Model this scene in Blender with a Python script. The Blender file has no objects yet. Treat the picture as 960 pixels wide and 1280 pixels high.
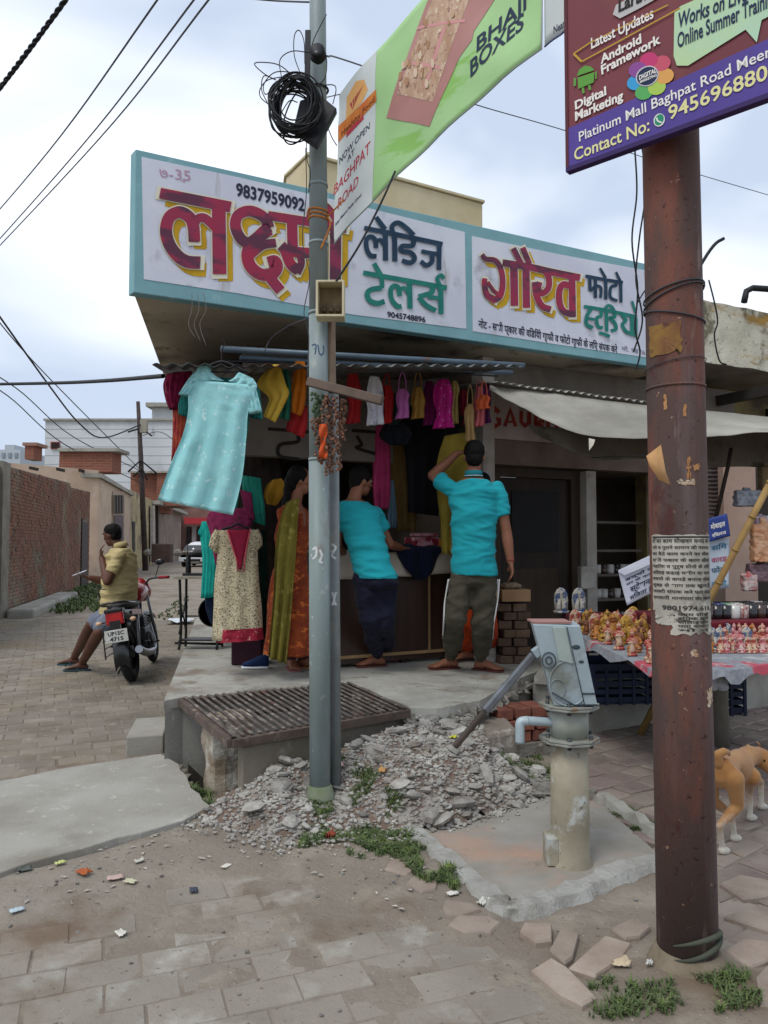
import bpy, bmesh, math, random
from mathutils import Vector, Matrix, noise
RN = random.Random(11)
S = bpy.context.scene
COL = S.collection
V = Vector
PI = math.pi
# ---------------------------------------------------------------- camera
CH = 1.42
PITCH = math.radians(2.46)
FL = 930.0
cam = bpy.data.cameras.new('camera'); camo = bpy.data.objects.new('camera', cam); COL.objects.link(camo)
camo.location = (0, 0, CH); camo.rotation_euler = (PI/2+PITCH, 0, 0)
cam.sensor_fit = 'VERTICAL'; cam.sensor_height = 36; cam.lens = FL/1280*36
cam.clip_start = .05; cam.clip_end = 3000
S.camera = camo
# ---------------------------------------------------------------- sky
SUN_EL, SUN_AZ = math.radians(58), math.radians(-35)
w = bpy.data.worlds.new('World'); S.world = w; w.use_nodes = True
nt = w.node_tree; N = nt.nodes; L = nt.links
bg = N['Background']
sky = N.new('ShaderNodeTexSky'); sky.sky_type = 'NISHITA'; sky.sun_disc = False
sky.sun_elevation = SUN_EL; sky.sun_rotation = PI-SUN_AZ; sky.dust_density = 3; sky.air_density = 1.2
tc = N.new('ShaderNodeTexCoord')
mp = N.new('ShaderNodeMapping'); mp.inputs['Scale'].default_value = (1, 1, 2.4); mp.inputs['Location'].default_value = (0.35, 1.2, 0.1)
L.new(tc.outputs['Generated'], mp.inputs['Vector'])
n1 = N.new('ShaderNodeTexNoise'); n1.inputs['Scale'].default_value = 1.35; n1.inputs['Detail'].default_value = 4; n1.inputs['Roughness'].default_value = .45
n1.inputs['Distortion'].default_value = .3
L.new(mp.outputs[0], n1.inputs['Vector'])
cr = N.new('ShaderNodeValToRGB'); e = cr.color_ramp
e.elements[0].position = .38; e.elements[0].color = (.50, .58, .72, 1)
e.elements[1].position = .62; e.elements[1].color = (1.0, 1.03, 1.07, 1)
x = e.elements.new(.5); x.color = (.76, .82, .92, 1)
L.new(n1.outputs['Fac'], cr.inputs['Fac'])
sc_ = N.new('ShaderNodeMixRGB'); sc_.blend_type = 'MULTIPLY'; sc_.inputs['Fac'].default_value = 1; sc_.inputs['Color2'].default_value = (10, 10, 10, 1)
L.new(cr.outputs[0], sc_.inputs['Color1'])
mx = N.new('ShaderNodeMixRGB'); mx.inputs['Fac'].default_value = .9
L.new(sky.outputs[0], mx.inputs['Color1']); L.new(sc_.outputs[0], mx.inputs['Color2'])
L.new(mx.outputs[0], bg.inputs['Color']); bg.inputs['Strength'].default_value = .1
sun = bpy.data.lights.new('sun', 'SUN'); sun.energy = 1.25; sun.angle = math.radians(20); sun.color = (1, .97, .92)
so = bpy.data.objects.new('sun', sun); COL.objects.link(so)
d_ = V((math.sin(SUN_AZ)*math.cos(SUN_EL), math.cos(SUN_AZ)*math.cos(SUN_EL)*-1, math.sin(SUN_EL)))
so.rotation_euler = d_.to_track_quat('Z', 'Y').to_euler()
S.view_settings.view_transform = 'Standard'; S.view_settings.look = 'None'
S.view_settings.exposure = 0.40; S.view_settings.gamma = 1
S.cycles.max_bounces = 6
# ---------------------------------------------------------------- measuring helpers: survey a pixel of the photograph to a real place
cp, sp_ = math.cos(PITCH), math.sin(PITCH)
def ray(px, py):
    a = (px-480)/FL; b = (640-py)/FL
    return V((a, cp-b*sp_, sp_+b*cp))
def at(px, py, Y):
    d = ray(px, py); return V((0, 0, CH))+d*(Y/d.y)
def gr(px, py, z=0.0):
    d = ray(px, py); return V((0, 0, CH))+d*((z-CH)/d.z)
def onp(px, py, P0, n):
    d = ray(px, py); o = V((0, 0, CH)); return o+d*((P0-o).dot(n)/d.dot(n))
# ---------------------------------------------------------------- colours and materials
def lin(c):
    if isinstance(c, str):
        c = c.lstrip('#'); c = [int(c[i:i+2], 16)/255 for i in (0, 2, 4)]
        c = [x/12.92 if x <= .04045 else ((x+.055)/1.055)**2.4 for x in c]
    return (c[0], c[1], c[2], 1)
MATS = {}
def mat(name, c1, c2=None, sc=4, rough=.85, bump=0, bs=40, metal=0, lay=(), rnd=0, spec=.3, lo=.35, hi=.65, stretch=(1, 1, 1), sheen=0, coord='pos', brick=None, alpha=None):
    """two-tone noise base, extra layers (colour, scale, lo, hi, stretch), per-object value spread"""
    if name in MATS: return MATS[name]
    m = bpy.data.materials.new(name); m.use_nodes = True; MATS[name] = m
    nt = m.node_tree; N = nt.nodes; L = nt.links; b = N['Principled BSDF']
    b.inputs['Roughness'].default_value = rough; b.inputs['Metallic'].default_value = metal
    b.inputs['Specular IOR Level'].default_value = spec
    if sheen: b.inputs['Sheen Weight'].default_value = sheen
    if coord == 'pos':
        g = N.new('ShaderNodeNewGeometry'); src = g.outputs['Position']
    else:
        g = N.new('ShaderNodeTexCoord'); src = g.outputs['Object']
    def nz(scale, st, detail=5, rg=.6):
        mp = N.new('ShaderNodeMapping'); mp.inputs['Scale'].default_value = st; L.new(src, mp.inputs['Vector'])
        n = N.new('ShaderNodeTexNoise'); n.inputs['Scale'].default_value = scale; n.inputs['Detail'].default_value = detail; n.inputs['Roughness'].default_value = rg
        L.new(mp.outputs[0], n.inputs['Vector']); return n.outputs['Fac']
    def ramp(fac, lo, hi):
        r = N.new('ShaderNodeMapRange'); r.inputs['From Min'].default_value = lo; r.inputs['From Max'].default_value = hi
        L.new(fac, r.inputs['Value']); return r.outputs[0]
    def mix(fac, a, bb, mode='MIX'):
        x = N.new('ShaderNodeMixRGB'); x.blend_type = mode
        for k, q in (('Fac', fac), ('Color1', a), ('Color2', bb)):
            if isinstance(q, (tuple, float, int)): x.inputs[k].default_value = q
            else: L.new(q, x.inputs[k])
        return x.outputs[0]
    c = lin(c1)
    if brick:   # (scale, mortar colour)
        bt = N.new('ShaderNodeTexBrick'); mp = N.new('ShaderNodeMapping'); mp.inputs['Rotation'].default_value = brick[2]
        L.new(src, mp.inputs['Vector']); L.new(mp.outputs[0], bt.inputs['Vector'])
        bt.inputs['Scale'].default_value = brick[0]; bt.inputs['Color1'].default_value = c; bt.inputs['Color2'].default_value = lin(c2)
        bt.inputs['Mortar'].default_value = lin(brick[1]); bt.inputs['Mortar Size'].default_value = .012
        bt.inputs['Brick Width'].default_value = brick[3]; bt.inputs['Row Height'].default_value = brick[4]
        col = bt.outputs['Color']
    elif c2: col = mix(ramp(nz(sc, stretch), lo, hi), c, lin(c2))
    else: col = mix(0.0, c, c)
    for ly in lay:
        st = ly[4] if len(ly) > 4 else (1, 1, 1)
        col = mix(ramp(nz(ly[1], st), ly[2], ly[3]), col, lin(ly[0]))
    if rnd:
        oi = N.new('ShaderNodeObjectInfo'); r = N.new('ShaderNodeMapRange')
        r.inputs['To Min'].default_value = 1-rnd; r.inputs['To Max'].default_value = 1+rnd; L.new(oi.outputs['Random'], r.inputs['Value'])
        h = N.new('ShaderNodeHueSaturation'); L.new(col, h.inputs['Color']); L.new(r.outputs[0], h.inputs['Value']); col = h.outputs[0]
    L.new(col, b.inputs['Base Color'])
    if bump:
        bn = N.new('ShaderNodeBump'); bn.inputs['Strength'].default_value = 1; bn.inputs['Distance'].default_value = bump
        L.new(nz(bs, stretch, 6, .65), bn.inputs['Height']); L.new(bn.outputs[0], b.inputs['Normal'])
    if alpha is not None: b.inputs['Alpha'].default_value = alpha
    return m
def fabric(name, c, c2=None, rough=.9, bump=.0012, **k):
    return mat(name, c, c2 or c, sc=k.pop('sc', 6), rough=rough, bump=bump, bs=k.pop('bs', 160), sheen=k.pop('sheen', .04), spec=k.pop('spec', .12), **k)
# ---------------------------------------------------------------- mesh helpers
ORG = {}
class MB:
    def __init__(s): s.v = []; s.f = []; s.s = []
    def add(s, vs, fs, sm=False):
        o = len(s.v); s.v += [V(q) for q in vs]; s.f += [[i+o for i in f] for f in fs]; s.s += [sm]*len(fs)
        return s
    def box(s, c, d, rz=0, m=None):
        c = V(c); a, b, e = d[0]/2, d[1]/2, d[2]/2
        M = m if m is not None else Matrix.Rotation(rz, 3, 'Z')
        vs = [c+M @ V((x*a, y*b, z*e)) for x in (-1, 1) for y in (-1, 1) for z in (-1, 1)]
        return s.add(vs, [(0, 1, 3, 2), (4, 6, 7, 5), (0, 4, 5, 1), (2, 3, 7, 6), (0, 2, 6, 4), (1, 5, 7, 3)])
    def bar(s, p, q, wd, th, up=(0, 0, 1)):
        p, q = V(p), V(q); t = (q-p).normalized(); up = V(up)
        a = t.cross(up)
        if a.length < 1e-4: a = t.cross(V((0, 1, 0)))
        a.normalize(); b = a.cross(t)
        vs = [o+a*(x*wd/2)+b*(y*th/2) for o in (p, q) for x in (-1, 1) for y in (-1, 1)]
        return s.add(vs, [(0, 1, 3, 2), (4, 6, 7, 5), (0, 4, 5, 1), (2, 3, 7, 6), (0, 2, 6, 4), (1, 5, 7, 3)])
    def prism(s, pts, off):
        pts = [V(p) for p in pts]; off = V(off); n = len(pts)
        return s.add(pts+[p+off for p in pts], [list(range(n))[::-1], list(range(n, 2*n))]+[(i, (i+1) % n, n+(i+1) % n, n+i) for i in range(n)])
    def tube(s, pts, r, n=8, cap=True, sm=True):
        pts = [V(p) for p in pts]; k = len(pts); rr = r if isinstance(r, (list, tuple)) else [r]*k
        vs = []; up = None
        for i, p in enumerate(pts):
            t = (pts[min(i+1, k-1)]-pts[max(i-1, 0)])
            t = t.normalized() if t.length > 1e-9 else V((0, 0, 1))
            if up is None: up = V((0, 0, 1)) if abs(t.z) < .9 else V((1, 0, 0))
            a = t.cross(up).normalized(); b = a.cross(t); up = b
            vs += [p+(a*math.cos(2*PI*j/n)+b*math.sin(2*PI*j/n))*rr[i] for j in range(n)]
        fs = [(i*n+j, i*n+(j+1) % n, (i+1)*n+(j+1) % n, (i+1)*n+j) for i in range(k-1) for j in range(n)]
        s.add(vs, fs, sm)
        if cap:
            o = len(s.v)-len(vs)
            s.f += [[o+j for j in range(n)][::-1], [o+(k-1)*n+j for j in range(n)]]; s.s += [False, False]
        return s
    def loft(s, rings, n=16, cap=True):
        """rings: (centre, half-axis vector, half-axis vector)"""
        vs = [V(c)+V(a)*math.cos(2*PI*j/n)+V(b)*math.sin(2*PI*j/n) for c, a, b in rings for j in range(n)]
        k = len(rings); o = len(s.v)
        s.add(vs, [(i*n+j, i*n+(j+1) % n, (i+1)*n+(j+1) % n, (i+1)*n+j) for i in range(k-1) for j in range(n)], True)
        if cap: s.f += [[o+j for j in range(n)][::-1], [o+(k-1)*n+j for j in range(n)]]; s.s += [True, True]
        return s
    def lathe(s, c, prof, n=16, ax=(0, 0, 1)):
        c = V(c); az = V(ax).normalized(); a = az.orthogonal().normalized(); b = az.cross(a)
        return s.loft([(c+az*h, a*r, b*r) for r, h in prof], n)
    def ball(s, c, r, m=None, n=12, k=8):
        c = V(c); r = V(r) if not isinstance(r, (int, float)) else V((r, r, r)); M = m or Matrix.Identity(3)
        vs = [c+M @ V((r.x*math.sin(PI*i/k)*math.cos(2*PI*j/n), r.y*math.sin(PI*i/k)*math.sin(2*PI*j/n), r.z*math.cos(PI*i/k))) for i in range(1, k) for j in range(n)]
        o = len(vs); vs += [c+M @ V((0, 0, r.z)), c-M @ V((0, 0, r.z))]
        fs = [(i*n+j, (i+1)*n+j, (i+1)*n+(j+1) % n, i*n+(j+1) % n) for i in range(k-2) for j in range(n)]
        fs += [(o, j, (j+1) % n) for j in range(n)]+[(o+1, (k-2)*n+(j+1) % n, (k-2)*n+j) for j in range(n)]
        return s.add(vs, fs, True)
    def chain(s, pr, n=12):
        """tapered limb through (point, radius) pairs with round joints"""
        for (p, r), (q, t) in zip(pr, pr[1:]): s.tube([p, q], [r, t], n)
        for p, r in pr: s.ball(p, r*1.0, n=n, k=8)
        return s
    def grid(s, fn, nu, nv, sm=True, wrap=False):
        vs = [V(fn(i/nu, j/nv)) for j in range(nv+1) for i in range(nu+1)]
        return s.add(vs, [(j*(nu+1)+i, j*(nu+1)+i+1, (j+1)*(nu+1)+i+1, (j+1)*(nu+1)+i) for j in range(nv) for i in range(nu)], sm)
    def xf(s, M):
        s.v = [M @ v for v in s.v]; return s
    def mesh(s, name, org=V((0, 0, 0))):
        me = bpy.data.meshes.new(name); me.from_pydata([tuple(v-org) for v in s.v], [], s.f)
        me.polygons.foreach_set('use_smooth', s.s); me.validate(); me.update(); return me
    def build(s, name, mt, parent=None, bevel=0, thick=0, sub=0, org=None, fix=True):
        if parent is not None: o_ = ORG.get(parent.name, V((0, 0, 0)))
        elif org is not None: o_ = V(org)
        else:
            xs = [v.x for v in s.v]; ys = [v.y for v in s.v]; zs = [v.z for v in s.v]
            o_ = V(((min(xs)+max(xs))/2, (min(ys)+max(ys))/2, min(zs)))
        me = s.mesh(name, o_)
        if fix:
            bm = bmesh.new(); bm.from_mesh(me); bmesh.ops.recalc_face_normals(bm, faces=bm.faces); bm.to_mesh(me); bm.free()
        ob = bpy.data.objects.new(name, me); COL.objects.link(ob)
        if parent is not None: ob.parent = parent; ORG[ob.name] = o_
        else: ob.location = o_; ORG[ob.name] = o_
        me.materials.append(mt)
        if thick:
            m = ob.modifiers.new('thickness', 'SOLIDIFY'); m.thickness = thick; m.offset = 0
        if bevel:
            m = ob.modifiers.new('bevel', 'BEVEL'); m.width = bevel; m.segments = 2; m.limit_method = 'ANGLE'
        if sub:
            m = ob.modifiers.new('smooth', 'SUBSURF'); m.levels = m.render_levels = sub
        return ob
def tag(o, label=None, cat=None, group=None, kind=None):
    if label: o['label'] = label
    if cat: o['category'] = cat
    if group: o['group'] = group
    if kind: o['kind'] = kind
    return o
def thing(name, label, cat, loc=(0, 0, 0), group=None):
    o = bpy.data.objects.new(name, None); COL.objects.link(o); o.location = loc; o.empty_display_size = .1
    ORG[o.name] = V(loc); return tag(o, label, cat, group)
def copy_tree(o, parent=None):
    c = o.copy(); COL.objects.link(c); c.parent = parent; ORG[c.name] = ORG.get(o.name, V((0, 0, 0)))
    for ch in o.children: copy_tree(ch, c)
    return c
def organic(mb, name, mt, parent=None, voxel=.008, smooth=5, org=None, wrinkle=0, ws=(7, 7, 3), cut=None):
    """join the limbs of a body or a garment into one continuous skin"""
    o_ = ORG[parent.name] if parent is not None else V(org)
    me = mb.mesh('tmp', o_); ob = bpy.data.objects.new('tmp', me); COL.objects.link(ob)
    bm = bmesh.new(); bm.from_mesh(me); bmesh.ops.recalc_face_normals(bm, faces=bm.faces); bm.to_mesh(me); bm.free()
    r = ob.modifiers.new('r', 'REMESH'); r.mode = 'VOXEL'; r.voxel_size = voxel; r.use_smooth_shade = True
    s = ob.modifiers.new('s', 'SMOOTH'); s.iterations = smooth; s.factor = .5
    bpy.context.view_layer.update()
    dg = bpy.context.evaluated_depsgraph_get(); m2 = bpy.data.meshes.new_from_object(ob.evaluated_get(dg), depsgraph=dg)
    bpy.data.objects.remove(ob); bpy.data.meshes.remove(me)
    if wrinkle:
        nr = [v.normal.copy() for v in m2.vertices]
        for v, q in zip(m2.vertices, nr):
            c = v.co; t = 1-abs(noise.noise(V((c.x*ws[0], c.y*ws[1], c.z*ws[2]))+V((3, 1, 0))))*2.2; t2 = 1-abs(noise.noise(V((c.x*ws[0]*1.9+c.z*3, c.y*ws[1]*1.9, c.z*ws[2]*2.2))))*2.2
            v.co = c+q*wrinkle*(t+.6*t2-.8)
    m2.name = name; m2.materials.clear(); m2.materials.append(mt)
    for p in m2.polygons: p.use_smooth = True
    o2 = bpy.data.objects.new(name, m2); COL.objects.link(o2); ORG[o2.name] = o_
    if parent is not None: o2.parent = parent
    else: o2.location = o_
    return o2
def catmull(pts, k=6):
    pts = [V(p) for p in pts]
    if len(pts) < 3: return pts
    P = [pts[0]*2-pts[1]]+pts+[pts[-1]*2-pts[-2]]; out = []
    for i in range(1, len(P)-2):
        a, b, c, d = P[i-1:i+3]
        for j in range(k):
            t = j/k; out.append(.5*((2*b)+(c-a)*t+(2*a-5*b+4*c-d)*t*t+(3*b-a-3*c+d)*t**3))
    return out+[P[-2]]
def sag(p, q, d, k=20):
    p, q = V(p), V(q); return [p.lerp(q, i/k)-V((0, 0, d*4*(i/k)*(1-i/k))) for i in range(k+1)]
# ---------------------------------------------------------------- lettering
TC = {}
def text2d(body, size=1.0, bold=0.0, sx=1.0, shear=0.0):
    key = (body, bold, shear)
    if key not in TC:
        c = bpy.data.curves.new('t', 'FONT'); c.body = body; c.size = 1; c.offset = bold; c.shear = shear; c.resolution_u = 3
        o = bpy.data.objects.new('t', c); me = bpy.data.meshes.new_from_object(o)
        vs = [(v.co.x, v.co.y) for v in me.vertices]; fs = [list(p.vertices) for p in me.polygons]
        par = list(range(len(vs)))
        def find(a):
            while par[a] != a: par[a] = par[par[a]]; a = par[a]
            return a
        for f in fs:
            for q in f[1:]: par[find(q)] = find(f[0])
        ids = {}; isl = [ids.setdefault(find(i), len(ids)) for i in range(len(vs))]
        bpy.data.objects.remove(o); bpy.data.curves.remove(c); bpy.data.meshes.remove(me)
        TC[key] = (vs, fs, isl)
    vs, fs, isl = TC[key]
    return [(x*size*sx, y*size, (i % 4)*.00012) for (x, y), i in zip(vs, isl)], fs
def decal_text(mb, body, fn, size, width=None, bold=0.0, align='L', shear=0.0, sx=1.0):
    """fn(x, y, lift) maps flat lettering onto the surface it is printed on"""
    vs, fs = text2d(body, size, bold, sx, shear)
    if not vs: return mb
    x0 = min(v[0] for v in vs); x1 = max(v[0] for v in vs); k = 1 if width is None else width/(x1-x0)
    sh = {'L': -x0, 'C': -(x0+x1)/2, 'R': -x1}[align]
    return mb.add([fn((v[0]+sh)*k, v[1], v[2]) for v in vs], fs)
def ribbon(mb, pts, wd, fn, lift=0.0, smooth=True, k=5, cap=False):
    """flat brush stroke through 2-D points"""
    P = [V((p[0], p[1], 0)) for p in pts]
    if smooth and len(P) > 2: P = catmull(P, k)
    n = len(P); vs = []; W_ = wd if isinstance(wd, (list, tuple)) else (wd, wd)
    if cap:
        t0 = (P[1]-P[0]).normalized(); t1 = (P[-1]-P[-2]).normalized(); P[0] = P[0]-t0*W_[0]*.3; P[-1] = P[-1]+t1*W_[-1]*.3
    for i, p in enumerate(P):
        t = (P[min(i+1, n-1)]-P[max(i-1, 0)]).normalized(); a = V((-t.y, t.x, 0)); ww = W_[0]+(W_[-1]-W_[0])*i/(n-1)
        if 0 < i < n-1:
            t0 = (P[i]-P[i-1]).normalized(); ww = ww/max(.5, abs(t0.dot(t)))
        vs += [p+a*ww/2, p-a*ww/2]
    return mb.add([fn(v.x, v.y, lift) for v in vs], [(2*i, 2*i+1, 2*i+3, 2*i+2) for i in range(n-1)])
def inpoly(x, y, P):
    c = False; n = len(P)
    for i in range(n):
        x1, y1 = P[i][0], P[i][1]; x2, y2 = P[(i+1) % n][0], P[(i+1) % n][1]
        if (y1 > y) != (y2 > y) and x < (x2-x1)*(y-y1)/(y2-y1)+x1: c = not c
    return c
def nz(x, y, s=1.0, z=0.0): return noise.noise(V((x*s, y*s, z)))
# ================================================================ ground, lane, pavements
U = V((.8966, .4427, 0)); VV = V((-.4427, .8966, 0))      # along the shop fronts / into the shops
LN = V((-.209, .978, 0))                                  # down the lane
PZ = .41                                                  # shop platform height
M_dirt = mat('dusty earth', '#857c70', '#71665a', sc=1.6, rough=.95, bump=.012, bs=38, lay=(('#8f877a', 3.5, .50, .66), ('#b5aea0', 60, .66, .72), ('#8a8277', .8, .48, .64), ('#6c5c4d', 1.3, .54, .66), ('#5a4e44', 45, .64, .70)))
M_pave = mat('dusty paver', '#8b857a', '#7d766b', sc=2.2, rough=.93, bump=.004, bs=90, rnd=.06, lay=(('#8d857a', .9, .52, .66), ('#9c988f', 5, .55, .7), ('#736a60', 24, .62, .72), ('#8a8277', .8, .48, .64), ('#6c5c4d', 1.3, .54, .66), ('#5a4e44', 45, .64, .70)))
M_sett = mat('lane sett', '#857e73', '#71695e', sc=2.5, rough=.93, bump=.004, bs=80, rnd=.12, lay=(('#7c705f', .8, .50, .64), ('#928b7e', 9, .58, .7), ('#6f6453', 30, .63, .7)))
M_redp = mat('reddish paver', '#80716a', '#776a65', sc=3, rough=.93, bump=.004, bs=70, rnd=.16, lay=(('#93897c', 1.3, .45, .65), ('#6f5c52', 12, .6, .72)))
M_conc = mat('concrete', '#9c9a92', '#8b877d', sc=2.2, rough=.9, bump=.004, bs=60, lay=(('#7b756a', 1.1, .54, .7), ('#a9a69d', 14, .6, .7)))
M_screed = mat('platform screed', '#a9a89f', '#8e8a80', sc=2.4, rough=.88, bump=.002, bs=50, lay=(('#6f6a62', 1.4, .53, .66), ('#b5b3ab', 5, .6, .72), ('#7f7467', 3.1, .58, .68), ('#66625b', 18, .63, .7)))
M_rawc = mat('broken concrete', '#8b8880', '#6f695f', sc=7, rough=.95, bump=.02, bs=30, lay=(('#a5a29a', 18, .58, .68),))
M_white = mat('lime washed kerb', '#a3a29c', '#8c8a83', sc=8, rough=.92, bump=.012, bs=45, lay=(('#6f6a62', 5, .58, .68),))
M_brickr = mat('clay brick', '#8b5646', '#74483b', sc=14, rough=.93, bump=.004, bs=90, rnd=.22, lay=(('#937f70', 6, .6, .75),))
M_asph = mat('far lane', '#8b857a', '#797267', sc=1.5, rough=.95, bump=.004, bs=30)
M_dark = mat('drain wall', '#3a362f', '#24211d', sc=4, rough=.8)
# hole of the drain between platform corner and grate pillar
HOLE = [gr(214, 948)[:2], gr(226, 955)[:2], gr(238, 975)[:2], gr(250, 995)[:2], gr(300, 985)[:2], gr(290, 930)[:2], gr(240, 925)[:2]]
GRP = [gr(232, 868, .41)[:2], gr(440, 853, .41)[:2], gr(506, 884, .41)[:2], (gr(292, 918, .41)+V((.04, .06, 0)))[:2]]
PAD = [gr(503, 1036), gr(634, 1142), gr(700, 1128), gr(838, 1078), gr(748, 1000), gr(655, 992)]
PADxy = [(p.x, p.y) for p in PAD]
SLAB = [gr(-330, 1000), gr(0, 984), gr(90, 965), gr(200, 949), gr(222, 962), gr(236, 985), gr(262, 1016), gr(230, 1034), gr(150, 1056), gr(70, 1078), gr(0, 1100), gr(-200, 1150)]
SLABxy = [(p.x, p.y) for p in SLAB]
DIRT = [gr(-300, 1160), gr(0, 1098), gr(150, 1056), gr(262, 1016), gr(400, 960), gr(500, 1000), gr(640, 1150), gr(600, 1180), gr(470, 1130), gr(380, 1090), gr(260, 1080), gr(150, 1130), gr(0, 1150), gr(-300, 1230)]
DIRTxy = [(p.x, p.y) for p in DIRT]
def gh(x, y):
    h = .0025+.003*nz(x, y, 2.2)+.0028*nz(x, y, 9)
    if inpoly(x, y, DIRTxy): h += .018+.010*nz(x, y, 5)+.006*nz(x, y, 17)
    if inpoly(x, y, PADxy): return -.06
    dx, dy = x-1.01, y-2.47
    h += .05*math.exp(-(dx*dx+dy*dy)/.05)
    if x > .35 and y < 3.0 and x < 1.0: h += .006*nz(x, y, 7)
    return h
mb = MB(); x0, x1, y0, y1, st = -5.0, 4.0, .9, 7.0, .05
nx, ny = int((x1-x0)/st), int(round((y1-y0)/st))
for j in range(ny+1):
    for i in range(nx+1):
        x, y = x0+i*st, y0+j*st; ed = i in (0, nx) or j in (0, ny)
        mb.v.append(V((x, y, -.012+(0 if ed else gh(x, y)))))
for j in range(ny):
    for i in range(nx):
        x, y = x0+(i+.5)*st, y0+(j+.5)*st
        if inpoly(x, y, HOLE) or inpoly(x, y, GRP): continue
        mb.f.append([j*(nx+1)+i, j*(nx+1)+i+1, (j+1)*(nx+1)+i+1, (j+1)*(nx+1)+i]); mb.s.append(True)
b_ = 900
for (ax, ay, bx, by) in ((-b_, -b_, b_, y0), (-b_, y1, b_, b_), (-b_, y0, x0, y1), (x1, y0, b_, y1)):
    mb.add([(ax, ay, -.012), (bx, ay, -.012), (bx, by, -.012), (ax, by, -.012)], [(0, 1, 2, 3)])
ground = tag(mb.build('ground', M_dirt, org=(0, 0, 0), fix=False), kind='structure')
# concrete drain channel below the hole
mb = MB(); c_ = V((sum(p[0] for p in HOLE)/7, sum(p[1] for p in HOLE)/7, 0))
P = [V((p[0], p[1], 0)) for p in HOLE]
P = [c_+(p-c_)*1.25 for p in P]
n = len(P)
mb.add([p+V((0, 0, -.03)) for p in P]+[p+V((0, 0, -.7)) for p in P], [(i, (i+1) % n, n+(i+1) % n, n+i) for i in range(n)]+[list(range(n, 2*n))])
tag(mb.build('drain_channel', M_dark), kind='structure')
m = MB(); P = [V((p[0], p[1], 0)) for p in GRP]; n = 4
m.add([p+V((0, 0, -.03)) for p in P]+[p+V((0, 0, -.7)) for p in P], [(i, (i+1) % n, n+(i+1) % n, n+i) for i in range(n)]+[list(range(n, 2*n))])
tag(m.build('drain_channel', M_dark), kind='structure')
# ---- pavers: every block geometry, joints recessed
def hexa(cx, cy, a, b, ang, jit, z0, z1, rnd, mbx=None):
    """one slightly uneven block"""
    ca, sa = math.cos(ang), math.sin(ang); q = []
    ch = min(.012, jit*1.4)
    base = [(-a, -b), (a, -b), (a, b), (-a, b)]
    base = [(x+rnd.uniform(-jit, jit), y+rnd.uniform(-jit, jit)) for x, y in base]
    tilt = (rnd.uniform(-.012, .012), rnd.uniform(-.012, .012)); dz = rnd.uniform(-.0025, .0025)
    lo = [(cx+x*ca-y*sa, cy+x*sa+y*ca, z0) for x, y in base]
    mi = [(cx+x*ca-y*sa, cy+x*sa+y*ca, z1-.006+dz+x*tilt[0]+y*tilt[1]) for x, y in base]
    k = 1-ch/max(a, b)
    hi = [(cx+x*k*ca-y*k*sa, cy+x*k*sa+y*k*ca, z1+dz+x*tilt[0]+y*tilt[1]) for x, y in base]
    vs = lo+mi+hi; fs = [(8, 9, 10, 11)]
    for r in (0, 4): fs += [(r+i, r+(i+1) % 4, r+4+(i+1) % 4, r+4+i) for i in range(4)]
    return vs, fs
def inimg(x, y, m=40):
    d = y*cp+(0-CH)*sp_; py = 640-FL*(-y*sp_+(0-CH)*cp)/max(d, .01); px = 480+FL*x/max(d, .01)
    return -m < px < 960+m and py < 1280+m, px, py
def pave(zone, origin, ang, bw, bh, cnt, name, mt, stuffname, z1=.008, jit=.004, holes=(), gap=.007, rows=(-60, 60), keep=1.0, zf=None):
    rnd = random.Random(5); L_ = []
    ca, sa = math.cos(ang), math.sin(ang)
    for r in range(*rows):
        for c in range(-60, 60):
            u = (c+(.5 if r % 2 else 0))*bw; v = r*bh
            x = origin[0]+u*ca-v*sa; y = origin[1]+u*sa+v*ca
            if not inpoly(x, y, zone) or any(inpoly(x, y, h) for h in holes): continue
            ok, px, py = inimg(x, y)
            if not ok: continue
            if rnd.random() > keep: continue
            L_.append((y, x))
    L_.sort(); rest = MB()
    for i, (y, x) in enumerate(L_):
        zz = z1 if zf is None else zf(x, y)
        vs, fs = hexa(x, y, bw/2-gap/2, bh/2-gap/2, ang+rnd.uniform(-.012, .012), jit, -.05, zz, rnd)
        if i < cnt: MB().add(vs, fs).build(name, mt, ground, fix=False)
        else: rest.add(vs, fs)
    if rest.v: tag(rest.build(stuffname, mt, ground, fix=False), kind='stuff')
APR = math.atan2(1.42, 3.3)
fore = [(-2.2, 1.6), (1.2, 1.6)]+[tuple(gr(*p)[:2]) for p in ((700, 1290), (640, 1210), (560, 1170), (430, 1110), (380, 1085), (330, 1085), (230, 1100), (150, 1140), (0, 1165), (-200, 1230))]
pave(fore, (0, 2.4), .36, .235, .155, 280, 'paver', M_pave, 'far_paver', z1=.006, gap=.003, jit=.0035, zf=lambda x, y: -.0078+.007*nz(x, y, 1.1, 3)+.004*nz(x, y, 4))
lane = [tuple(gr(*p)[:2]) for p in ((-330, 990), (0, 975), (90, 955), (150, 940), (158, 925), (203, 905))]
pl = gr(205, 955)
lane += [(-1.45, 4.95), (-1.45-.22*9, 13.9), (-7.2, 13.9), (-6.2, 9.0), (-6.0, 6)]
pave(lane, (-3, 6), .42, .235, .165, 290, 'sett', M_sett, 'far_sett', z1=.010, jit=.006, gap=.009, rows=(-40, 70), zf=lambda x, y: -.004+.006*nz(x, y, 1.3, 5))
redz = [tuple(gr(*p)[:2]) for p in ((690, 935), (745, 895), (820, 880), (985, 862), (1400, 900))]+[(4.0, 3.0), (2.4, 2.0), (1.42, 2.05), (1.32, 2.5), (1.12, 2.7)]+[tuple(gr(*p)[:2]) for p in ((840, 1085), (770, 1005), (740, 985), (700, 965))]
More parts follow.
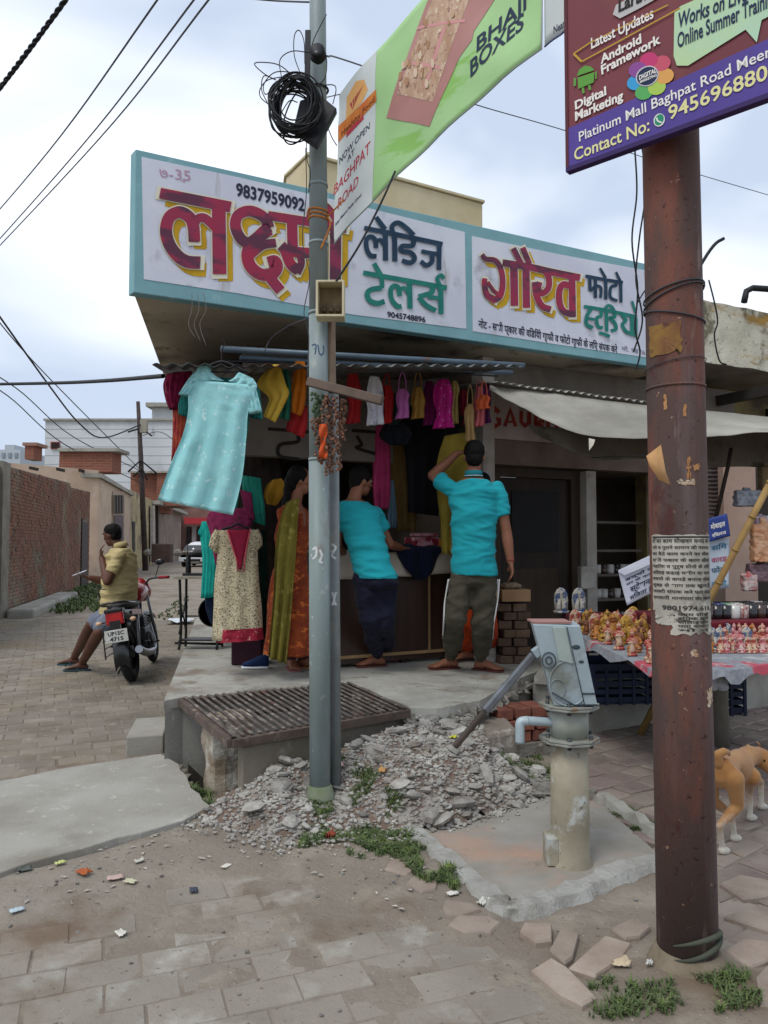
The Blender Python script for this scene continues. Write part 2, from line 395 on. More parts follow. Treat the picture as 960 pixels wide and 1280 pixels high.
pave(redz, (2, 4), .62, .20, .165, 280, 'reddish_paver', M_redp, 'far_reddish_paver', z1=.010, jit=.018, gap=.012, zf=lambda x, y: -.001+.008*nz(x, y, 2.5))
# the loose broken pavers in front of the rusty pole
M_loose = mat('broken paver', '#978a7e', '#837468', sc=6, rough=.93, bump=.004, bs=60, rnd=.12)
def loose(px, z0=-.03, z1=.017):
    P = [gr(*p) for p in px]; c = sum(P, V())/len(P)
    m = MB(); n = len(P); k = .93
    vs = [V((p.x, p.y, z0)) for p in P]+[V((p.x, p.y, z1-.008)) for p in P]+[V((c.x+(p.x-c.x)*k, c.y+(p.y-c.y)*k, z1)) for p in P]
    fs = [list(range(2*n, 3*n))]
    for r in (0, n): fs += [(r+i, r+(i+1) % n, r+n+(i+1) % n, r+n+i) for i in range(n)]
    m.add(vs, fs).build('broken_paver', M_loose, ground)
for q in (((664, 1217), (688, 1202), (708, 1214), (745, 1252), (728, 1262), (700, 1248)), ((711, 1215), (757, 1174), (790, 1184), (778, 1203), (744, 1226)),
          ((687, 1192), (702, 1164), (724, 1172), (716, 1202), (706, 1209)), ((764, 1165), (790, 1153), (814, 1163), (800, 1176), (782, 1178)),
          ((560, 1160), (572, 1149), (612, 1150), (626, 1158), (614, 1170), (584, 1172)), ((553, 1140), (556, 1130), (590, 1134), (602, 1142), (577, 1150), (561, 1151)),
          ((650, 1168), (655, 1158), (690, 1160), (690, 1180), (670, 1182)), ((508, 1108), (516, 1100), (548, 1104), (545, 1116), (527, 1120)),
          ((480, 1090), (488, 1078), (515, 1076), (526, 1088), (508, 1098)), ((456, 1062), (463, 1053), (478, 1051), (495, 1058), (476, 1066)),
          ((900, 1108), (925, 1098), (960, 1104), (975, 1122), (930, 1128)), ((905, 1150), (950, 1135), (990, 1150), (960, 1168)), ((944, 1228), (965, 1206), (990, 1220), (985, 1260), (950, 1265)),
          ((905, 1195), (930, 1178), (960, 1182), (975, 1200), (935, 1216))):
    loose(q)
# ---- slab, kerbs and steps
def slab(name, pts, z0, z1, mt, kind='structure', bevel=.008, parent=None):
    m = MB(); m.prism([V((p[0], p[1], z0)) for p in pts], (0, 0, z1-z0)); o = m.build(name, mt, parent, bevel=bevel)
    if kind: tag(o, kind=kind)
    return o
def ragged(P, amp=.02, step=.12, seed=1, closed=True):
    r = random.Random(seed); out = []; n = len(P)
    for i in range(n if closed else n-1):
        a = V((P[i][0], P[i][1], 0)); b = V((P[(i+1) % n][0], P[(i+1) % n][1], 0)); k = max(1, int((b-a).length/step))
        for j in range(k):
            p = a.lerp(b, j/k); out.append((p.x+r.uniform(-amp, amp), p.y+r.uniform(-amp, amp)))
    return out
slab('culvert_slab', ragged(SLABxy, .012, .1), -.1, .035, M_conc, bevel=.006)
st_ = [gr(156, 917, .12), gr(203, 908, .12), gr(205, 897, .12), gr(158, 905, .12)]
sb = MB(); sb.prism([V((p.x, p.y, -.02)) for p in [gr(157, 944), gr(204, 940), gr(212, 915), gr(170, 918)]], (0, 0, .14))
tag(sb.build('concrete_step', M_conc, bevel=.01), 'low rough concrete step block against the platform corner', 'step')
slab('hand_pump_apron', PADxy, -.1, -.004, mat('apron', '#94918a', '#827d73', sc=2.6, rough=.9, bump=.003, bs=50, lay=(('#a38775', 1.6, .52, .68), ('#6f695f', 3.3, .6, .72))))
def kerb(px, wd, hh, mt, name='apron_kerb', sd=3):
    r = random.Random(sd); P = [gr(*p) for p in px]; P2 = []
    for a, b in zip(P, P[1:]):
        k = max(2, int((b-a).length/.045)); P2 += [a.lerp(b, i/k) for i in range(k)]
    P2.append(P[-1]); m = MB(); vs = []
    for i, p in enumerate(P2):
        t = (P2[min(i+1, len(P2)-1)]-P2[max(0, i-1)]).normalized(); a = V((-t.y, t.x, 0)); w_ = wd*(1+r.uniform(-.25, .22)); h = hh*(1+r.uniform(-.3, .25))
        vs += [p-a*w_*.75+V((0, 0, -.03)), p-a*w_*.40+V((0, 0, h)), p+a*w_*.40+V((0, 0, h*(1+r.uniform(-.2, .2)))), p+a*w_*.75+V((0, 0, -.05))]
    m.add(vs, [(4*i+j, 4*i+j+1, 4*i+j+5, 4*i+j+4) for i in range(len(P2)-1) for j in range(3)]+[(0, 1, 2, 3), tuple(len(vs)-4+j for j in (3, 2, 1, 0))], False)
    return tag(m.build(name, mt), kind='structure')
kerb([(503, 1032), (560, 1077), (632, 1140), (700, 1124), (765, 1093), (840, 1072)], .10, .026, M_white)
kerb([(842, 1060), (800, 1030), (748, 998)], .07, .04, M_conc, sd=5)
kerb([(503, 1032), (545, 1020), (575, 1013)], .05, .04, M_rawc, sd=6)
kerb([(745, 998), (700, 990), (665, 990)], .06, .05, M_rawc, sd=7)
# ---- shop platform with the notch under the grate
g_a, g_b, g_c, g_d = gr(228, 872, PZ), gr(440, 853, PZ), gr(510, 885, PZ), gr(290, 922, PZ)
pc = gr(205, 876, PZ)
front = [pc, g_a+V((-.01, 0, 0)), g_b, g_c+V((.02, 0, 0)), gr(545, 886, PZ), gr(600, 875, PZ), gr(640, 853, PZ), gr(672, 838, PZ), V((1.15, 5.75, PZ)), V((1.5, 5.6, PZ)), V((4.6, 7.15, PZ))]
back = [V((4.6, 7.15, PZ))+VV*5, pc+LN*9]
rnd_ = random.Random(8)
m = MB(); P = ragged([(p.x, p.y) for p in front[2:9]], .012, .09, 4, False)
PL = [(p.x, p.y) for p in front[:2]]+P+[(p.x, p.y) for p in front[8:]+back]
m.prism([V((x, y, PZ-.06)) for x, y in PL], (0, 0, .06))
plat = tag(m.build('shop_platform', M_screed), kind='structure')
k_ = .06
PL2 = [(pc.x+.004, pc.y+.01), (g_a.x, g_a.y+.02)]+[(x, y+k_) for x, y in P]+[(p.x, p.y+.05) for p in front[8:]]+[(p.x, p.y) for p in back]
m = MB(); m.prism([V((x, y, -.5)) for x, y in PL2], (0, 0, PZ-.06+.5-.001)); tag(m.build('platform_wall', M_conc), kind='structure')
for i in range(44):
    a_, b_ = P[rnd_.randrange(2, len(P)-2)], None; a_ = V((a_[0], a_[1], 0)); s_ = rnd_.uniform(.02, .06)
    q_ = MB(); q_.ball((0, 0, 0), (s_, s_*.8, s_*.6), n=7, k=5); q_.v = [v*(1+.4*noise.noise(v*25+V((i, 0, 0))))+a_+V((rnd_.uniform(-.02, .03), rnd_.uniform(-.015, .02), PZ-.05-rnd_.uniform(0, .05))) for v in q_.v]; q_.s = [False]*len(q_.f)
    q_.build('edge_lump', M_rawc, plat, fix=False)
# retaining beam below the grate front, broken pillar at its corner
dr = thing('floor_grate', 'rusty iron bar grate bridging the drain in front of the tailor shop', 'grate', (g_d.x, g_d.y, .3))
M_rust = mat('rusty iron', '#615a55', '#4b423e', sc=9, rough=.8, bump=.0015, bs=120, lay=(('#8a8078', 14, .52, .66), ('#6a4538', 5, .6, .72)))
Mfr = mat('rusty angle iron', '#62544b', '#4a3f39', sc=8, rough=.85, bump=.002, bs=90, lay=(('#8c7f74', 10, .6, .7),))
nb = 24
for i in range(nb):
    f = (i+.35)/nb; a = g_a.lerp(g_b, f); b = g_d.lerp(g_c, f)
    MB().bar(a+V((0, 0, .004)), b+V((0, 0, .004)), .019, .008).build('grate_bar', M_rust, dr, bevel=.002)
for a, b in ((g_d, g_c), (g_a, g_d), (g_a, g_b), (g_b, g_c)):
    MB().bar(a-V((0, 0, .03)), b-V((0, 0, .03)), .05, .045).build('frame_bar', Mfr, dr)
MB().bar(g_a.lerp(g_d, .5)-V((0, 0, .025)), g_b.lerp(g_c, .5)-V((0, 0, .025)), .03, .02).build('cross_bar', Mfr, dr)
m = MB(); a = g_d+V((.05, .035, 0)); b = g_c+V((.0, .035, 0)); m.prism([V((a.x, a.y, -.1)), V((b.x, b.y, -.1)), V((b.x, b.y, -.1))+VV*.1, V((a.x, a.y, -.1))+VV*.1], (0, 0, PZ-.06+.1))
tag(m.build('drain_beam', mat('damp concrete', '#7d776b', '#6b6356', sc=3, bump=.004, bs=40, lay=(('#8f897d', 6, .56, .7),)), bevel=.006), kind='structure')
def rock(m, c, s, rnd, n=7, k=5, flat=.7):
    c = V(c); rx, ry, rz = s*rnd.uniform(.7, 1.2), s*rnd.uniform(.55, 1), s*flat*rnd.uniform(.5, 1)
    rot = Matrix.Rotation(rnd.uniform(0, 6.3), 3, 'Z') @ Matrix.Rotation(rnd.uniform(-.5, .5), 3, 'X'); q = MB(); q.ball((0, 0, 0), (rx, ry, rz), n=n, k=k)
    sd = rnd.uniform(0, 99); vs = []
    for v in q.v:
        d = .32*noise.noise(v/s*1.3+V((sd, 0, 0))); vs.append(c+rot @ (v*(1+d)))
    return m.add(vs, q.f, False)
# broken corner pillar
pp = gr(275, 985); m = MB(); r = random.Random(3)
def pil(u, v):
    z = -.05+v*.45; an = u*2*PI; s = .12*(1+.25*nz(math.cos(an)*1.5, z*6, 1, 2)); sq = 1/max(abs(math.cos(an)), abs(math.sin(an)))**.8
    k = s*sq*(1 if v < .99 else .98)
    return (pp.x+math.cos(an+.5)*k+.02, pp.y+.10+math.sin(an+.5)*k, z)
m.grid(pil, 16, 10, sm=False); m.f.append([len(m.v)-17+i for i in range(16)]); m.s.append(False)
pl_ = m.build('broken_pillar', mat('chipped pillar', '#9d9384', '#857663', sc=5, rough=.95, bump=.015, bs=30, lay=(('#b7b2a6', 7, .52, .62),)), bevel=0)
tag(pl_, 'chipped whitish concrete stub holding the near left corner of the drain grate', 'pillar')
# ---- rubble heap
HC = [tuple(gr(*p)[:2]) for p in ((240, 1000), (300, 1030), (380, 1045), (440, 1030), (500, 1030), (575, 1015), (660, 990), (690, 960))]
rub = thing('rubble_heap', 'spread heap of grey rubble and mortar chips between the drain grate and the hand pump', 'rubble', (0, 4.4, 0))
def edge_y(x):   # front limit of the heap
    P = [(-1.3, 4.2), (-.9, 3.85), (-.5, 3.62), (-.12, 3.7), (.08, 3.72), (.4, 3.85), (.78, 4.15), (1.05, 4.5)]
    for a, b in zip(P, P[1:]):
        if a[0] <= x <= b[0]: return a[1]+(b[1]-a[1])*(x-a[0])/(b[0]-a[0])
    return 9
def hh(x, y):
    f = edge_y(x); d = y-f
    if d < -.02: return -.03
    top = .37-.05*abs(x-.15)/.8 if x < .6 else .22-.4*(x-.6)
    top = max(.05, top)
    if x < -.62: top = .30-.35*(-.62-x)
    h = top*(1-math.exp(-((x+.30)**2+(y-3.95)**2*.7)/.05)*.62)*(1-math.exp(-max(d, 0)*3.4))+.02*nz(x, y, 4)+.012*nz(x, y, 11)
    return max(-.03, min(h, PZ-.05))
m = MB(); x0, x1, y0, y1, st = -1.15, 1.05, 3.5, 5.1, .035; nx, ny = int((x1-x0)/st), int((y1-y0)/st)
def inheap(x, y):
    if y < edge_y(x): return False
    if (V((x, y, 0))-g_d).dot(VV) > .06 and x < g_c.x+.05: return False
    if x > .15 and y > 4.75-.35*max(0, x-.5): return False
    return True
for j in range(ny+1):
    for i in range(nx+1): x, y = x0+i*st, y0+j*st; m.v.append(V((x, y, hh(x, y))))
for j in range(ny):
    for i in range(nx):
        if inheap(x0+(i+.5)*st, y0+(j+.5)*st): m.f.append([j*(nx+1)+i, j*(nx+1)+i+1, (j+1)*(nx+1)+i+1, (j+1)*(nx+1)+i]); m.s.append(False)
m.build('heap_bed', mat('rubble dust', '#6f665c', '#7a6558', sc=2.5, rough=.97, bump=.02, bs=45, lay=(('#a09b93', 12, .5, .62),)), rub, fix=False)
rnd = random.Random(21)
M_st = mat('mortar chip', '#a19f98', '#76706a', sc=9, rough=.95, bump=.006, bs=70, rnd=.36, lay=(('#75695d', 4, .58, .7),))
protos = []
for i in range(8):
    q = MB(); rock(q, (0, 0, 0), 1.0, rnd, 6+i % 3, 4, .55); protos.append(q.mesh('stone'))
for p in protos: p.materials.append(M_st)
cnt = 0
while cnt < 290:
    x, y = rnd.uniform(-1.1, 1.0), rnd.uniform(3.55, 4.85)
    if not inheap(x, y): continue
    s = .014+.06*rnd.random()**3
    if cnt < 24: s = rnd.uniform(.035, .06)
    if cnt > 6 and -.1 < y-edge_y(x)-.15 < .15 and rnd.random() < .3: s *= .6
    o = bpy.data.objects.new('stone', protos[cnt % 8]); COL.objects.link(o); o.parent = rub
    o.location = V((x, y, max(0, hh(x, y))+s*.25))-ORG[rub.name]; o.scale = (s*rnd.uniform(.8, 1.5), s*rnd.uniform(.7, 1.1), s*rnd.uniform(.5, 1.0)); o.rotation_euler = (rnd.uniform(-.5, .5), rnd.uniform(-.5, .5), rnd.uniform(0, 6.3)); cnt += 1
q = MB(); c2 = 0
while c2 < 5200:
    x, y = rnd.uniform(-1.15, 1.1), rnd.uniform(3.5, 4.9)
    if not inheap(x, y+rnd.uniform(0, .06)): continue
    s = rnd.uniform(.005, .019); rock(q, (x, y, max(.0, hh(x, y))+s*.3), s, rnd, 5, 3, .6); c2 += 1
c3 = 0
while c3 < 520:
    x, y = rnd.uniform(-1.3, 1.2), rnd.uniform(3.25, 4.9); d = edge_y(x)-y
    if not 0 < d < .22 or rnd.random() < d/.22 or inpoly(x, y, PADxy) and rnd.random() < .7: continue
    s = rnd.uniform(.004, .016); rock(q, (x, y, gh(x, y) if not inpoly(x, y, PADxy) else 0), s, rnd, 5, 3, .6); c3 += 1
tag(q.build('rubble_chips', M_st, rub, fix=False), kind='stuff')
# thin scatter of crumbs on the earth
q = MB()
for i in range(900):
    x, y = rnd.uniform(-2.6, 1.6), rnd.uniform(1.9, 4.3)
    if inpoly(x, y, SLABxy) or inpoly(x, y, PADxy) and rnd.random() > .15: continue
    if not inpoly(x, y, DIRTxy) and rnd.random() > .28: continue
    s = rnd.uniform(.003, .011); rock(q, (x, y, gh(x, y)-.01+s*.3), s, rnd, 5, 3, .6)
tag(q.build('scattered_grit', M_st, fix=False), 'pale grit and mortar crumbs scattered over the bare earth', 'grit', kind='stuff')
# bigger stones near the platform edge and by the stall
def stone_px(px, py, z, s, mt, label, Y=None, flat=.7):
    p = gr(px, py, z) if Y is None else at(px, py, Y)
    m = MB(); rock(m, (p.x, p.y, p.z+s*.3), s, rnd, 9, 6, flat); o = m.build('stone_block', mt, bevel=.004); tag(o, label, 'stone')
M_tan = mat('tan mortar lump', '#8f8372', '#776a5b', sc=5, rough=.95, bump=.012, bs=30)
m = MB(); P = [gr(*p) for p in ((610, 938), (668, 932), (672, 905), (600, 905))]
P = [V((.36, 4.45, 0)), V((.84, 4.72, 0)), V((.82, 5.25, 0)), V((.25, 5.1, 0))]
m.prism(P, (0, 0, .26)); tag(m.build('sloping_mortar_block', mat('mortar slab', '#8d8477', '#7a7065', sc=3, rough=.95, bump=.01, bs=26, lay=(('#a39d92', 8, .56, .66),)), bevel=.03), 'big rough mortar block with rounded edges below the platform edge behind the pump handle', 'block')
bs_ = thing('brick_stack', 'small stack of red bricks beside the platform edge, left of the hand pump', 'bricks', (.95, 5.15, 0))
for r_ in range(3):
    for c in range(3):
        p = V((.78+c*.125+(r_ % 2)*.03, 5.12+c*.05, .12+r_*.078)); MB().box(p, (.115, .2, .07), rz=.35+rnd.uniform(-.06, .06)).build('brick', M_brickr, bs_, bevel=.005)
MB().box((.93, 5.2, .03), (.5, .3, .1), rz=.35).build('mortar_bed', M_rawc, bs_)
for i, (px, py, s, lb) in enumerate(((752, 893, .07, 'round pale stone lying just right of the pump flange'), (770, 884, .055, 'middle sized grey stone under the figurine stall'), (792, 888, .045, 'small dark stone under the figurine stall near the bamboo foot'), (722, 900, .05, 'pale lump of mortar behind the pump body'),
        (600, 1003, .035, 'grey stone at the rubble front beside the apron corner'), (556, 1012, .04, 'long grey stone lying on the broken apron kerb'))):
    stone_px(px, py, 0, s, M_st if i % 2 == 0 else M_tan, lb)
tag(MB().bar(gr(505, 1034)+V((.02, .05, .03)), gr(580, 1008)+V((0, 0, .03)), .05, .045).build('kerb_fragment', M_rawc, bevel=.01), 'broken grey kerb piece lying at the front foot of the rubble heap', 'kerb piece')
# ---- grass tufts
M_gr = mat('grass blades', '#5c6a42', '#4b5a38', sc=6, rough=.7, spec=.2, lay=(('#6f8242', 20, .56, .68),))
def grass(name, label, pts, n, h, seed, wd=.006, zf=None):
    r = random.Random(seed); m = MB(); k = 0
    xs = [p[0] for p in pts]; ys = [p[1] for p in pts]
    while k < n:
        x, y = r.uniform(min(xs), max(xs)), r.uniform(min(ys), max(ys))
        if not inpoly(x, y, pts): continue
        if nz(x, y, 7, seed)+.4*nz(x, y, 23, seed) < -.02: continue
        k += 1; z = zf(x, y) if zf else gh(x, y)-.012
        for b in range(5):
            a = r.uniform(0, 6.3); l = h*r.uniform(.4, 1.1); c = V((x+r.uniform(-.012, .012), y+r.uniform(-.012, .012), z)); o = V((math.cos(a), math.sin(a), 0)); s_ = V((-o.y, o.x, 0))*wd/2
            p1 = c+o*l*.3+V((0, 0, l*.6)); p2 = c+o*l*.85+V((0, 0, l*.75))
            m.add([c-s_, c+s_, p1+s_*.8, p1-s_*.8, p2], [(0, 1, 2, 3), (3, 2, 4)])
    return tag(m.build(name, M_gr, fix=False), label, 'grass', kind='stuff')
def pxp(P, z=0): return [tuple(gr(a, b, z)[:2]) for a, b in P]
grass('grass_patch', 'green grass growing round the foot of the grey pole along the white kerb', pxp(((385, 1030), (410, 995), (440, 1000), (500, 1025), (580, 1100), (572, 1122), (548, 1122), (500, 1082), (440, 1075), (420, 1060), (372, 1062))), 1300, .034, 2, zf=lambda x, y: max(gh(x, y)-.012, hh(x, y) if inheap(x, y) else -1))
grass('grass_patch', 'grass strip at the right edge of the rubble beside the pump spout', pxp(((600, 938), (650, 925), (668, 935), (690, 960), (692, 992), (640, 985), (610, 965))), 420, .04, 3, zf=lambda x, y: max(gh(x, y)-.012, hh(x, y) if inheap(x, y) else -1))
grass('grass_patch', 'thin weeds along the far kerb of the pump apron', pxp(((735, 992), (760, 995), (830, 1035), (830, 1048), (790, 1035))), 260, .03, 4)
grass('weed_patch', 'small weeds around the foot of the rusty pole', pxp(((730, 1235), (760, 1225), (800, 1240), (830, 1225), (890, 1215), (940, 1225), (960, 1260), (900, 1275), (740, 1270))), 240, .035, 5)
grass('grass_patch', 'tuft of grass between culvert slab and rubble by the drain opening', pxp(((232, 985), (262, 990), (268, 1015), (240, 1005))), 60, .06, 6)
grass('grass_verge', 'overgrown grass bank below the red brick wall across the lane', pxp(((22, 762), (60, 742), (110, 732), (125, 726), (150, 735), (150, 762), (80, 768))), 1100, .15, 8, .03, zf=lambda x, y: 0)
grass('grass_verge', 'thin grass on the right side of the far lane', pxp(((196, 772), (220, 752), (236, 745), (236, 760), (215, 780))), 120, .06, 9, .02, zf=lambda x, y: 0)
# ================================================================ the corner shops
F0 = at(167, 362, 4.73); F0.z = 3.04
def FP(s, z, d=0): return V((F0.x, F0.y, 0))+U*s+VV*d+V((0, 0, z))
SE = 4.78                                                  # length of the painted parapet
ZB, ZT = 3.04, 3.985
M_teal = mat('teal paint', '#7faab0', '#739ca4', sc=3, rough=.8, bump=.001, bs=40, lay=(('#8fb3b5', 9, .62, .72),))
M_wsh = mat('white washed plaster', '#d3d6e0', '#c6c9d6', sc=2, rough=.85, bump=.0012, bs=50, lay=(('#a3a3ad', 3, .58, .72), ('#b08a98', 12, .70, .76), ('#9a978f', 5, .62, .74, (1, 1, .15))))
M_sof = mat('patchy soffit', '#b9ae9b', '#a59a86', sc=2, rough=.92, bump=.003, bs=40, lay=(('#4a443c', .8, .50, .62), ('#6b6254', 5, .6, .7)))  # broad dark patches and smaller brown ones mixed into the soffit colour
shop = thing('tailor_shop', 'corner shop building with a painted white and teal signboard parapet above its open front', 'shop building', F0)
# canopy slab: left edge runs down the lane side
cl = V((-.209, .978, 0))
CN = [FP(0, 0), FP(SE, 0), FP(SE, 0, 2.6), V((F0.x, F0.y, 0))+cl*3.0]
m = MB(); m.prism([p+V((0, 0, ZB+.004)) for p in [FP(.0, 0, .02), FP(SE, 0, .02)]+CN[2:]], (0, 0, .10)); m.build('canopy_slab', M_sof, shop, bevel=.006)
m = MB(); m.prism([FP(0, ZB, 0), FP(SE, ZB, 0), FP(SE, ZB, .09), FP(-.02, ZB, .09)], (0, 0, ZT-ZB)); m.build('parapet', M_teal, shop, bevel=.006)
PN = -VV
def fpan(name, px, mt, off=.003):
    P = [onp(a, b, F0+PN*off, PN) for a, b in px]; m = MB(); m.prism([p for p in P], -PN*off*.9); return m.build(name, mt, shop)
fpan('sign_panel', ((177, 196), (300, 222), (440, 255), (581, 290), (583, 411), (440, 393), (300, 367), (180, 349)), M_wsh)
fpan('sign_panel', ((590, 295), (700, 318), (845, 345), (845, 452), (700, 431), (591, 414)), M_wsh)
# -- painted lettering, traced as brush strokes on the parapet plane
def fsign(px, py, lift): return onp(px, py, F0+PN*(.0045+lift), PN)
def crop(ox, oy, sc): return lambda P: [(ox+a/sc, oy+b/sc) for a, b in P]
C1 = crop(190, 220, 6.0); C2 = crop(290, 220, 6.0); C3 = crop(440, 260, 6.0); C4 = crop(590, 290, 6.4); C5 = crop(710, 310, 8.0)
lak = [(C1([(60, 128), (590, 232)]), 13.5, 0), (C1([(500, 220), (507, 735)]), 17, 0),
       (C1([(318, 490), (312, 390), (290, 320), (240, 280), (190, 272), (130, 310), (105, 400), (125, 500), (185, 590), (260, 640), (362, 650)]), (14.5, 15.5), 1),
       (C1([(306, 380), (345, 320), (400, 318), (480, 390)]), 11, 1),
       (C1([(322, 420), (318, 494)]), 12, 0),
       (C1([(880, 390), (840, 310), (740, 262), (650, 290), (625, 370), (660, 460), (720, 500), (780, 465), (850, 400), (885, 380)]), 13.5, 1),
       (C1([(880, 400), (790, 470), (720, 560), (730, 660), (800, 730), (890, 740), (935, 690), (920, 640), (870, 650)]), 15, 1),
       (C2([(330, 500), (230, 520), (130, 600)]), 11, 1),
       (C2([(290, 770), (365, 860)]), 13, 0), (C2([(270, 295), (590, 345)]), 11, 0),
       (C2([(450, 330), (455, 540)]), 13, 0), (C2([(368, 520), (420, 560), (600, 580)]), 13, 1), (C2([(400, 560), (440, 660), (500, 710)]), 13, 1),
       (C2([(500, 560), (520, 650), (490, 730)]), 9, 1),
       (C2([(690, 330), (670, 560), (672, 760)]), 13, 0), (C2([(580, 340), (600, 250), (680, 215), (745, 270), (790, 350)]), 9, 1),
       (C2([(580, 345), (860, 395)]), 11, 0), (C2([(778, 380), (775, 775)]), 14, 0)]
def layered(parts, mtop, outline, shadow, dx, dy, wsh=1.0, names='letter'):
    for (mt, grow, ox, oy, lf) in ((shadow, 1.8, dx, dy, .000), (outline, 3.0, 0, 0, .004), (mtop, 0, 0, 0, .008)):
        if mt is None: continue
        m = MB()
        for k, (P, wd, sm) in enumerate(parts):
            ww = tuple((q+grow*wsh) for q in (wd if isinstance(wd, tuple) else (wd, wd)))
            ribbon(m, [(a+ox, b+oy) for a, b in P], ww, fsign, lf+k*.00018, bool(sm), 6, cap=(mt is outline))
        m.build(names, mt, shop, fix=False)
P_mar = mat('maroon paint', '#a02c47', '#8a3350', sc=4, rough=.75, lay=(('#5e3347', 2.2, .5, .56, (1, 1, 2.5)),))
P_out = mat('cream outline paint', '#d9d3bf'); P_yel = mat('mustard paint', '#c9a227', '#b58e20', sc=8)
P_nav = mat('navy paint', '#20374d', '#2b4358', sc=10); P_grn = mat('green paint', '#1d6f68', '#2a7f72', sc=10); P_ink = mat('ink paint', '#2b3145')
layered(lak, P_mar, P_out, P_yel, 7.5, 9)
led = [(C3([(92, 150), (275, 185), (680, 272)]), 6, 0), (C3([(250, 180), (252, 395)]), 6.5, 0),
       (C3([(180, 300), (175, 240), (140, 215), (108, 240), (112, 310), (140, 355), (185, 362)]), 6, 1), (C3([(180, 250), (215, 240), (240, 275)]), 5, 1), (C3([(180, 68), (250, 160)]), 6, 0),
       (C3([(318, 190), (322, 400)]), 6.5, 0), (C3([(310, 200), (300, 140), (345, 110), (410, 150), (465, 205)]), 6, 1),
       (C3([(462, 215), (455, 280), (380, 285), (370, 320), (440, 335), (470, 375), (440, 410), (375, 395)]), 6, 1),
       (C3([(655, 270), (652, 465)]), 6, 0), (C3([(520, 325), (600, 340), (650, 345)]), 5.5, 0), (C3([(600, 340), (600, 400), (560, 430), (515, 400)]), 6, 1)]
layered(led, P_nav, None, None, 0, 0)
tel = [(C3([(85, 485), (250, 515), (712, 598)]), 6, 0), (C3([(165, 415), (215, 500)]), 6, 0), (C3([(225, 500), (225, 600)]), 5.5, 0), (C3([(225, 600), (150, 610), (115, 640), (130, 690), (190, 715), (245, 700)]), 6.5, 1),
       (C3([(432, 555), (435, 755)]), 6.5, 0), (C3([(358, 660), (350, 600), (315, 585), (290, 620), (300, 690), (345, 738), (372, 735)]), 6, 1), (C3([(355, 615), (395, 600), (425, 640)]), 5, 1),
       (C3([(665, 585), (668, 795)]), 6.5, 0), (C3([(605, 580), (600, 630), (550, 650), (500, 665)]), 6, 1), (C3([(500, 670), (560, 730), (630, 770)]), 6, 1), (C3([(570, 665), (665, 678)]), 5, 0),
       (C3([(660, 580), (640, 530), (670, 505), (690, 530)]), 5, 1)]
layered(tel, P_grn, None, None, 0, 0)
gau = [(C4([(80, 180), (110, 215), (190, 230), (235, 310), (245, 420), (225, 510), (180, 545)]), (6, 8), 1), (C4([(195, 550), (120, 500), (100, 410), (105, 370)]), (9, 6), 1), (C4([(125, 400), (175, 470), (215, 500)]), 5, 1),
       (C4([(245, 245), (470, 280), (640, 320), (865, 365)]), 8.5, 0), (C4([(335, 270), (340, 590)]), 9.5, 0), (C4([(432, 270), (436, 605)]), 9, 0),
       (C4([(330, 130), (395, 255)]), 7, 0), (C4([(405, 125), (460, 255)]), 7, 0),
       (C4([(585, 310), (615, 370), (610, 450), (560, 490), (530, 450), (540, 400)]), 7.5, 1), (C4([(505, 400), (515, 500), (560, 590), (630, 620)]), 8, 1),
       (C4([(800, 360), (805, 680)]), 8.5, 0), (C4([(790, 430), (730, 420), (700, 470), (700, 560), (730, 630), (790, 655)]), 8, 1)]
layered(gau, P_mar, P_out, P_yel, 5.5, 6.5, .7)
fot = [(C5([(175, 280), (390, 320), (550, 345)]), 4.2, 0), (C5([(218, 290), (222, 430)]), 4.2, 0), (C5([(225, 430), (280, 380), (330, 400), (325, 500)]), 3.6, 1), (C5([(275, 310), (275, 500)]), 4.2, 0), (C5([(378, 310), (378, 515)]), 4.2, 0), (C5([(320, 200), (380, 300)]), 3.2, 0),
       (C5([(480, 350), (478, 375), (430, 395), (425, 490), (495, 530)]), 3.8, 1), (C5([(528, 345), (530, 545)]), 4.0, 0), (C5([(480, 240), (530, 340)]), 3.2, 0)]
layered(fot, P_nav, None, None, 0, 0)
stu = [(C5([(160, 585), (380, 620), (690, 690)]), 4.4, 0), (C5([(240, 600), (190, 680), (185, 760), (250, 800)]), 4.5, 1), (C5([(190, 700), (270, 715)]), 3.5, 0),
       (C5([(335, 625), (330, 680), (290, 700), (300, 780), (350, 800)]), 4.2, 1), (C5([(385, 620), (388, 835)]), 4.4, 0), (C5([(370, 610), (400, 575), (440, 590), (470, 640)]), 3.8, 1), (C5([(310, 850), (360, 860), (420, 885)]), 4, 1),
       (C5([(470, 650), (465, 690), (420, 700), (470, 750), (480, 810), (430, 830)]), 4.2, 1), (C5([(540, 670), (580, 720), (545, 770), (590, 840), (640, 850)]), 4.2, 1), (C5([(640, 680), (640, 878)]), 4.4, 0), (C5([(680, 700), (678, 890)]), 4.2, 0), (C5([(640, 530), (680, 650)]), 3.2, 1)]
layered(stu, P_grn, None, None, 0, 0)
def fline(mb, body, p, q, h, bold=.012, n_w=None):
    """one painted line of writing between two surveyed baseline points"""
    A = onp(p[0], p[1], F0+PN*.006, PN); B = onp(q[0], q[1], F0+PN*.006, PN); X = (B-A); wd = X.length; X.normalize(); Y = V((0, 0, 1))
    hz = h
    vs, fs = text2d(body, 1, bold); x0 = min(v[0] for v in vs); x1 = max(v[0] for v in vs)
    mb.add([A+X*((v[0]-x0)/(x1-x0)*wd)+Y*(v[1]*hz)-VV*v[2] for v in vs], fs)
m = MB(); fline(m, '9837959092', (295, 244), (381, 264), .125, .03); m.build('phone_number', P_ink, shop, fix=False)
m = MB(); fline(m, '9045748896', (484, 396), (532, 403), .06, .03); m.build('phone_number', P_ink, shop, fix=False)
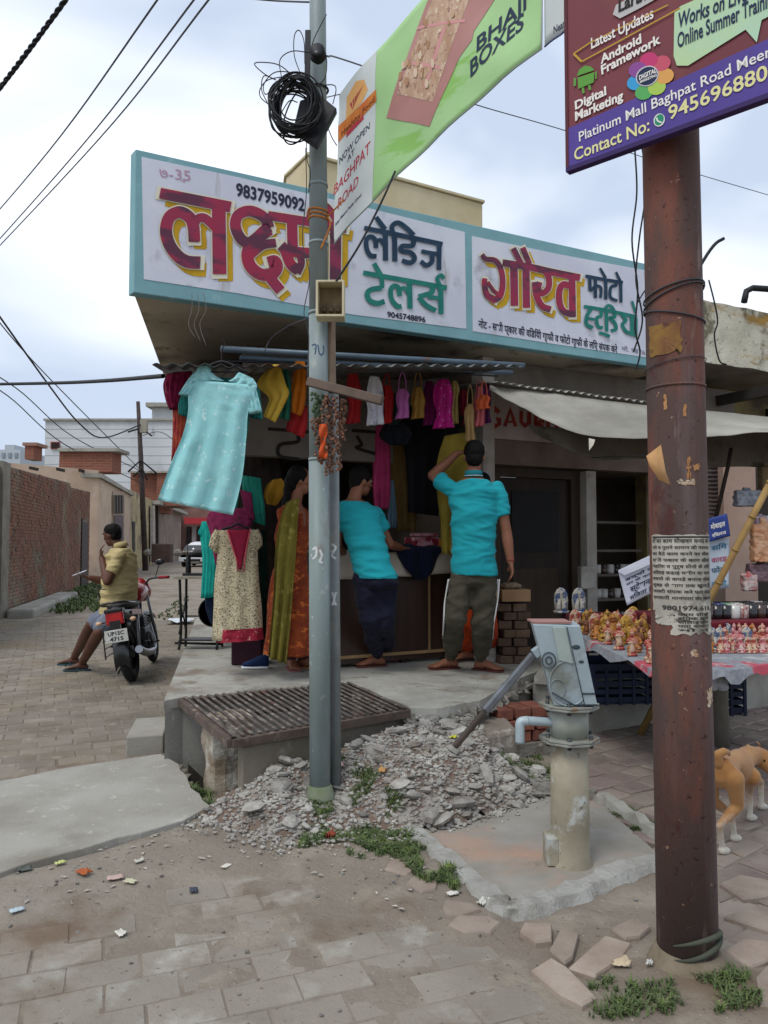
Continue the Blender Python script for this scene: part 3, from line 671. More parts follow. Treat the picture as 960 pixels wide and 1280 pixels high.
m = MB(); fline(m, 'नोट - सभी प्कार की विडियो ग्ाफी व फोटो ग्ाफी के लिए संपक करे'.replace('विडियो', 'विडियो'), (598, 409), (772, 441), .085, .02); m.build('painted_note', P_ink, shop, fix=False)
m = MB(); fline(m, 'मो. 9876503248', (777, 438), (832, 448), .055, .01); m.build('painted_note', mat('faded ink', '#77788a'), shop, fix=False)
m = MB(); ribbon(m, C1([(215, 30), (245, 45), (230, 20)]), .8, fsign, .001); fline(m, '७-35', (199, 222), (238, 226), .10, .0); m.build('painted_mark', mat('faint pink paint', '#b58fa6'), shop, fix=False)
# -- hooks and stain runs under the sign
mw = mat('dull wire', '#77736c', rough=.6, metal=.4)
h = thing('wire_hook', 'thin wire loops dangling under the left end of the signboard', 'wire', FP(.42, 3.03, -.01))
for k in range(3):
    p = onp(240+k*7, 365, F0+PN*.03, PN); MB().tube(catmull([p, p+V((.01*k, 0, -.12)), p+V((-.02, 0, -.22)), p+V((.02, .01, -.30-.03*k))]), .0022, 5).build('wire_strand', mw, h)
# ---- front wall line
W0 = V((.87, 6.43, 0))
def WP(s, z, d=0): return W0+U*s+VV*d+V((0, 0, z))
M_lint = mat('grimy shaded plaster', '#7d766d', '#69625a', sc=2, rough=.9, bump=.003, bs=40, lay=(('#7b7166', 3, .56, .68),))  # plaster colour darkened for grime and for the shade under the awning
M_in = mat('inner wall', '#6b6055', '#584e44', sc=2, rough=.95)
M_pillar = mat('pale pillar plaster', '#b3aea6', '#9b968c', sc=4, rough=.9, bump=.002, bs=40, lay=(('#787066', 3, .58, .7),))
m = MB(); m.prism([WP(-2.15, PZ), WP(-.1, PZ), WP(-.1, PZ, 3.4), WP(-2.15, PZ, 3.4)], (0, 0, -.004))
def wallp(name, s0, s1, z0, z1, d0, d1, mt, **k):
    m = MB(); m.prism([WP(s0, z0, d0), WP(s1, z0, d0), WP(s1, z0, d1), WP(s0, z0, d1)], (0, 0, z1-z0)); return m.build(name, mt, shop, **k)
wallp('pillar', -.05, .07, PZ, 3.04, -.06, .12, M_pillar, bevel=.006)
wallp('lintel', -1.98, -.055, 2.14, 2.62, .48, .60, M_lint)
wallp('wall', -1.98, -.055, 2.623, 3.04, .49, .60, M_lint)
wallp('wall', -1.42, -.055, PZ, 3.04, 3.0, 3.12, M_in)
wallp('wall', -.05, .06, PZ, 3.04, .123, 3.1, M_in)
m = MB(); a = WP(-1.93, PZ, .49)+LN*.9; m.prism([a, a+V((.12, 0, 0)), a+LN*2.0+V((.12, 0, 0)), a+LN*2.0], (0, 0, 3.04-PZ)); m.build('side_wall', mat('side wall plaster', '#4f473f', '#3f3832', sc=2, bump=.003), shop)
# painted word on the lintel
m = MB()
def lsign(px, py, lift): return onp(px, py, WP(0, 0, .476-lift), PN)
for k, (P, wd, sm) in enumerate((([(335, 536), (400, 541)], 4, 0), ([(372, 541), (372, 552), (350, 556), (350, 570), (374, 574)], 4.5, 1), ([(392, 541), (392, 575)], 4.5, 0), ([(440, 538), (482, 541)], 4, 0), ([(446, 545), (452, 556), (446, 560), (472, 568)], 4, 1), ([(472, 541), (473, 570)], 4, 0))):
    ribbon(m, P, wd, lsign, .001+k*.0002, bool(sm))
tag(m.build('painted_word', mat('black paint', '#26221f'), shop, fix=False), kind='stuff')
# second shop: sign band, beam, door, shelves
M_sign2 = mat('grubby sign board', '#b7aaa4', '#9e8f88', sc=3, rough=.85, lay=(('#7e706a', 4, .58, .7),))
sh2 = thing('photo_studio', 'dark second shop front with a faded red lettered band under the grey tarpaulin', 'shop front', WP(.1, PZ))
def w2(name, s0, s1, z0, z1, d0, d1, mt, par=None, **k):
    m = MB(); m.prism([WP(s0, z0, d0), WP(s1, z0, d0), WP(s1, z0, d1), WP(s0, z0, d1)], (0, 0, z1-z0)); return m.build(name, mt, par or sh2, **k)
w2('sign_band', .075, 3.2, 2.34, 2.78, -.02, .1, M_sign2, bevel=.004)
w2('lintel', .072, 3.2, 2.12, 2.337, .0, .14, mat('brown lintel', '#7d6d61', '#695b51', sc=4, bump=.003))
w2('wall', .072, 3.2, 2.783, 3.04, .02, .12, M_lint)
M_dw = mat('dark varnished wood', '#2f261e', '#221b15', sc=3, rough=.7, stretch=(6, 6, .6))
M_ply = mat('brown plywood', '#3f3226', '#33281e', sc=2, rough=.7, stretch=(5, 5, .5))
w2('door_frame', .12, .20, PZ, 2.1, .05, .12, M_ply); w2('door_frame', 1.0, 1.10, PZ, 2.1, .05, .12, M_ply)
w2('door_frame', .203, .997, 2.02, 2.1, .05, .12, M_ply)
dr_ = w2('door', .205, .995, PZ+.01, 2.015, .08, .11, M_dw)
w2('door_panel', .34, .86, 1.35, 1.9, .07, .085, mat('dark door glass', '#101010', rough=.5, spec=.2), dr_)
w2('door_panel', .34, .86, .6, 1.2, .068, .085, M_ply, dr_, bevel=.01)
w2('pilaster', 1.12, 1.24, PZ, 2.1, -.02, .12, M_pillar, bevel=.005)
w2('wall', 2.05, 2.2, PZ, 2.12, 0, .14, M_pillar)
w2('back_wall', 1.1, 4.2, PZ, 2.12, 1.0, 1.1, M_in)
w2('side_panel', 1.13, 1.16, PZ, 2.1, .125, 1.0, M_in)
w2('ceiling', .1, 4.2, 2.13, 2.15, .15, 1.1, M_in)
Mshf = mat('grey shelf board', '#6c655c', '#59534b', sc=4, rough=.7)
for z in (.62, .86, 1.10, 1.34, 1.62): w2('shelf', 1.2, 2.05, z, z+.025, .22, .48, Mshf, bevel=.003)
w2('shelf_post', 1.17, 1.2, PZ, 2.1, .22, .26, Mshf); w2('shelf_post', 1.62, 1.65, PZ, 2.1, .50, .52, Mshf)
# red lettering on the band
m = MB()
def ssign(px, py, lift): return onp(px, py, WP(0, 0, -.022-lift), PN)
cg = crop(600, 470, 960/220)
Gs = [([(105, 200), (85, 180), (60, 205), (62, 255), (85, 275), (105, 260), (105, 235), (88, 235)], 5), ([(135, 275), (165, 185), (195, 275)], 4.6), ([(148, 250), (185, 250)], 2.5),
      ([(225, 190), (225, 250), (245, 272), (268, 255), (268, 195)], 4.6), ([(305, 280), (305, 215), (340, 220), (340, 250), (308, 252), (345, 285)], 4.6), ([(370, 250), (375, 300), (400, 320), (420, 295), (415, 250)], 4.6), ([(455, 315), (480, 245), (505, 318)], 3)]
for k, (P, wd) in enumerate(Gs): ribbon(m, cg(P), wd, ssign, .001+k*.0002, False)
m.build('red_lettering', mat('faded red paint', '#9c3527', '#7f2f24', sc=9), sh2, fix=False)
# roof room behind the parapet
M_bei = mat('beige render', '#c3b48f', '#b5a684', sc=1.2, rough=.9, bump=.004, bs=20, lay=(('#a0916f', 2.5, .6, .74, (1, 1, .2)), ('#cdc2a4', .7, .5, .7)))
rr = thing('roof_room', 'plain beige rendered roof room standing behind the painted signboard', 'building', (0, 9, ZT-.8))
A = at(385, 195, 8.4); B = at(603, 227, 9.6); C_ = at(358, 226, 8.9); zt = A.z
A = V((A.x, A.y, 0)); B = V((B.x, B.y, 0)); C_ = V((C_.x, C_.y, 0))
m = MB(); m.prism([p+V((0, 0, 3.1)) for p in (A, B, B+V((-1, 3, 0)), C_+V((-.6, 3, 0)), C_)], (0, 0, zt-3.1)); m.build('wall', M_bei, rr, bevel=.01)
m = MB(); m.prism([p+V((0, 0, zt+.003)) for p in (A+V((0, -.03, 0)), B+V((.03, -.02, 0)), B+V((-1, 3, 0)), C_+V((-.6, 3, 0)), C_+V((-.03, 0, 0)))], (0, 0, .035)); m.build('coping', mat('pale coping', '#cbbf9d', '#b6aa8a', sc=3), rr, bevel=.006)
m = MB(); m.prism([p+V((0, 0, 3.15)) for p in (CN[0]+VV*.1, CN[1]+VV*.1, CN[1]+VV*5, CN[0]+cl*5.5)], (0, 0, .12)); m.build('roof', M_conc, shop)
# ---- neighbour on the right with old concrete parapet
M_old = mat('old lime plaster', '#ccc8b6', '#b5b09c', sc=3, rough=.92, bump=.008, bs=25, lay=(('#6f6a58', 2.2, .54, .60), ('#a07f45', 1.6, .53, .62, (1, 1, 3)), ('#8d8874', 16, .58, .66), ('#5f5a4c', 5, .64, .70, (1, 1, .25))))
nb_ = thing('old_building', 'old neighbouring building with peeling lime plastered concrete eave behind the rusty pole', 'building', FP(SE+.2, PZ))
m = MB()
def old(u, v):
    p = FP(SE+.12+u*5, 0, 0); z = 3.16+v*.60+(.015*nz(u*60, 0, .3) if v in (0, 1) else 0); d = .012*nz(u*22, v*3, 1)
    return p+VV*d+V((0, 0, z))
m.grid(old, 60, 8, sm=False); o = m.build('parapet', M_old, nb_, fix=False)
m = MB(); m.prism([FP(SE+.12, 3.155, .02), FP(SE+5.1, 3.155, .02), FP(SE+5.1, 3.155, 2.6), FP(SE+.12, 3.155, 2.6)], (0, 0, .59)); m.build('eave_slab', mat('old soffit', '#8b857a', '#6d675d', sc=2.5, bump=.004), nb_)
m = MB(); m.prism([WP(2.25, 0, .35), WP(7, 0, .35), WP(7, 0, .5), WP(2.25, 0, .5)], (0, 0, 3.15)); m.build('wall', mat('ochre wall', '#a39667', '#877b57', sc=2.5, rough=.92, bump=.004, lay=(('#5e574a', 1.8, .54, .66),)), nb_)
for k in range(2):
    s = 2.95+k*1.15; MB().bar(WP(s, 2.92, .3), WP(s, 2.92, -1.4), .07, .10).build('eave_bracket', mat('iron black', '#2d2926', rough=.7), nb_)
# pink pillar, roller shutter and goods behind
pk = WP(3.15, 0, .0)
def pbox(name, px0, px1, py0, py1, Y, dep, mt, par, **k):
    a = at(px0, (py0+py1)/2, Y); b = at(px1, (py0+py1)/2, Y); zt = at(480, py0, Y).z; zb = at(480, py1, Y).z
    return MB().box(((a.x+b.x)/2, Y+dep/2, (zt+zb)/2), (b.x-a.x, dep, zt-zb)).build(name, mt, par, **k)
M_pink = mat('pink plaster', '#b49d90', '#a58d80', sc=2, rough=.9, bump=.002, lay=(('#8c7c70', 3, .58, .7),))
pbox('pillar', 905, 946, 540, 760, 6.9, .25, M_pink, nb_, bevel=.006)
shu = pbox('shutter_frame', 862, 906, 540, 552, 7.0, .1, M_dw, nb_)
Msh = mat('rusted shutter slat', '#6b6163', '#584f52', sc=6, rough=.6, metal=.3)
for k in range(26):
    y = 553+k*5.2; a = at(850, y, 7.02); b = at(905, y, 7.02); MB().tube([a, b], .017, 6).build('shutter_slat', Msh, nb_)
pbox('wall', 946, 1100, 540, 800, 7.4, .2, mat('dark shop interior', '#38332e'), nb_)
# ---- corrugated tin sheets
M_tin = mat('weathered tin', '#6d6f70', '#4d4a46', sc=3, rough=.55, metal=.5, bump=.001, lay=(('#5f4234', 2.2, .56, .68),))
def corr(name, label, A, B, C, D, n, amp, mt, group=None):
    """corrugated sheet: front edge A-B, back edge D-C, ridges run front to back"""
    m = MB(); k = n*6
    def f(u, v):
        p = A.lerp(B, u).lerp(D.lerp(C, u), v); return p+V((0, 0, amp*math.sin(u*n*2*PI)+.01*nz(u*8, v*2, 1)))
    m.grid(f, k, 4); o = m.build(name, mt, fix=False, thick=.002); return tag(o, label, 'roof sheet', group)
tA, tB = at(190, 456, 4.72), at(654, 457, 5.55)
tC, tD = FP(2.6, 3.0, 1.6), FP(.62, 2.92, 1.9)
corr('tin_sheet', 'dark corrugated tin sheet hung under the signboard over the tailor shop', tA, tB, tC, tD, 26, .012, M_tin)
uA, uB = at(622, 478, 6.0), at(850, 508, 6.25)
corr('tin_sheet', 'corrugated tin sheet with a light catching edge above the grey tarpaulin', uA, uB, FP(5.0, 2.95, 2.0), FP(2.7, 3.0, 1.9), 24, .012, mat('pale tin', '#9a9892', '#716e69', sc=4, rough=.5, metal=.4))
# blue grey pipes along the front that carry the garments
M_pipe = mat('blue grey pipe', '#5c6d7a', '#48535c', sc=3, rough=.45, metal=.3, lay=(('#6b5447', 6, .6, .7),))
def pipe(name, label, p, q, r, mt=M_pipe, cat='pipe', n=12):
    return tag(MB().tube([p, p.lerp(q, .5), q], r, n).build(name, mt), label, cat)
pipe('awning_pipe', 'long blue grey pipe along the front edge of the dark tin sheet', at(276, 436, 4.95), at(655, 457, 5.62), .022)
pipe('awning_pipe', 'second blue grey pipe just behind and below the front pipe', at(300, 447, 5.35), at(640, 466, 6.0), .02)
hang = pipe('hanging_rail', 'thin dark rail that the small blouses hang from', at(418, 459, 5.75), at(622, 470, 6.15), .008, mat('dark rail', '#27272b', rough=.5))
pipe('hanging_rail', 'thin dark rail the yellow blouse left of the grey pole hangs from', at(285, 452, 5.3), at(400, 452, 5.6), .008, mat('dark rail', '#27272b'))
# grey tarpaulin
M_tarp = mat('grey tarpaulin', '#918e84', '#7f7c73', sc=2.5, rough=.8, bump=.003, bs=25, lay=(('#7f7b72', 5, .58, .68, (.4, 2, 1)), ('#a19e94', 1.2, .5, .7)))
m = MB()
low = catmull([at(612, 488, 6.0), at(650, 508, 5.85), at(692, 530, 5.6), at(738, 545, 5.45), at(820, 548, 5.3), at(888, 546, 5.25), at(960, 540, 5.2), at(1120, 536, 5.1)], 6)
top = catmull([at(613, 481, 6.1), at(660, 487, 6.1), at(700, 492, 6.12), at(738, 498, 6.15), at(820, 508, 6.2), at(888, 514, 6.2), at(960, 521, 6.25), at(1120, 536, 6.3)], 6)
nn = len(low)-1
m.grid(lambda u, v: low[round(u*nn)].lerp(top[round(u*nn)], v)+V((0, 0, .014*math.sin(u*41+v*3)*math.sin(v*PI)-.02*math.sin(v*PI)*min(1, u*4)+.01*nz(u*20, v*4, 1))), nn, 10)
tag(m.build('tarpaulin', M_tarp, fix=False, thick=.004), 'faded grey tarpaulin awning sloping over the figurine stall', 'awning')
m = MB()
lo2 = catmull([at(668, 541, 5.95), at(735, 572, 5.9), at(820, 574, 5.9), at(888, 583, 5.9), at(960, 584, 5.9), at(1120, 590, 5.9)], 6); hi2 = catmull([at(660, 530, 5.95), at(735, 540, 5.95), at(820, 540, 5.95), at(888, 540, 5.95), at(960, 534, 5.95), at(1120, 530, 5.95)], 6); n2 = len(lo2)-1
m.grid(lambda u, v: lo2[round(u*n2)].lerp(hi2[round(u*n2)], v)+V((0, .03*math.sin(u*33+v), 0)), n2, 6)
tag(m.build('awning_valance', mat('dark tarpaulin', '#6b6459', '#575046', sc=3, rough=.85, lay=(('#403b34', 4, .55, .68),)), fix=False, thick=.004), 'dark brown cloth hanging down behind the lower edge of the grey tarpaulin', 'awning cloth')
m = MB(); p = at(736, 548, 5.44); m.add([p, p+V((.045, 0, -.01)), p+V((.03, -.01, -.05)), p+V((.0, -.005, -.09))], [(0, 1, 2, 3)])
tag(m.build('cloth_knot', fabric('white rag', '#cfc9bb'), thick=.012), 'short white cloth end tied at the low edge of the tarpaulin', 'rag')
# ---- counter of the tailor shop
kA, kB = V((-.50, 6.02, 0)), V((.83, 6.68, 0)); kd = (kB-kA).normalized(); kn = V((-kd.y, kd.x, 0))
ct = thing('shop_counter', 'dark wooden tailoring counter with pale batten strips and a white cloth edge', 'counter', kA+V((0, 0, PZ)))
def K(s, z, d=0): return kA+kd*s+kn*d+V((0, 0, z))
LC = (kB-kA).length
def kb(name, s0, s1, z0, z1, d0, d1, mt, **k):
    m = MB(); m.prism([K(s0, z0, d0), K(s1, z0, d0), K(s1, z0, d1), K(s0, z0, d1)], (0, 0, z1-z0)); return m.build(name, mt, ct, **k)
M_lam = mat('dark laminate', '#3f2a20', '#2e1f18', sc=2, rough=.4, spec=.5, stretch=(5, 5, .5))
M_bat = mat('pale batten', '#a98a62', '#8e7250', sc=6, rough=.6)
npn = 3
for i in range(npn): kb('front_panel', LC*i/npn+.008, LC*(i+1)/npn-.008, PZ+.09, 1.33, 0, .03, M_lam)
for i in range(npn+1): kb('batten', LC*i/npn-.009 if i else 0, LC*i/npn+.009, PZ+.10, 1.33, -.012, -.001, M_bat)
kb('batten', 0, LC, PZ+.075, PZ+.10, -.014, .03, M_bat); kb('batten', 0, LC, PZ+.03, PZ+.07, .0, .03, M_lam)
for s in (.03, LC/2, LC-.05): kb('foot', s, s+.05, PZ, PZ+.03, .03, .45, M_lam)
kb('side_panel', 0, .03, PZ+.05, 1.33, .032, .55, M_lam); kb('side_panel', LC-.03, LC, PZ+.05, 1.33, .032, .55, M_lam)
kb('top_board', -.02, LC+.02, 1.333, 1.36, -.03, .6, M_lam)
M_cloth = fabric('cream counter cloth', '#c9beb0', '#bcb0a1', bump=.001)
m = MB()
def ccl(u, v):
    s = -.03+u*(LC+.06)
    if v < .5: return K(s, 1.364+.002*nz(s*9, v, 1), .58-1.24*v)
    t = (v-.5)*2; return K(s, 1.362-t*(.24-.05*u)+.006*math.sin(s*13), -.045-.012*math.sin(s*19)*t-.006)
m.grid(ccl, 50, 12); tag(m.build('counter_cloth', M_cloth, fix=False, thick=.003), 'cream cloth spread over the counter and hanging down its front', 'cloth')
# dark blue sequinned garment heaped over the edge
M_nvy = fabric('navy sequin cloth', '#1a2036', '#12172a', lay=(('#8f93a6', 90, .72, .75),), bump=.006, bs=60)
m = MB()
pc_ = at(520, 672, 6.35)
def nav(u, v):
    a = u*2*PI; r = .2*(1-v*.0)
    x = (u-.5); s = .85+(x)*.62; t = v
    if t < .45: q = K(s, 1.375+.035*math.sin(t*7)+.02*nz(u*9, t*9, 1), .25-.62*t)
    else:
        tt = (t-.45)/.55; dep = .27*max(0, 1-(x*2.6)**2); q = K(s*1+(-.05*tt*x), 1.385-tt*max(.03, dep), -.075-.02*math.sin(u*22)-.015)
    return q
m.grid(nav, 36, 18); tag(m.build('folded_garment', M_nvy, fix=False, thick=.02), 'navy blue sequinned garment heaped over the counter edge', 'garment')
# packet of folded cloth
m = MB(); q = at(527, 648, 6.55); m.box((q.x, q.y, 1.43), (.26, .18, .10), rz=.5); m.box((q.x+.02, q.y, 1.50), (.22, .15, .03), rz=.35)
tag(m.build('cloth_packet', fabric('pink print packet', '#a8596a', '#c29aa0', sc=18, lay=(('#7b2230', 8, .52, .58),)), bevel=.012), 'pink and white printed cloth packet on the counter behind the navy garment', 'packet')
q = at(553, 650, 6.6); tag(MB().box((q.x, q.y, 1.42), (.14, .16, .1), rz=.5).build('cloth_packet', fabric('red yellow packet', '#a83a30', '#b8862e', sc=14), bevel=.015), 'red and yellow packet on the counter beside the standing man', 'packet')
# brick pedestal with carton right of the standing man
bp = thing('brick_pedestal', 'stubby brick pedestal on the platform right of the standing man', 'pedestal', at(645, 825, 6.25))
a0 = gr(622, 829, PZ); px_ = V((a0.x, a0.y, 0))
for r_ in range(7):
    for c in range(2):
        p = px_+V((.055+c*.125, .05, PZ+.035+r_*.073)); p += V(((.03 if r_ % 2 else 0), 0, 0)); MB().box(p, (.115, .2, .066), rz=.1+rnd.uniform(-.12, .12)).build('brick', mat('dusty brown brick', '#6f5a4a', '#574538', sc=6, rough=.95, bump=.012, bs=40, rnd=.2), bp, bevel=.006)
tag(MB().box(px_+V((.14, .03, PZ+.575)), (.25, .2, .10), rz=.12).build('carton', mat('brown cardboard', '#9c7d5c', '#8b6d4e', sc=3), bevel=.004), 'flat brown cardboard carton on top of the brick pedestal', 'carton')
tag(MB().ball(px_+V((.12, .03, PZ+.65)), (.10, .07, .035), n=12, k=6).build('paper_bundle', mat('crumpled newspaper', '#8b7a68', '#5e4b3c', sc=30, bump=.01), bevel=0), 'crumpled brown paper bundle on the cardboard carton', 'bundle')
q = at(733, 722, 6.7); tag(MB().box((q.x, q.y, q.z), (.13, .13, .20)).build('white_tin', mat('white tin', '#b9b6ae', '#9c9890', sc=8), bevel=.01), 'grey white box standing at the foot of the pilaster by the dark shelves', 'box')
# ================================================================ background along the lane
def wallq(name, P, Q, zb, zt, th, mt, parent, side=1, zt2=None, **k):
    """upright wall from P to Q (x, y), thickness behind it"""
    P = V((P[0], P[1], 0)); Q = V((Q[0], Q[1], 0)); t = (Q-P).normalized(); n = V((-t.y, t.x, 0))*side*th; zt2 = zt if zt2 is None else zt2
    m = MB(); a = V((0, 0, zb)); vs = [P+a, Q+a, Q+V((0, 0, zt2)), P+V((0, 0, zt))]
    m.prism(vs, n); return m.build(name, mt, parent, **k)
M_brm = mat('mortar bed', '#7b6c5e', '#66584c', sc=3, rough=.97, bump=.004)
M_brk = mat('old wall brick', '#775241', '#65483a', sc=.9, rough=.93, bump=.004, bs=60, lay=(('#7b6e5c', .55, .52, .66), ('#94604a', 4, .55, .7), ('#65695a', .8, .60, .72)))
wA, wB = V((-7.42, 14.6, 0)), V((-10.3, 26.0, 0))
bw = thing('brick_wall', 'long old red brick wall on the left side of the lane behind the parked motorcycle', 'wall', wA)
wt = (wB-wA).normalized(); wl = (wB-wA).length; wn = V((-wt.y, wt.x, 0))
def zt_w(s): return 2.96+.035*s-(.12 if s > 7.6 else 0)
m = MB(); m.prism([wA+V((0, 0, -.1)), wB+V((0, 0, -.1)), wB+V((0, 0, zt_w(wl)-.01)), wA+wt*7.61+V((0, 0, zt_w(7.61)-.01)), wA+wt*7.59+V((0, 0, zt_w(7.59)-.01)), wA+V((0, 0, zt_w(0)-.01))], wn*.2); m.build('mortar_core', M_brm, bw)
m = MB(); r = random.Random(2); row = 0; z = 0
DOOR = (9.9, 11.3)
while z < 3.4:
    s = -.12 if row % 2 else 0
    while s < wl-.05:
        if z+.07 < zt_w(s+.1) and not (s+.2 > DOOR[0] and s < DOOR[1] and z < 2.2):
            d = r.uniform(.008, .022); a = max(.005, s); b = min(wl, s+.222)
            if r.random() > .02:
                p = wA+wt*a-wn*d; q = wA+wt*b-wn*d; m.prism([p+V((0, 0, z)), q+V((0, 0, z)), q+wn*.05+V((0, 0, z)), p+wn*.05+V((0, 0, z))], (0, 0, .064))
        s += .235
    z += .075; row += 1
tag(m.build('bricks', M_brk, bw, fix=False), kind='stuff')
wallq('door', wA[:2] if 0 else (wA+wt*DOOR[0]-wn*.03)[:2], (wA+wt*DOOR[1]-wn*.03)[:2], 0, 2.15, .04, mat('weathered grey door', '#463d3a', '#352d2c', sc=3, rough=.8, stretch=(5, 5, .6)), bw)
wallq('door_post', (wA+wt*9.75-wn*.05)[:2], (wA+wt*9.9-wn*.05)[:2], 0, 2.25, .06, M_dw, bw)
wallq('plaster_pier', (wA-wt*.55-wn*.06)[:2], (wA+wt*.02-wn*.06)[:2], -.1, 3.0, .3, mat('grey pier', '#7f7a6f', '#686358', sc=3, bump=.004), bw)
wallq('wall', (wA-wt*6)[:2], (wA-wt*.56)[:2], -.1, 2.9, .3, mat('teal grey wall', '#6f7a76', '#5e655f', sc=2, bump=.003), bw)
tag(MB().bar(V((-7.0, 14.4, .06)), V((-8.3, 19.6, .06)), .5, .22).build('drain_curb', M_conc, bevel=.05), kind='structure')
# dirt verge in front of the wall
# pink plastered house
M_pk2 = mat('dusty pink render', '#b9a48f', '#a8927e', sc=.8, rough=.92, bump=.004, bs=12, lay=(('#8f7f6f', .6, .56, .7), ('#c9b8a5', 1.5, .6, .72)))
pkh = thing('pink_house', 'low dusty pink rendered house with a tall barred window beyond the brick wall', 'house', (-12, 32, 0))
P1 = at(122, 680, 29); P2 = at(163, 680, 40); P0 = at(-60, 680, 27)
P1.z = P2.z = P0.z = 0
zp = at(122, 588, 29).z
wallq('wall', P1[:2], P2[:2], 0, zp-.3, .3, M_pk2, pkh)
wallq('parapet', P0[:2], P1[:2], 0, zp+.25, .3, M_pk2, pkh, zt2=zp)
wallq('roof_slab', (P1+V((.15, -.1, 0)))[:2], (P2+V((.15, 0, 0)))[:2], zp-.29, zp-.12, 6, M_conc, pkh)
tt = (P2-P1).normalized(); tn = V((-tt.y, tt.x, 0))
def lw(name, par, o, px0, px1, py0, py1, mt, d=.06, th=.08, **k):
    """piece set on the lane-side plane of a house, given by the pixels it covers"""
    n = V((tt.y, -tt.x, 0)); P_ = o+n*d
    a = onp(px0, py1, P_, n); b = onp(px1, py1, P_, n); c = onp(px1, py0, P_, n); e = onp(px0, py0, P_, n)
    m = MB(); m.prism([a, b, c, e], -n*th); return m.build(name, mt, par, **k)
M_hole = mat('dark opening', '#2b2825', '#1d1b19', sc=3)
lw('window', pkh, P1, 141, 156, 614, 705, mat('window surround', '#a8937f', '#937f6d', sc=3), .04, .1)
lw('door_leaf', pkh, P1, 143, 154.5, 644, 700, mat('purple grey door', '#5f5254', '#4b4145', sc=3), .08)
wf = lw('window_opening', pkh, P1, 143, 154.5, 619, 642, M_hole, .08)
for k in range(4): lw('bar', pkh, P1, 143+k*3.4, 143.6+k*3.4, 619, 642, mat('window bar', '#6a6058'), .12, .03)
for k, x_ in enumerate((36, 70, 98)): pbox('drain_spout', x_, x_+2.6, 583+k*1.5, 586.5+k*1.5, 26.4+k, .6, M_dw, pkh)
# yellow peeling house
M_yel2 = mat('peeling ochre wall', '#a3936f', '#8f8061', sc=.9, rough=.93, bump=.01, bs=8, lay=(('#5f5648', .9, .54, .64), ('#b9ab8b', 2, .56, .7), ('#7a6f62', 3, .6, .7)))
yh = thing('ochre_house', 'old peeling ochre walled house in the lane between the pink house and the far pole', 'house', (-15, 45, 0))
P3 = at(190, 680, 50); P3.z = 0
wallq('wall', P2[:2], P3[:2], 0, at(163, 612, 40).z, .3, M_yel2, yh)
lw('window', yh, P2, 166, 170.5, 652, 690, M_hole, .05); lw('window', yh, P2, 177, 182, 640, 705, mat('rust door', '#7a4a35', '#5f3a2a', sc=2), .05)
bh = thing('brick_house', 'red brick upper storey standing above and behind the ochre wall', 'house', (-15, 50, 0))
M_bt = mat('far brick', '#87503f', '#764536', sc=1, rough=.95, brick=(1, '#7d6a5c', (PI/2, 0, 0), .5, .12), bump=.01, bs=10)
pbox('wall', 163, 196, 590, 640, 52, 4, M_bt, bh); pbox('wall', 196, 222, 590, 632, 51.5, 4, M_bt, bh)
pbox('coping', 162, 223, 588.5, 591, 51.3, 4.5, M_conc, bh); pbox('window', 205, 211, 606, 624, 51.4, .3, M_hole, bh)
rh = thing('row_house', 'row house with brown posts and dark doorways at the far end of the lane', 'house', (-16, 58, 0))
P4 = at(226, 680, 68); P4.z = 0; zr = at(190, 626, 50).z
wallq('wall', P3[:2], P4[:2], 0, zr, .3, mat('brown grey row wall', '#84746a', '#6d5e55', sc=.7, lay=(('#9a8a7c', 1, .55, .7),)), rh)
wallq('eave', (P3+V((.6, -.3, 0)))[:2], (P4+V((.6, 0, 0)))[:2], zr-.25, zr, .9, M_conc, rh)
for k in range(6):
    x_ = 192+k*5.6; lw('post', rh, P3, x_, x_+1.4, 632, 702-k*.8, M_dw if k % 2 else M_pillar, .25, .2)
    lw('doorway', rh, P3, x_+2, x_+4.6, 645, 700-k*.6, M_hole, .05, .06)
# closing buildings at the lane's end
eh = thing('lane_end_house', 'reddish shop at the end of the lane with a small red awning', 'house', at(240, 680, 76))
pbox('wall', 214, 275, 590, 697, 76, 3, mat('far shop wall', '#7f625a', '#6b5048', sc=.5), eh); pbox('awning', 230, 262, 647, 655, 74, 1.5, mat('red awning', '#9b2f35'), eh)
for k in range(4): pbox('door_panel', 233+k*7, 238+k*7, 658, 694, 75.8, .2, mat('pale shutter', '#a09a98') if k % 2 else M_hole, eh)
# big white building
M_wb = mat('white block render', '#c7cbcd', '#b9bdbf', sc=.12, rough=.95, bump=.01, bs=2, brick=None, lay=(('#a4a8aa', .25, .52, .7), ('#8f9495', 1.2, .64, .74, (1, 1, .3))))
wb = thing('white_building', 'big blank white building rising beyond the lane behind the far pole', 'building', at(130, 680, 90))
pbox('wall', 55, 300, 524, 700, 90, 20, M_wb, wb); pbox('coping', 54, 301, 523, 525.5, 89.7, 20.5, M_conc, wb)
pbox('stair_tower', 190, 300, 508, 524, 92, 6, M_wb, wb); pbox('tower_slab', 182, 302, 503, 508, 91, 8, M_conc, wb)
f_ = pbox('window', 63, 74, 552, 561, 89.8, .3, mat('far window frame', '#a05b52'), wb)
for k in range(3): pbox('pane', 64+k*3.4, 66.6+k*3.4, 553, 560, 89.7, .1, M_hole, f_)
for k in range(14): pbox('course_line', 56, 299, 536+k*11, 536.5+k*11, 89.97, .1, mat('block joint', '#a3a7a9'), wb)
rb = thing('brick_rooftop', 'flat red brick roof room with a concrete slab above the pink house', 'building', at(110, 680, 34))
pbox('wall', 74, 140, 563, 590, 34, 1.2, M_bt, rb); pbox('slab', 72, 148, 560, 564, 33.8, 1.5, M_conc, rb)
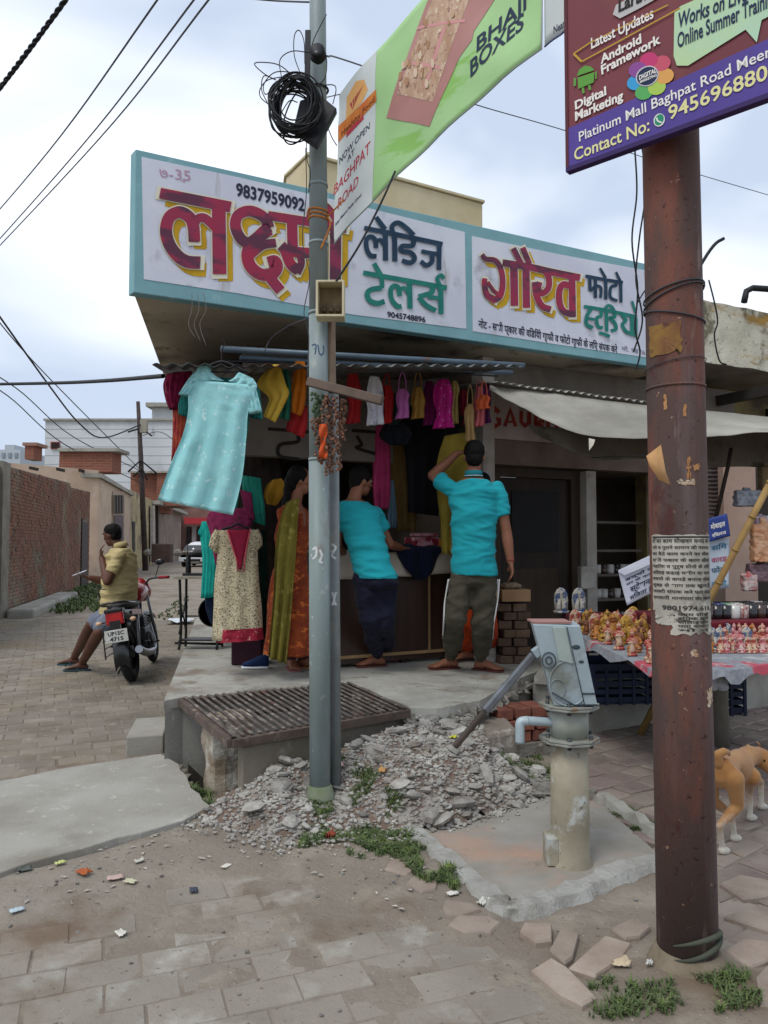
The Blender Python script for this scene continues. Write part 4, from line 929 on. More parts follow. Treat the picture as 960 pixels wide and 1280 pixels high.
bc = thing('brick_chimney', 'small brick chimney stack above the brick wall at the far left', 'chimney', at(34, 680, 40))
pbox('wall', 31, 42, 557, 574, 40, 1, M_bt, bc); pbox('slab', 28, 46, 553, 557, 39.9, 1.3, mat('brick slab', '#8a6a5c'), bc)
fb = thing('far_building', 'hazy pale building low on the horizon at the far left', 'building', at(8, 680, 160))
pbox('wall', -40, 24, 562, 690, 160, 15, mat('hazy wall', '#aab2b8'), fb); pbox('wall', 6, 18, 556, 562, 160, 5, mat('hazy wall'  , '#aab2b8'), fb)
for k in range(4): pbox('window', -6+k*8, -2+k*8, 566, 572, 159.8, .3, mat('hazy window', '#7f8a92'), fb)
# junk by the lane, parked car
tag(MB().box(at(203, 690, 36)+V((0, 0, -.05)), (.9, .6, .9)).build('storage_bin', mat('dark bin', '#4b3a34', '#3a2d29', sc=2), bevel=.05), 'dark brown bin standing against the row house far down the lane', 'bin')
for k in range(5):
    m = MB(); rock(m, at(186-k*.2, 697, 38)+V((k*.5, 0, .25)), .3, rnd, 8, 6); tag(m.build('junk_pile', M_rawc), ('leftmost', 'second', 'middle', 'fourth', 'rightmost')[k]+' lump of rubble beside the dark bin down the lane', 'rubble', 'rubble lumps down the lane')
cc = at(241, 700, 46); cc.z = 0
car = thing('parked_car', 'white hatchback parked far down the lane seen from behind', 'car', cc, None)
M_cw = mat('white car paint', '#cfd2d4', rough=.25, spec=.6); M_cg = mat('car glass', '#1f2528', rough=.1, spec=.8); M_ty = mat('tyre rubber', '#1c1c1d', '#28282a', sc=20, rough=.85)
m = MB(); w_ = .86
prof = [(-.02, .35), (-.05, .75), (.05, .98), (.45, 1.45), (2.0, 1.48), (2.8, 1.02), (3.9, .88), (4.0, .4)]
m.loft([(cc+V((0, y, (z+.32)/2)), V((w_*(1 if z < 1.2 else .78), 0, 0)), V((0, 0, (z-.32)/2*1.25+.02))) for y, z in [(0, .8), (.08, 1.0), (.5, 1.4), (1.9, 1.42), (2.8, 1.0), (3.9, .8)]], 16)
m.box(cc+V((0, 2, .62)), (1.68, 4.0, .55)); m.build('body', M_cw, car, bevel=.08)
m = MB(); m.prism([cc+V((-.62, .10, 1.0)), cc+V((.62, .10, 1.0)), cc+V((.5, .38, 1.32)), cc+V((-.5, .38, 1.32))], (0, -.08, .03)); m.build('rear_window', M_cg, car)
MB().box(cc+V((0, -.06, .45)), (1.7, .2, .28)).build('bumper', mat('car bumper', '#b9bcbe', rough=.4), car, bevel=.05)
MB().box(cc+V((0, -.17, .42)), (1.0, .03, .14)).build('bumper_grille', M_hole, car)
MB().box(cc+V((0, -.03, .78)), (.5, .03, .12)).build('number_plate', mat('plate', '#d8d8d4'), car)
for s in (-1, 1):
    MB().box(cc+V((s*.72, -.03, .86)), (.22, .08, .24)).build('tail_light', mat('tail lamp red', '#8e1a1e', rough=.2), car, bevel=.02)
    for y in (.75, 3.2): MB().lathe(cc+V((s*.74-.09, y, .3)), [(.0, 0), (.3, 0), (.3, .18), (0, .18)], 18, (1, 0, 0)).build('wheel', M_ty, car)
# ================================================================ poles
M_gpole = mat('grey painted pole', '#8a9698', '#76827f', sc=4, rough=.55, metal=.1, bump=.001, bs=60, stretch=(1, 1, .3), lay=(('#9aa09b', 9, .6, .7), ('#6b6258', 3, .62, .7, (1, 1, .5)), ('#b9bdb9', 30, .68, .72)))
gpb = gr(400, 995, .10); gpb.z = 0; gpt = at(397, -60, gpb.y-.01)
gp = thing('electric_pole', 'tall grey painted steel pole standing in the rubble in front of the tailor shop', 'pole', gpb)
def gpx(z): return gpb+V(((gpt.x-gpb.x)*z/gpt.z, (gpt.y-gpb.y)*z/gpt.z, z))
MB().tube([gpx(-.1), gpx(1.87)], .0545, 24).build('lower_tube', M_gpole, gp); MB().tube([gpx(1.87), gpx(2.66)], .0525, 24).build('middle_tube', M_gpole, gp); MB().tube([gpx(2.66), gpx(5.6)], [.051, .041], 24).build('upper_tube', M_gpole, gp)
for z in (1.87, 2.66, 3.04, 3.36): MB().tube([gpx(z-.008), gpx(z+.008)], .0562 if z < 3 else .053, 24).build('joint_band', M_gpole, gp)
m = MB(); m.lathe(gpx(0), [(.0, 0.0), (.10, .0), (.085, .08), (.0595, .16), (0, .16)], 20); m.build('concrete_collar', mat('mossy collar', '#767a6c', '#5f6b4f', sc=8), gp)
Pw = mat('white chalk paint', '#d7dada', '#b9bdbd', sc=30)
def pole_mark(par, cx, cz, R_, marks, mt, ctr, name='paint_mark'):
    def fn(x, y, lift):
        a = x/R_; c = ctr(cz+y); return V((c.x+(R_+.001+lift)*math.sin(a), c.y-(R_+.001+lift)*math.cos(a), cz+y))
    m = MB()
    for k, (P, wd) in enumerate(marks): ribbon(m, [(cx+a, b) for a, b in P], wd, fn, .0004*k, len(P) > 2, 5)
    return tag(m.build(name, mt, par, fix=False), kind='stuff')
pole_mark(gp, -.012, 1.36, .0545, [([(-.02, .03), (.0, .04), (.0, 0), (-.02, -.02)], .012), ([(.02, .03), (.03, .0), (.02, -.03), (.035, -.04)], .012), ([(-.03, .0), (.03, .005)], .010)], Pw, gpx)
pole_mark(gp, 0, 2.445, .0525, [([(-.035, .03), (-.01, .03), (-.015, -.02)], .006), ([(.0, .03), (.01, -.02), (.03, -.01), (.03, .03)], .006), ([(-.02, .01), (.035, .015)], .005)], mat('blue scribble', '#3d5a78'), gpx)
b2 = gr(420, 990, .09); b2.z = 0; 
def p2x(z): return b2+V(((415-420)/FL*b2.y*z/2.24, 0, z))
tp = thing('thin_post', 'thin grey steel post standing close against the right side of the grey pole', 'post', b2)
MB().tube([p2x(-.1), p2x(2.24)], .030, 16).build('post_tube', mat('dull grey post', '#7d8485', '#6c706d', sc=6, rough=.6, lay=(('#8b8577', 5, .58, .7, (1, 1, .4)),)), tp)
pole_mark(tp, 0, 1.38, .030, [([(-.01, .04), (.01, .02), (-.01, -.02), (.01, -.04)], .012), ([(-.015, .0), (.012, .03)], .01)], Pw, p2x)
pole_mark(tp, 0, 1.12, .030, [([(-.01, .04), (.0, .0), (-.01, -.03)], .011), ([(.01, .04), (.0, .0), (.01, -.03)], .011)], Pw, p2x)
q0 = at(412, 482, 3.970); MB().bar(V((q0.x, q0.y+.01, q0.z)), V((q0.x-.004, q0.y, at(412, 398, 3.950).z)), .055, .05).build('wooden_upper', mat('raw timber post', '#8f7b68', '#746453', sc=7, rough=.85), tp, bevel=.004)
qa, qb = at(385, 477, 3.830), at(478, 501, 3.730)
tag(MB().bar(qa, qb, .05, .045, up=(0, 0, 1)).build('wooden_crosspiece', mat('grey brown plank', '#6b5c52', '#584a42', sc=7, rough=.9), bevel=.004), 'grey brown wooden plank fixed across the grey pole at garment height', 'plank')
# garland and dried flowers hanging from the plank
r = random.Random(4); gl = thing('dried_garland', 'bunch of dried brown flower garlands hanging under the plank beside the grey pole', 'garland', at(415, 495, 3.810))
m = MB(); m3 = MB()
for k in range(9):
    a = at(392+k*4.6, 492+k*1, 3.800+.02*(k % 3)); l = (.20, .34, .36, .34, .42, .40, .30, .38, .22)[k]
    for j in range(int(l/.009)):
        p = a+V((r.uniform(-.014, .014), r.uniform(-.02, .02), -j*.009)); (m3 if (k < 3 and j < 14) else m).ball(p, r.uniform(.006, .012), n=5, k=4)
tag(m.build('garland_flowers', mat('dried flowers', '#84604e', '#5a4336', sc=60, rough=.95, lay=(('#a67f62', 40, .58, .66), ('#8d4537', 22, .6, .68))), gl), kind='stuff')
tag(m3.build('garland_leaves', mat('dull green leaves', '#4f6142', '#3f4f38', sc=50), gl), kind='stuff')
m = MB()
def rib_(a, b, w_, mt, label):
    m = MB(); m.grid(lambda u, v: a.lerp(b, v)+V(((u-.5)*w_*(1+.3*math.sin(v*9)), .012*math.sin(u*6+v*12), 0)), 6, 10); tag(m.build('ribbon_strip', mt, fix=False, thick=.002), label, 'ribbon')
rib_(at(404, 530, 3.780), at(404, 573, 3.780), .035, fabric('orange rag', '#c4552b', '#a63f22'), 'orange red cloth strip tied among the dried garlands on the grey pole')
# open meter box
bx0, bx1, bz0, bz1, bY = 397, 428, 352, 393, 3.780
bo = thing('meter_box', 'open cream plastic meter box fixed high on the grey pole', 'box', at(412, 393, bY))
M_crm = mat('cream plastic', '#c9c0a3', '#b9ae8c', sc=6, rough=.6, lay=(('#8c7b5d', 9, .6, .7),))
a = at(bx0, bz1, bY); b = at(bx1, bz0, bY); Wd = b.x-a.x; Hd = b.z-a.z; D = .10
for (c, d) in (((a.x-.004, bY+D/2, a.z+Hd/2), (.012, D, Hd+.02)), ((b.x+.004, bY+D/2, a.z+Hd/2), (.012, D, Hd+.02)), (((a.x+b.x)/2, bY+D/2, a.z-.004), (Wd, D, .012)), (((a.x+b.x)/2, bY+D/2, b.z+.004), (Wd, D, .012))): MB().box(c, d).build('box_wall', M_crm, bo, bevel=.003)
MB().box(((a.x+b.x)/2, bY+D-.006, a.z+Hd/2), (Wd-.004, .01, Hd-.004)).build('box_back', mat('dusty box back', '#8c7a5e', '#6f5f48', sc=12), bo)
for k in range(3): MB().box((a.x+.03+k*.035, bY+D-.03, a.z+.05), (.02, .03, .03)).build('terminal', mat('brown terminal', '#4f4335'), bo)
# rusty wire ties
Mo = mat('orange twine', '#c07a34', '#a8652c', sc=30)
m = MB()
for k in range(3): m.tube([gpx(3.17+k*.022)+V((math.cos(t)*.053, math.sin(t)*.053, .004*math.sin(t*2))) for t in [i*2*PI/20 for i in range(21)]], .005, 6, cap=False)
p0_ = gpx(3.18)+V((.05, -.02, 0))
m.tube(catmull([p0_, p0_+V((.02, -.03, -.05)), p0_+V((.0, -.04, -.12)), p0_+V((-.03, -.04, -.19))]), .005, 6); m.tube(catmull([p0_, p0_+V((.05, -.02, .04)), p0_+V((.09, -.01, .09))]), .004, 6)
tag(m.build('twine_knot', Mo, fix=False), 'orange twine wrapped and knotted round the grey pole', 'twine')
# bracket and cable coil high on the pole
M_blk = mat('black cable', '#17181b', '#232428', sc=40, rough=.6)
br = thing('pole_bracket', 'dark steel bracket bar clamped to the upper grey pole', 'bracket', at(385, 150, 3.830))
MB().bar(at(385, 38, 3.850), at(384, 110, 3.850), .03, .012, up=(0, 1, 0)).build('bracket_bar', mat('bracket steel', '#2f3033', rough=.6), br, bevel=.002)
MB().lathe(at(398, 74, 3.780), [(0, 0), (.03, 0), (.045, .03), (.02, .045), (.04, .07), (0, .07)], 14, (0, -1, 0)).build('insulator', mat('dark insulator', '#25262a', rough=.35), br)
MB().tube([gpx(at(398, 95, 3.830).z)+V((math.cos(t)*.055, math.sin(t)*.055, 0)) for t in [i*2*PI/20 for i in range(21)]], .006, 6, cap=False).build('clamp', M_blk, br)
cbx = thing('junction_plate', 'black square junction plate hung slanting on the upper grey pole', 'plate', at(393, 150, 3.810))
m = MB(); m.prism([at(400, 118, 3.750), at(421, 135, 3.730), at(396, 182, 3.730), at(366, 162, 3.750), at(375, 125, 3.750)], (0, .05, 0)); m.build('plate_body', mat('black plate', '#1b1c20', rough=.5), cbx, bevel=.006)
coil = thing('cable_coil', 'tangled coil of thin black cable hanging on the upper grey pole', 'cable coil', at(370, 140, 3.780))
r = random.Random(9); m = MB(); c0 = at(370, 134, 3.730)
for k in range(34):
    rx, rz = r.uniform(.085, .150), r.uniform(.10, .165); ph = r.uniform(0, 6.28); tl = .35+r.uniform(-.12, .12); o = V((r.uniform(-.02, .02), r.uniform(-.05, .05), r.uniform(-.02, .015)))
    pts = []
    for i in range(33):
        t = i*2*PI/32; x_, z_ = rx*math.cos(t), rz*math.sin(t); x2 = x_*math.cos(tl)+z_*math.sin(tl); z2 = -x_*math.sin(tl)+z_*math.cos(tl)
        pts.append(c0+o+V((x2*.9, .03*math.sin(t+ph), z2)))
    m.tube(pts, .0042, 5, cap=False)
tag(m.build('coil_turns', M_blk, coil, fix=False), kind='stuff')
LP = [[(372, 100), (350, 82), (330, 78), (318, 80), (330, 92), (345, 100)], [(377, 96), (368, 70), (368, 45), (374, 38), (380, 52), (381, 80)], [(352, 98), (350, 75), (365, 64), (388, 66)], [(345, 100), (330, 95), (327, 112), (334, 128)],
      [(360, 95), (335, 100), (325, 112), (326, 122), (335, 130)], [(337, 140), (340, 160), (352, 167), (366, 163)], [(375, 92), (345, 90), (330, 105), (333, 118), (350, 98)], [(395, 108), (415, 106), (420, 112), (416, 130)], [(410, 160), (415, 172), (421, 182)], [(400, 60), (408, 72), (407, 95), (400, 105)],
      [(408, 18), (392, 50), (388, 70)], [(383, 175), (384, 200), (388, 215), (386, 240)], [(372, 128), (362, 126), (352, 140)]]
for k, P in enumerate(LP): MB().tube(catmull([at(a, b, 3.730+.02*(k % 3)) for a, b in P], 8), .0026, 6).build('loose_loop', M_blk, coil, fix=False)
# far lane pole
fpb = at(182, 700, 40); fpb.z = 0
fp = thing('far_pole', 'dark leaning electric pole with tangled wires far down the lane', 'pole', fpb)
MB().tube([fpb, at(176, 570, 40), at(172.5, 502, 40)], [.16, .13, .10], 12).build('pole_shaft', mat('dark far pole', '#4a3f3d', '#3b3231', sc=3), fp)
MB().box(at(180, 533, 39.9), (.35, .3, .7)).build('cable_box', mat('pale box', '#8f8a7c'), fp)
for k, (a, b, c) in enumerate((((160, 590), (176, 575), (196, 592)), ((166, 596), (178, 585), (184, 600)), ((160, 540), (176, 535), (190, 545)))): MB().tube([at(*a, 39.8), at(*b, 39.8), at(*c, 39.8)], .05, 6).build('bracket', M_blk, fp)
# ---- overhead wires (each runs from beyond the frame)
def wire(label, P, r, mt=M_blk, k=8): return tag(MB().tube(catmull(P, k), r, 6, cap=False).build('overhead_wire', mt, fix=False), label, 'wire')
M_wir = mat('grey wire', '#3a3b40', rough=.6)
# twisted bundle top left
m = MB(); A_ = at(-40, 160, 6); B_ = at(110, -40, 5)
for q in range(3):
    pts = []
    for i in range(121):
        t = i/120; p = A_.lerp(B_, t)-V((0, 0, .12*4*t*(1-t)*.2)); an = t*60+q*2.1; pts.append(p+V((math.cos(an)*.009, math.cos(an)*.006, math.sin(an)*.011)))
    m.tube(pts, .009, 6, cap=False)
tag(m.build('overhead_wire', M_blk, fix=False), 'thick twisted black cable crossing the top left corner of the sky', 'wire')
wire('uppermost of the three long wires running down the left sky', [at(-60, 330, 14), at(60, 190, 9), at(225, -40, 5)], .0085, M_wir)
wire('middle one of the three long wires running down the left sky', [at(-60, 365, 14), at(100, 185, 9), at(265, -30, 5)], .0085, M_wir)
wire('lowest of the three long wires running down the left sky', [at(-60, 370, 14), at(120, 178, 9), at(280, -25, 5)], .0085, M_wir)
wire('thick black service cable crossing level from the left edge to the tin sheet', [at(-60, 481, 9), at(60, 479, 7.5), at(130, 476, 6.4), at(204, 470, 5.3)], .017)
wire('drooping wire from the left edge curving to the far pole', [at(-40, 340, 22), at(60, 480, 28), at(100, 530, 32), at(130, 547, 36), at(178, 530, 40)], .035)
wire('thin straight wire left of the far pole, upper one', [at(-40, 350, 22), at(40, 450, 27), at(178, 590, 40)], .022, M_wir)
wire('thin straight wire left of the far pole, second one', [at(-60, 440, 24), at(20, 485, 28), at(90, 545, 34), at(178, 590, 40)], .022, M_wir)
wire('thin straight wire left of the far pole, third one', [at(-60, 455, 24), at(10, 495, 28), at(80, 555, 33), at(178, 605, 40)], .022, M_wir)
wire('thin wire to the right of the far pole vanishing behind the kurta', [at(176, 545, 40), at(200, 540, 34), at(230, 560, 26)], .02, M_wir)
wire('long thin wire from the coil bracket rising behind the banners to the right', [at(408, 70, 3.84), at(440, 78, 5), at(592, 130, 7), at(712, 165, 8.4), at(840, 208, 10), at(1050, 270, 12)], .0052, M_wir)
wire('short thin wire at the top edge meeting the grey pole', [at(300, -3, 4.6), at(345, 1, 4.4), at(397, 3, 3.940)], .005, M_wir)
wire('black cable hanging in front of the signboard from banner corner to meter box', [at(494, 214, 3.840), at(478, 250, 3.820), at(450, 305, 3.800), at(420, 352, 3.780)], .0058)
wire('thin cable running down the left side of the grey pole', [at(382, 185, 3.890), at(383, 240, 3.880), at(378, 300, 3.860), at(387, 345, 3.860), at(380, 390, 3.860), at(386, 420, 3.860), at(384, 470, 3.840)], .0026, M_wir)
wire('grey cable looping under the canopy left of the grey pole', [at(330, 440, 4.9), at(340, 422, 4.9), at(362, 407, 4.7), at(385, 398, 4.0)], .004, M_wir)
# rusty big pole
rpb = gr(860, 1213); rpt = at(852, 120, 2.44)
M_rp = mat('rusty pole', '#5d4139', '#51433f', sc=1.6, rough=.72, metal=.15, bump=.002, bs=110, stretch=(1.6, 1.6, .5), lo=.4, hi=.6, lay=(('#74483c', 2.4, .54, .66, (2, 2, .5)), ('#665757', 2.2, .52, .66, (3, 3, .25)), ('#4f2f2b', 9, .6, .7, (1, 1, .6)), ('#a8846c', 34, .67, .72), ('#3f2c29', 50, .62, .68), ('#7b6a62', 12, .62, .70, (1, 1, .2))))
rp = thing('rusty_pole', 'thick rust red steel pole with torn bills in the right foreground', 'pole', rpb)
def rpx(z): return rpb+V(((rpt.x-rpb.x)*z/rpt.z, 0, z))
RR = .0955
MB().tube([rpx(z) for z in (-.1, 1, 2, 3, 4.2)], [RR+.002, RR, RR-.001, RR-.002, RR-.003], 40).build('pole_tube', M_rp, rp)
MB().tube([rpx(1.95), rpx(1.958)], RR+.0022, 40).build('weld_seam', M_rp, rp)
m = MB(); m.lathe(rpx(-.02), [(.0, 0), (.16, 0), (.135, .03), (RR+.006, .10), (0, .10)], 24); m.build('mud_collar', mat('mud collar', '#7d7261', '#6b604f', sc=12, bump=.01), rp)
m = MB()
for k in range(2): m.tube([rpx(.10+k*.022)+V((math.cos(t)*(RR+.006), math.sin(t)*(RR+.006), .03*math.sin(t*1.3+k))) for t in [3.9+i*2.9/28 for i in range(29)]], [.003+.007*math.sin(i*PI/28) for i in range(29)], 6)
tag(m.build('rag_binding', fabric('grey green rag', '#4c4f44', '#3e4138'), fix=False), 'twisted dark rag wound round the foot of the rusty pole', 'rag')
def rpf(x, y, lift, base=0):   # x metres round from the front (towards the camera), y = height
    a = x/RR-.36; c = rpx(y); rr = RR+.0012+lift+base; return V((c.x+rr*math.sin(a), c.y-rr*math.cos(a), y))
def patch(name, P, mt, base=0, lab=None):
    m = MB(); n = len(P); c = V((sum(p[0] for p in P)/n, sum(p[1] for p in P)/n, 0)); vs = [rpf(c.x, c.y, 0, base)]; fs = []; K_ = 5
    for k in range(1, K_+1):
        for p in P: vs.append(rpf(c.x+(p[0]-c.x)*k/K_, c.y+(p[1]-c.y)*k/K_, 0, base))
    fs = [(0, 1+i, 1+(i+1) % n) for i in range(n)]
    for k in range(K_-1): fs += [(1+k*n+i, 1+(k+1)*n+i, 1+(k+1)*n+(i+1) % n, 1+k*n+(i+1) % n) for i in range(n)]
    m.add(vs, fs, True); o = m.build(name, mt, rp, fix=False)
    if lab: o['label'] = lab
    return o
def rect(x0, x1, y0, y1, n=14, amp=0, seed=0):
    r = random.Random(seed); P = [(x0+(x1-x0)*i/n, y0) for i in range(n)]+[(x1, y0+(y1-y0)*i/n) for i in range(n)]+[(x1-(x1-x0)*i/n, y1) for i in range(n)]+[(x0, y1-(y1-y0)*i/n) for i in range(n)]
    return [(a+r.uniform(-amp, amp), b+r.uniform(-amp, amp)) for a, b in P]
def zr_(py): return at(856, py, 2.37).z
M_pap = mat('weathered poster paper', '#b8b4a8', '#99948a', sc=9, rough=.9, lay=(('#6c665c', 7, .57, .66), ('#c4c1b6', 16, .6, .7)))
M_pink_ = mat('black print', '#2b2a29', '#45423e', sc=30, rough=.9)
zt, zb = zr_(668), zr_(770)
patch('torn_poster', rect(-.105, .125, zr_(768), zt, 14, .002, 3), M_pap, 0, 'dense black printed bill pasted round the rusty pole')
patch('torn_poster', rect(-.03, .125, zr_(796), zr_(764), 12, .008, 7), M_pap, .0006, 'ragged lower strip of the bill on the rusty pole')
patch('torn_poster', rect(-.09, -.02, zr_(785), zr_(766), 8, .006, 17), M_pap, .0006, 'torn corner scrap of the bill on the rusty pole')
m = MB(); lines = ['दो का काम सीखकर कमाई करे', 'नये व पुराने सामान की मरममत', 'घर बैठे काम करने का मौका', 'सभी पकार के काम सीखे', 'महिला व पुरुष दोनो के लिए', 'सिलाई कढाई मशीन का काम', 'बचचो के कपडे बनाना सीखे', 'सुबह से शाम तक खुला है', 'जलदी संपक करे पता यहा', 'सरकारी मानयता का काम']
for i, t in enumerate(lines):
    py = 676+i*8.2; h_ = .0145 if i else .018
    decal_text(m, t, lambda x, y, l, py=py: rpf(-.10+x, zr_(py)+y-.006, l, .0008), h_, .215, bold=.02)
decal_text(m, '9801974.616', lambda x, y, l: rpf(-.06+x, zr_(766)+y, l, .0008), .021, .17, bold=.03)
ribbon(m, [(-.10, zr_(671)), (.01, zr_(671)), (.12, zr_(671))], .006, lambda x, y, l: rpf(x, y, l, .0008), 0)
m.build('poster_print', M_pink_, rp, fix=False)
m = MB(); rr_ = random.Random(5)
for i in range(5): decal_text(m, ['काम सीखे', 'संपक करे', 'सिलाई केंद', 'पता बाजार', 'मो नं'][i], lambda x, y, l, i=i: rpf(-.01+x, zr_(773+i*5)+y, l, .0014), .013, .11, bold=.02)
m.build('poster_print', M_pink_, rp, fix=False)
M_tan2 = mat('brown paper remnant', '#b98a5c', '#9c7048', sc=14); M_whr = mat('white paper remnant', '#c9c0ae', '#9f7d60', sc=25)
patch('paper_remnant', rect(.0, .055, zr_(603), zr_(597), 8, .005, 9), M_whr, 0); patch('paper_remnant', rect(.028, .04, zr_(596), zr_(568), 8, .004, 10), M_tan2, 0)
patch('paper_remnant', rect(.05, .075, zr_(585), zr_(577), 6, .005, 12), M_tan2, 0); patch('paper_remnant', rect(.02, .03, zr_(515), zr_(500), 6, .002, 13), M_tan2); patch('paper_remnant', rect(-.04, -.03, zr_(505), zr_(485), 6, .002, 14), M_tan2)
patch('paper_remnant', rect(.085, .12, zr_(890), zr_(868), 8, .007, 15), M_whr); patch('paper_remnant', rect(.03, .05, zr_(825), zr_(817), 6, .005, 16), M_whr)
patch('yellow_sticker', rect(-.095, .02, zr_(432), zr_(392), 8, .006, 18), mat('yellowed sticker', '#8d6d34', '#6e4a33', sc=11, lay=(('#55372f', 20, .55, .63),)))
# peeling scrap that sticks out at the left
m = MB(); a = [at(808, 570, 2.33), at(826, 556, 2.34), at(832, 590, 2.36), at(838, 606, 2.37), at(824, 600, 2.34), at(812, 582, 2.32)]; c = sum(a, V())/6
m.add([c]+a, [(0, 1+i, 1+(i+1) % 6) for i in range(6)], True); tag(m.build('peeling_flyer', mat('tan flyer paper', '#c79c6c', '#b08455', sc=12), fix=False, thick=.0015), 'torn tan scrap of paper peeling off the left side of the rusty pole', 'paper')
# wires wound round it
wwr = thing('wrapped_wire', 'dark wires wrapped round the rusty pole at signboard height', 'wire', rpx(zr_(360)))
for k, (z, d) in enumerate(((zr_(345), .05), (zr_(352), .07), (zr_(378), -.05), (zr_(442), .03))):
    MB().tube([rpx(z)+V((math.cos(t)*(RR+.003), math.sin(t)*(RR+.003), d*.5*math.cos(t+.6))) for t in [i*2*PI/36 for i in range(37)]], .003 if k < 3 else .0015, 6, cap=False).build('wire_loop', M_wir, wwr, fix=False)
wire('longer of the black cables dangling left of the rusty pole in front of the signboard', [at(793, 178, 3.2), at(796, 240, 3.2), at(790, 300, 3.2), at(797, 360, 3.2), at(794, 410, 3.2), at(800, 440, 3.2), at(795, 462, 3.2)], .0038)
wire('second black cable dangling beside the longer one', [at(801, 175, 3.25), at(808, 230, 3.25), at(799, 300, 3.25), at(795, 350, 3.25), at(803, 400, 3.25), at(792, 440, 3.25)], .0038)
wire('short wavy cable hanging close beside the rusty pole at sign level', [at(804, 176, 3.1), at(812, 250, 3.1), at(814, 310, 3.1), at(818, 335, 3.1), at(820, 350, 3.0)], .0034)
wire('curly wire hanging from the rusty pole over the old plaster', [at(886, 350, 3.3), at(893, 378, 3.3), at(897, 402, 3.3), at(893, 420, 3.3), at(899, 450, 3.3), at(908, 456, 3.3)], .0035)
wire('thin wire sloping from rusty pole to the dangling cables', [at(820, 345, 3.1), at(805, 365, 3.2), at(796, 380, 3.2)], .003)
wire('dark wire running from the bracket ends to the right below the tarpaulin', [at(740, 572, 5.7), at(800, 570, 5.2), at(812, 571, 4.9)], .004)
wire('stub of thin wire sticking out right of the signboard top', [at(888, 140, 2.5), at(905, 134, 2.5), at(926, 131, 2.5)], .0016)
# rooftop pipe bend and spigot at right
tag(MB().tube(catmull([at(930, 378, 7.2), at(941, 360, 7.2), at(1010, 370, 7.2)], 3), .03, 10).build('roof_pipe', M_blk), 'dark bent pipe rising above the old plaster parapet at the right edge', 'pipe')
tag(MB().tube(catmull([at(868, 345, 7.1), at(884, 318, 7.1), at(895, 304, 7.1), at(905, 298, 7.1)], 3), .016, 8).build('roof_hook', M_blk), 'small dark hook shape against the sky right of the rusty pole', 'hook')
# ================================================================ printed boards and banners
# maroon and violet training board
Bn = V((1.117, -1, 0)).normalized(); Bd = V((Bn.x, Bn.y, 0)); Nn = V((-1, -1.117, 0)).normalized()
b0 = at(711.5, 210, 2.61)
bd = thing('training_board', 'maroon and violet printed training advert board on the rusty pole at the top right', 'sign', b0)
def BP(s, z, d=0): return V((b0.x, b0.y, b0.z))+Bd*s+V((0, 0, z))+Nn*d
def bpx(px, py, lift=0): return onp(px, py, b0+Nn*(.004+lift), Nn)
M_mar2 = mat('maroon print', '#7a3b42', '#6a3138', sc=1.2, rough=.6, lay=(('#8b5a45', 1.1, .5, .7, (1, 1, .6)),)); M_vio = mat('violet print', '#493a86', '#523f92', sc=2, rough=.6)
m = MB(); m.prism([BP(0, 0), BP(1.3, 0), BP(1.3, 1.1), BP(0, 1.1)], -Nn*.02); m.build('board_panel', M_mar2, bd)
m = MB(); m.prism([BP(-.012, -.012, .004), BP(1.3, -.012, .004), BP(1.3, .004, .004), BP(-.012, .004, .004)], -Nn*.03); m.build('board_frame', mat('dark violet edge', '#3b2c5c'), bd)
m = MB(); m.prism([BP(-.012, .004, .004), BP(.0, .004, .004), BP(.0, 1.1, .004), BP(-.012, 1.1, .004)], -Nn*.03); m.build('board_frame', mat('maroon edge', '#5b3036'), bd)
m = MB(); m.add([BP(0, .004, .0025), BP(1.3, .004, .0025), BP(1.3, .19, .0025), BP(0, .145, .0025)], [(0, 1, 2, 3)]); m.build('violet_band', M_vio, bd, fix=False)
def bline(name, body, p, q, h, mt, bold=.01, shear=0, lift=.001):
    A = bpx(p[0], p[1], lift); B = bpx(q[0], q[1], lift); X = B-A; wd = X.length; X.normalize(); Y = (V((0, 0, 1))-X*X.z).normalized(); m = MB()
    decal_text(m, body, lambda x, y, l: A+X*x+Y*y+Nn*l, h, wd, bold=bold, shear=shear); return m.build(name, mt, bd, fix=False)
M_ylt = mat('pale yellow print', '#dcd79c'); M_wht = mat('white print', '#e4e2dc'); M_nvt = mat('navy print', '#26324f')
bline('lettering', 'Platinum Mall Baghpat Road Meerut', (724, 177), (982, 62), .050, M_wht)
bline('lettering', 'Contact No:', (718, 201), (812, 163), .062, M_ylt, .015)
bline('lettering', '9456968806', (836, 150), (975, 92), .066, M_ylt, .015)
bline('lettering', 'Latest Updates', (739, 61), (817, 22), .055, M_wht, .02)
bline('lettering', 'Android', (751, 80), (802, 53), .046, M_wht, .03)
bline('lettering', 'Framework', (752, 93), (826, 53), .046, M_wht, .03)
bline('lettering', 'Digital', (719, 137), (758, 118), .044, M_wht, .03)
bline('lettering', 'Marketing', (719, 151), (779, 124), .046, M_wht, .03)
def bpoly(name, P, mt, lift=0, k=0):
    P2 = catmull([(a, b, 0) for a, b in P]+[(P[0][0], P[0][1], 0)], k)[:-1] if k else P
    m = MB(); m.add([bpx(p[0], p[1], lift) for p in P2], [list(range(len(P2)))]); return m.build(name, mt, bd, fix=False)
bpoly('speech_bubble', [(843, 16), (850, 8), (1000, -60), (1000, 0), (952, 25), (946, 53), (932, 37), (860, 82), (846, 82), (842, 70)], mat('mint bubble', '#a9cfc0', '#bcd08a', sc=1.5), .0005)
bline('lettering', 'Works on Live Projects', (847, 35), (990, -22), .07, M_nvt, .02, lift=.002)
bline('lettering', 'Online Summer Training', (847, 60), (972, 4), .07, M_nvt, .02, lift=.002)
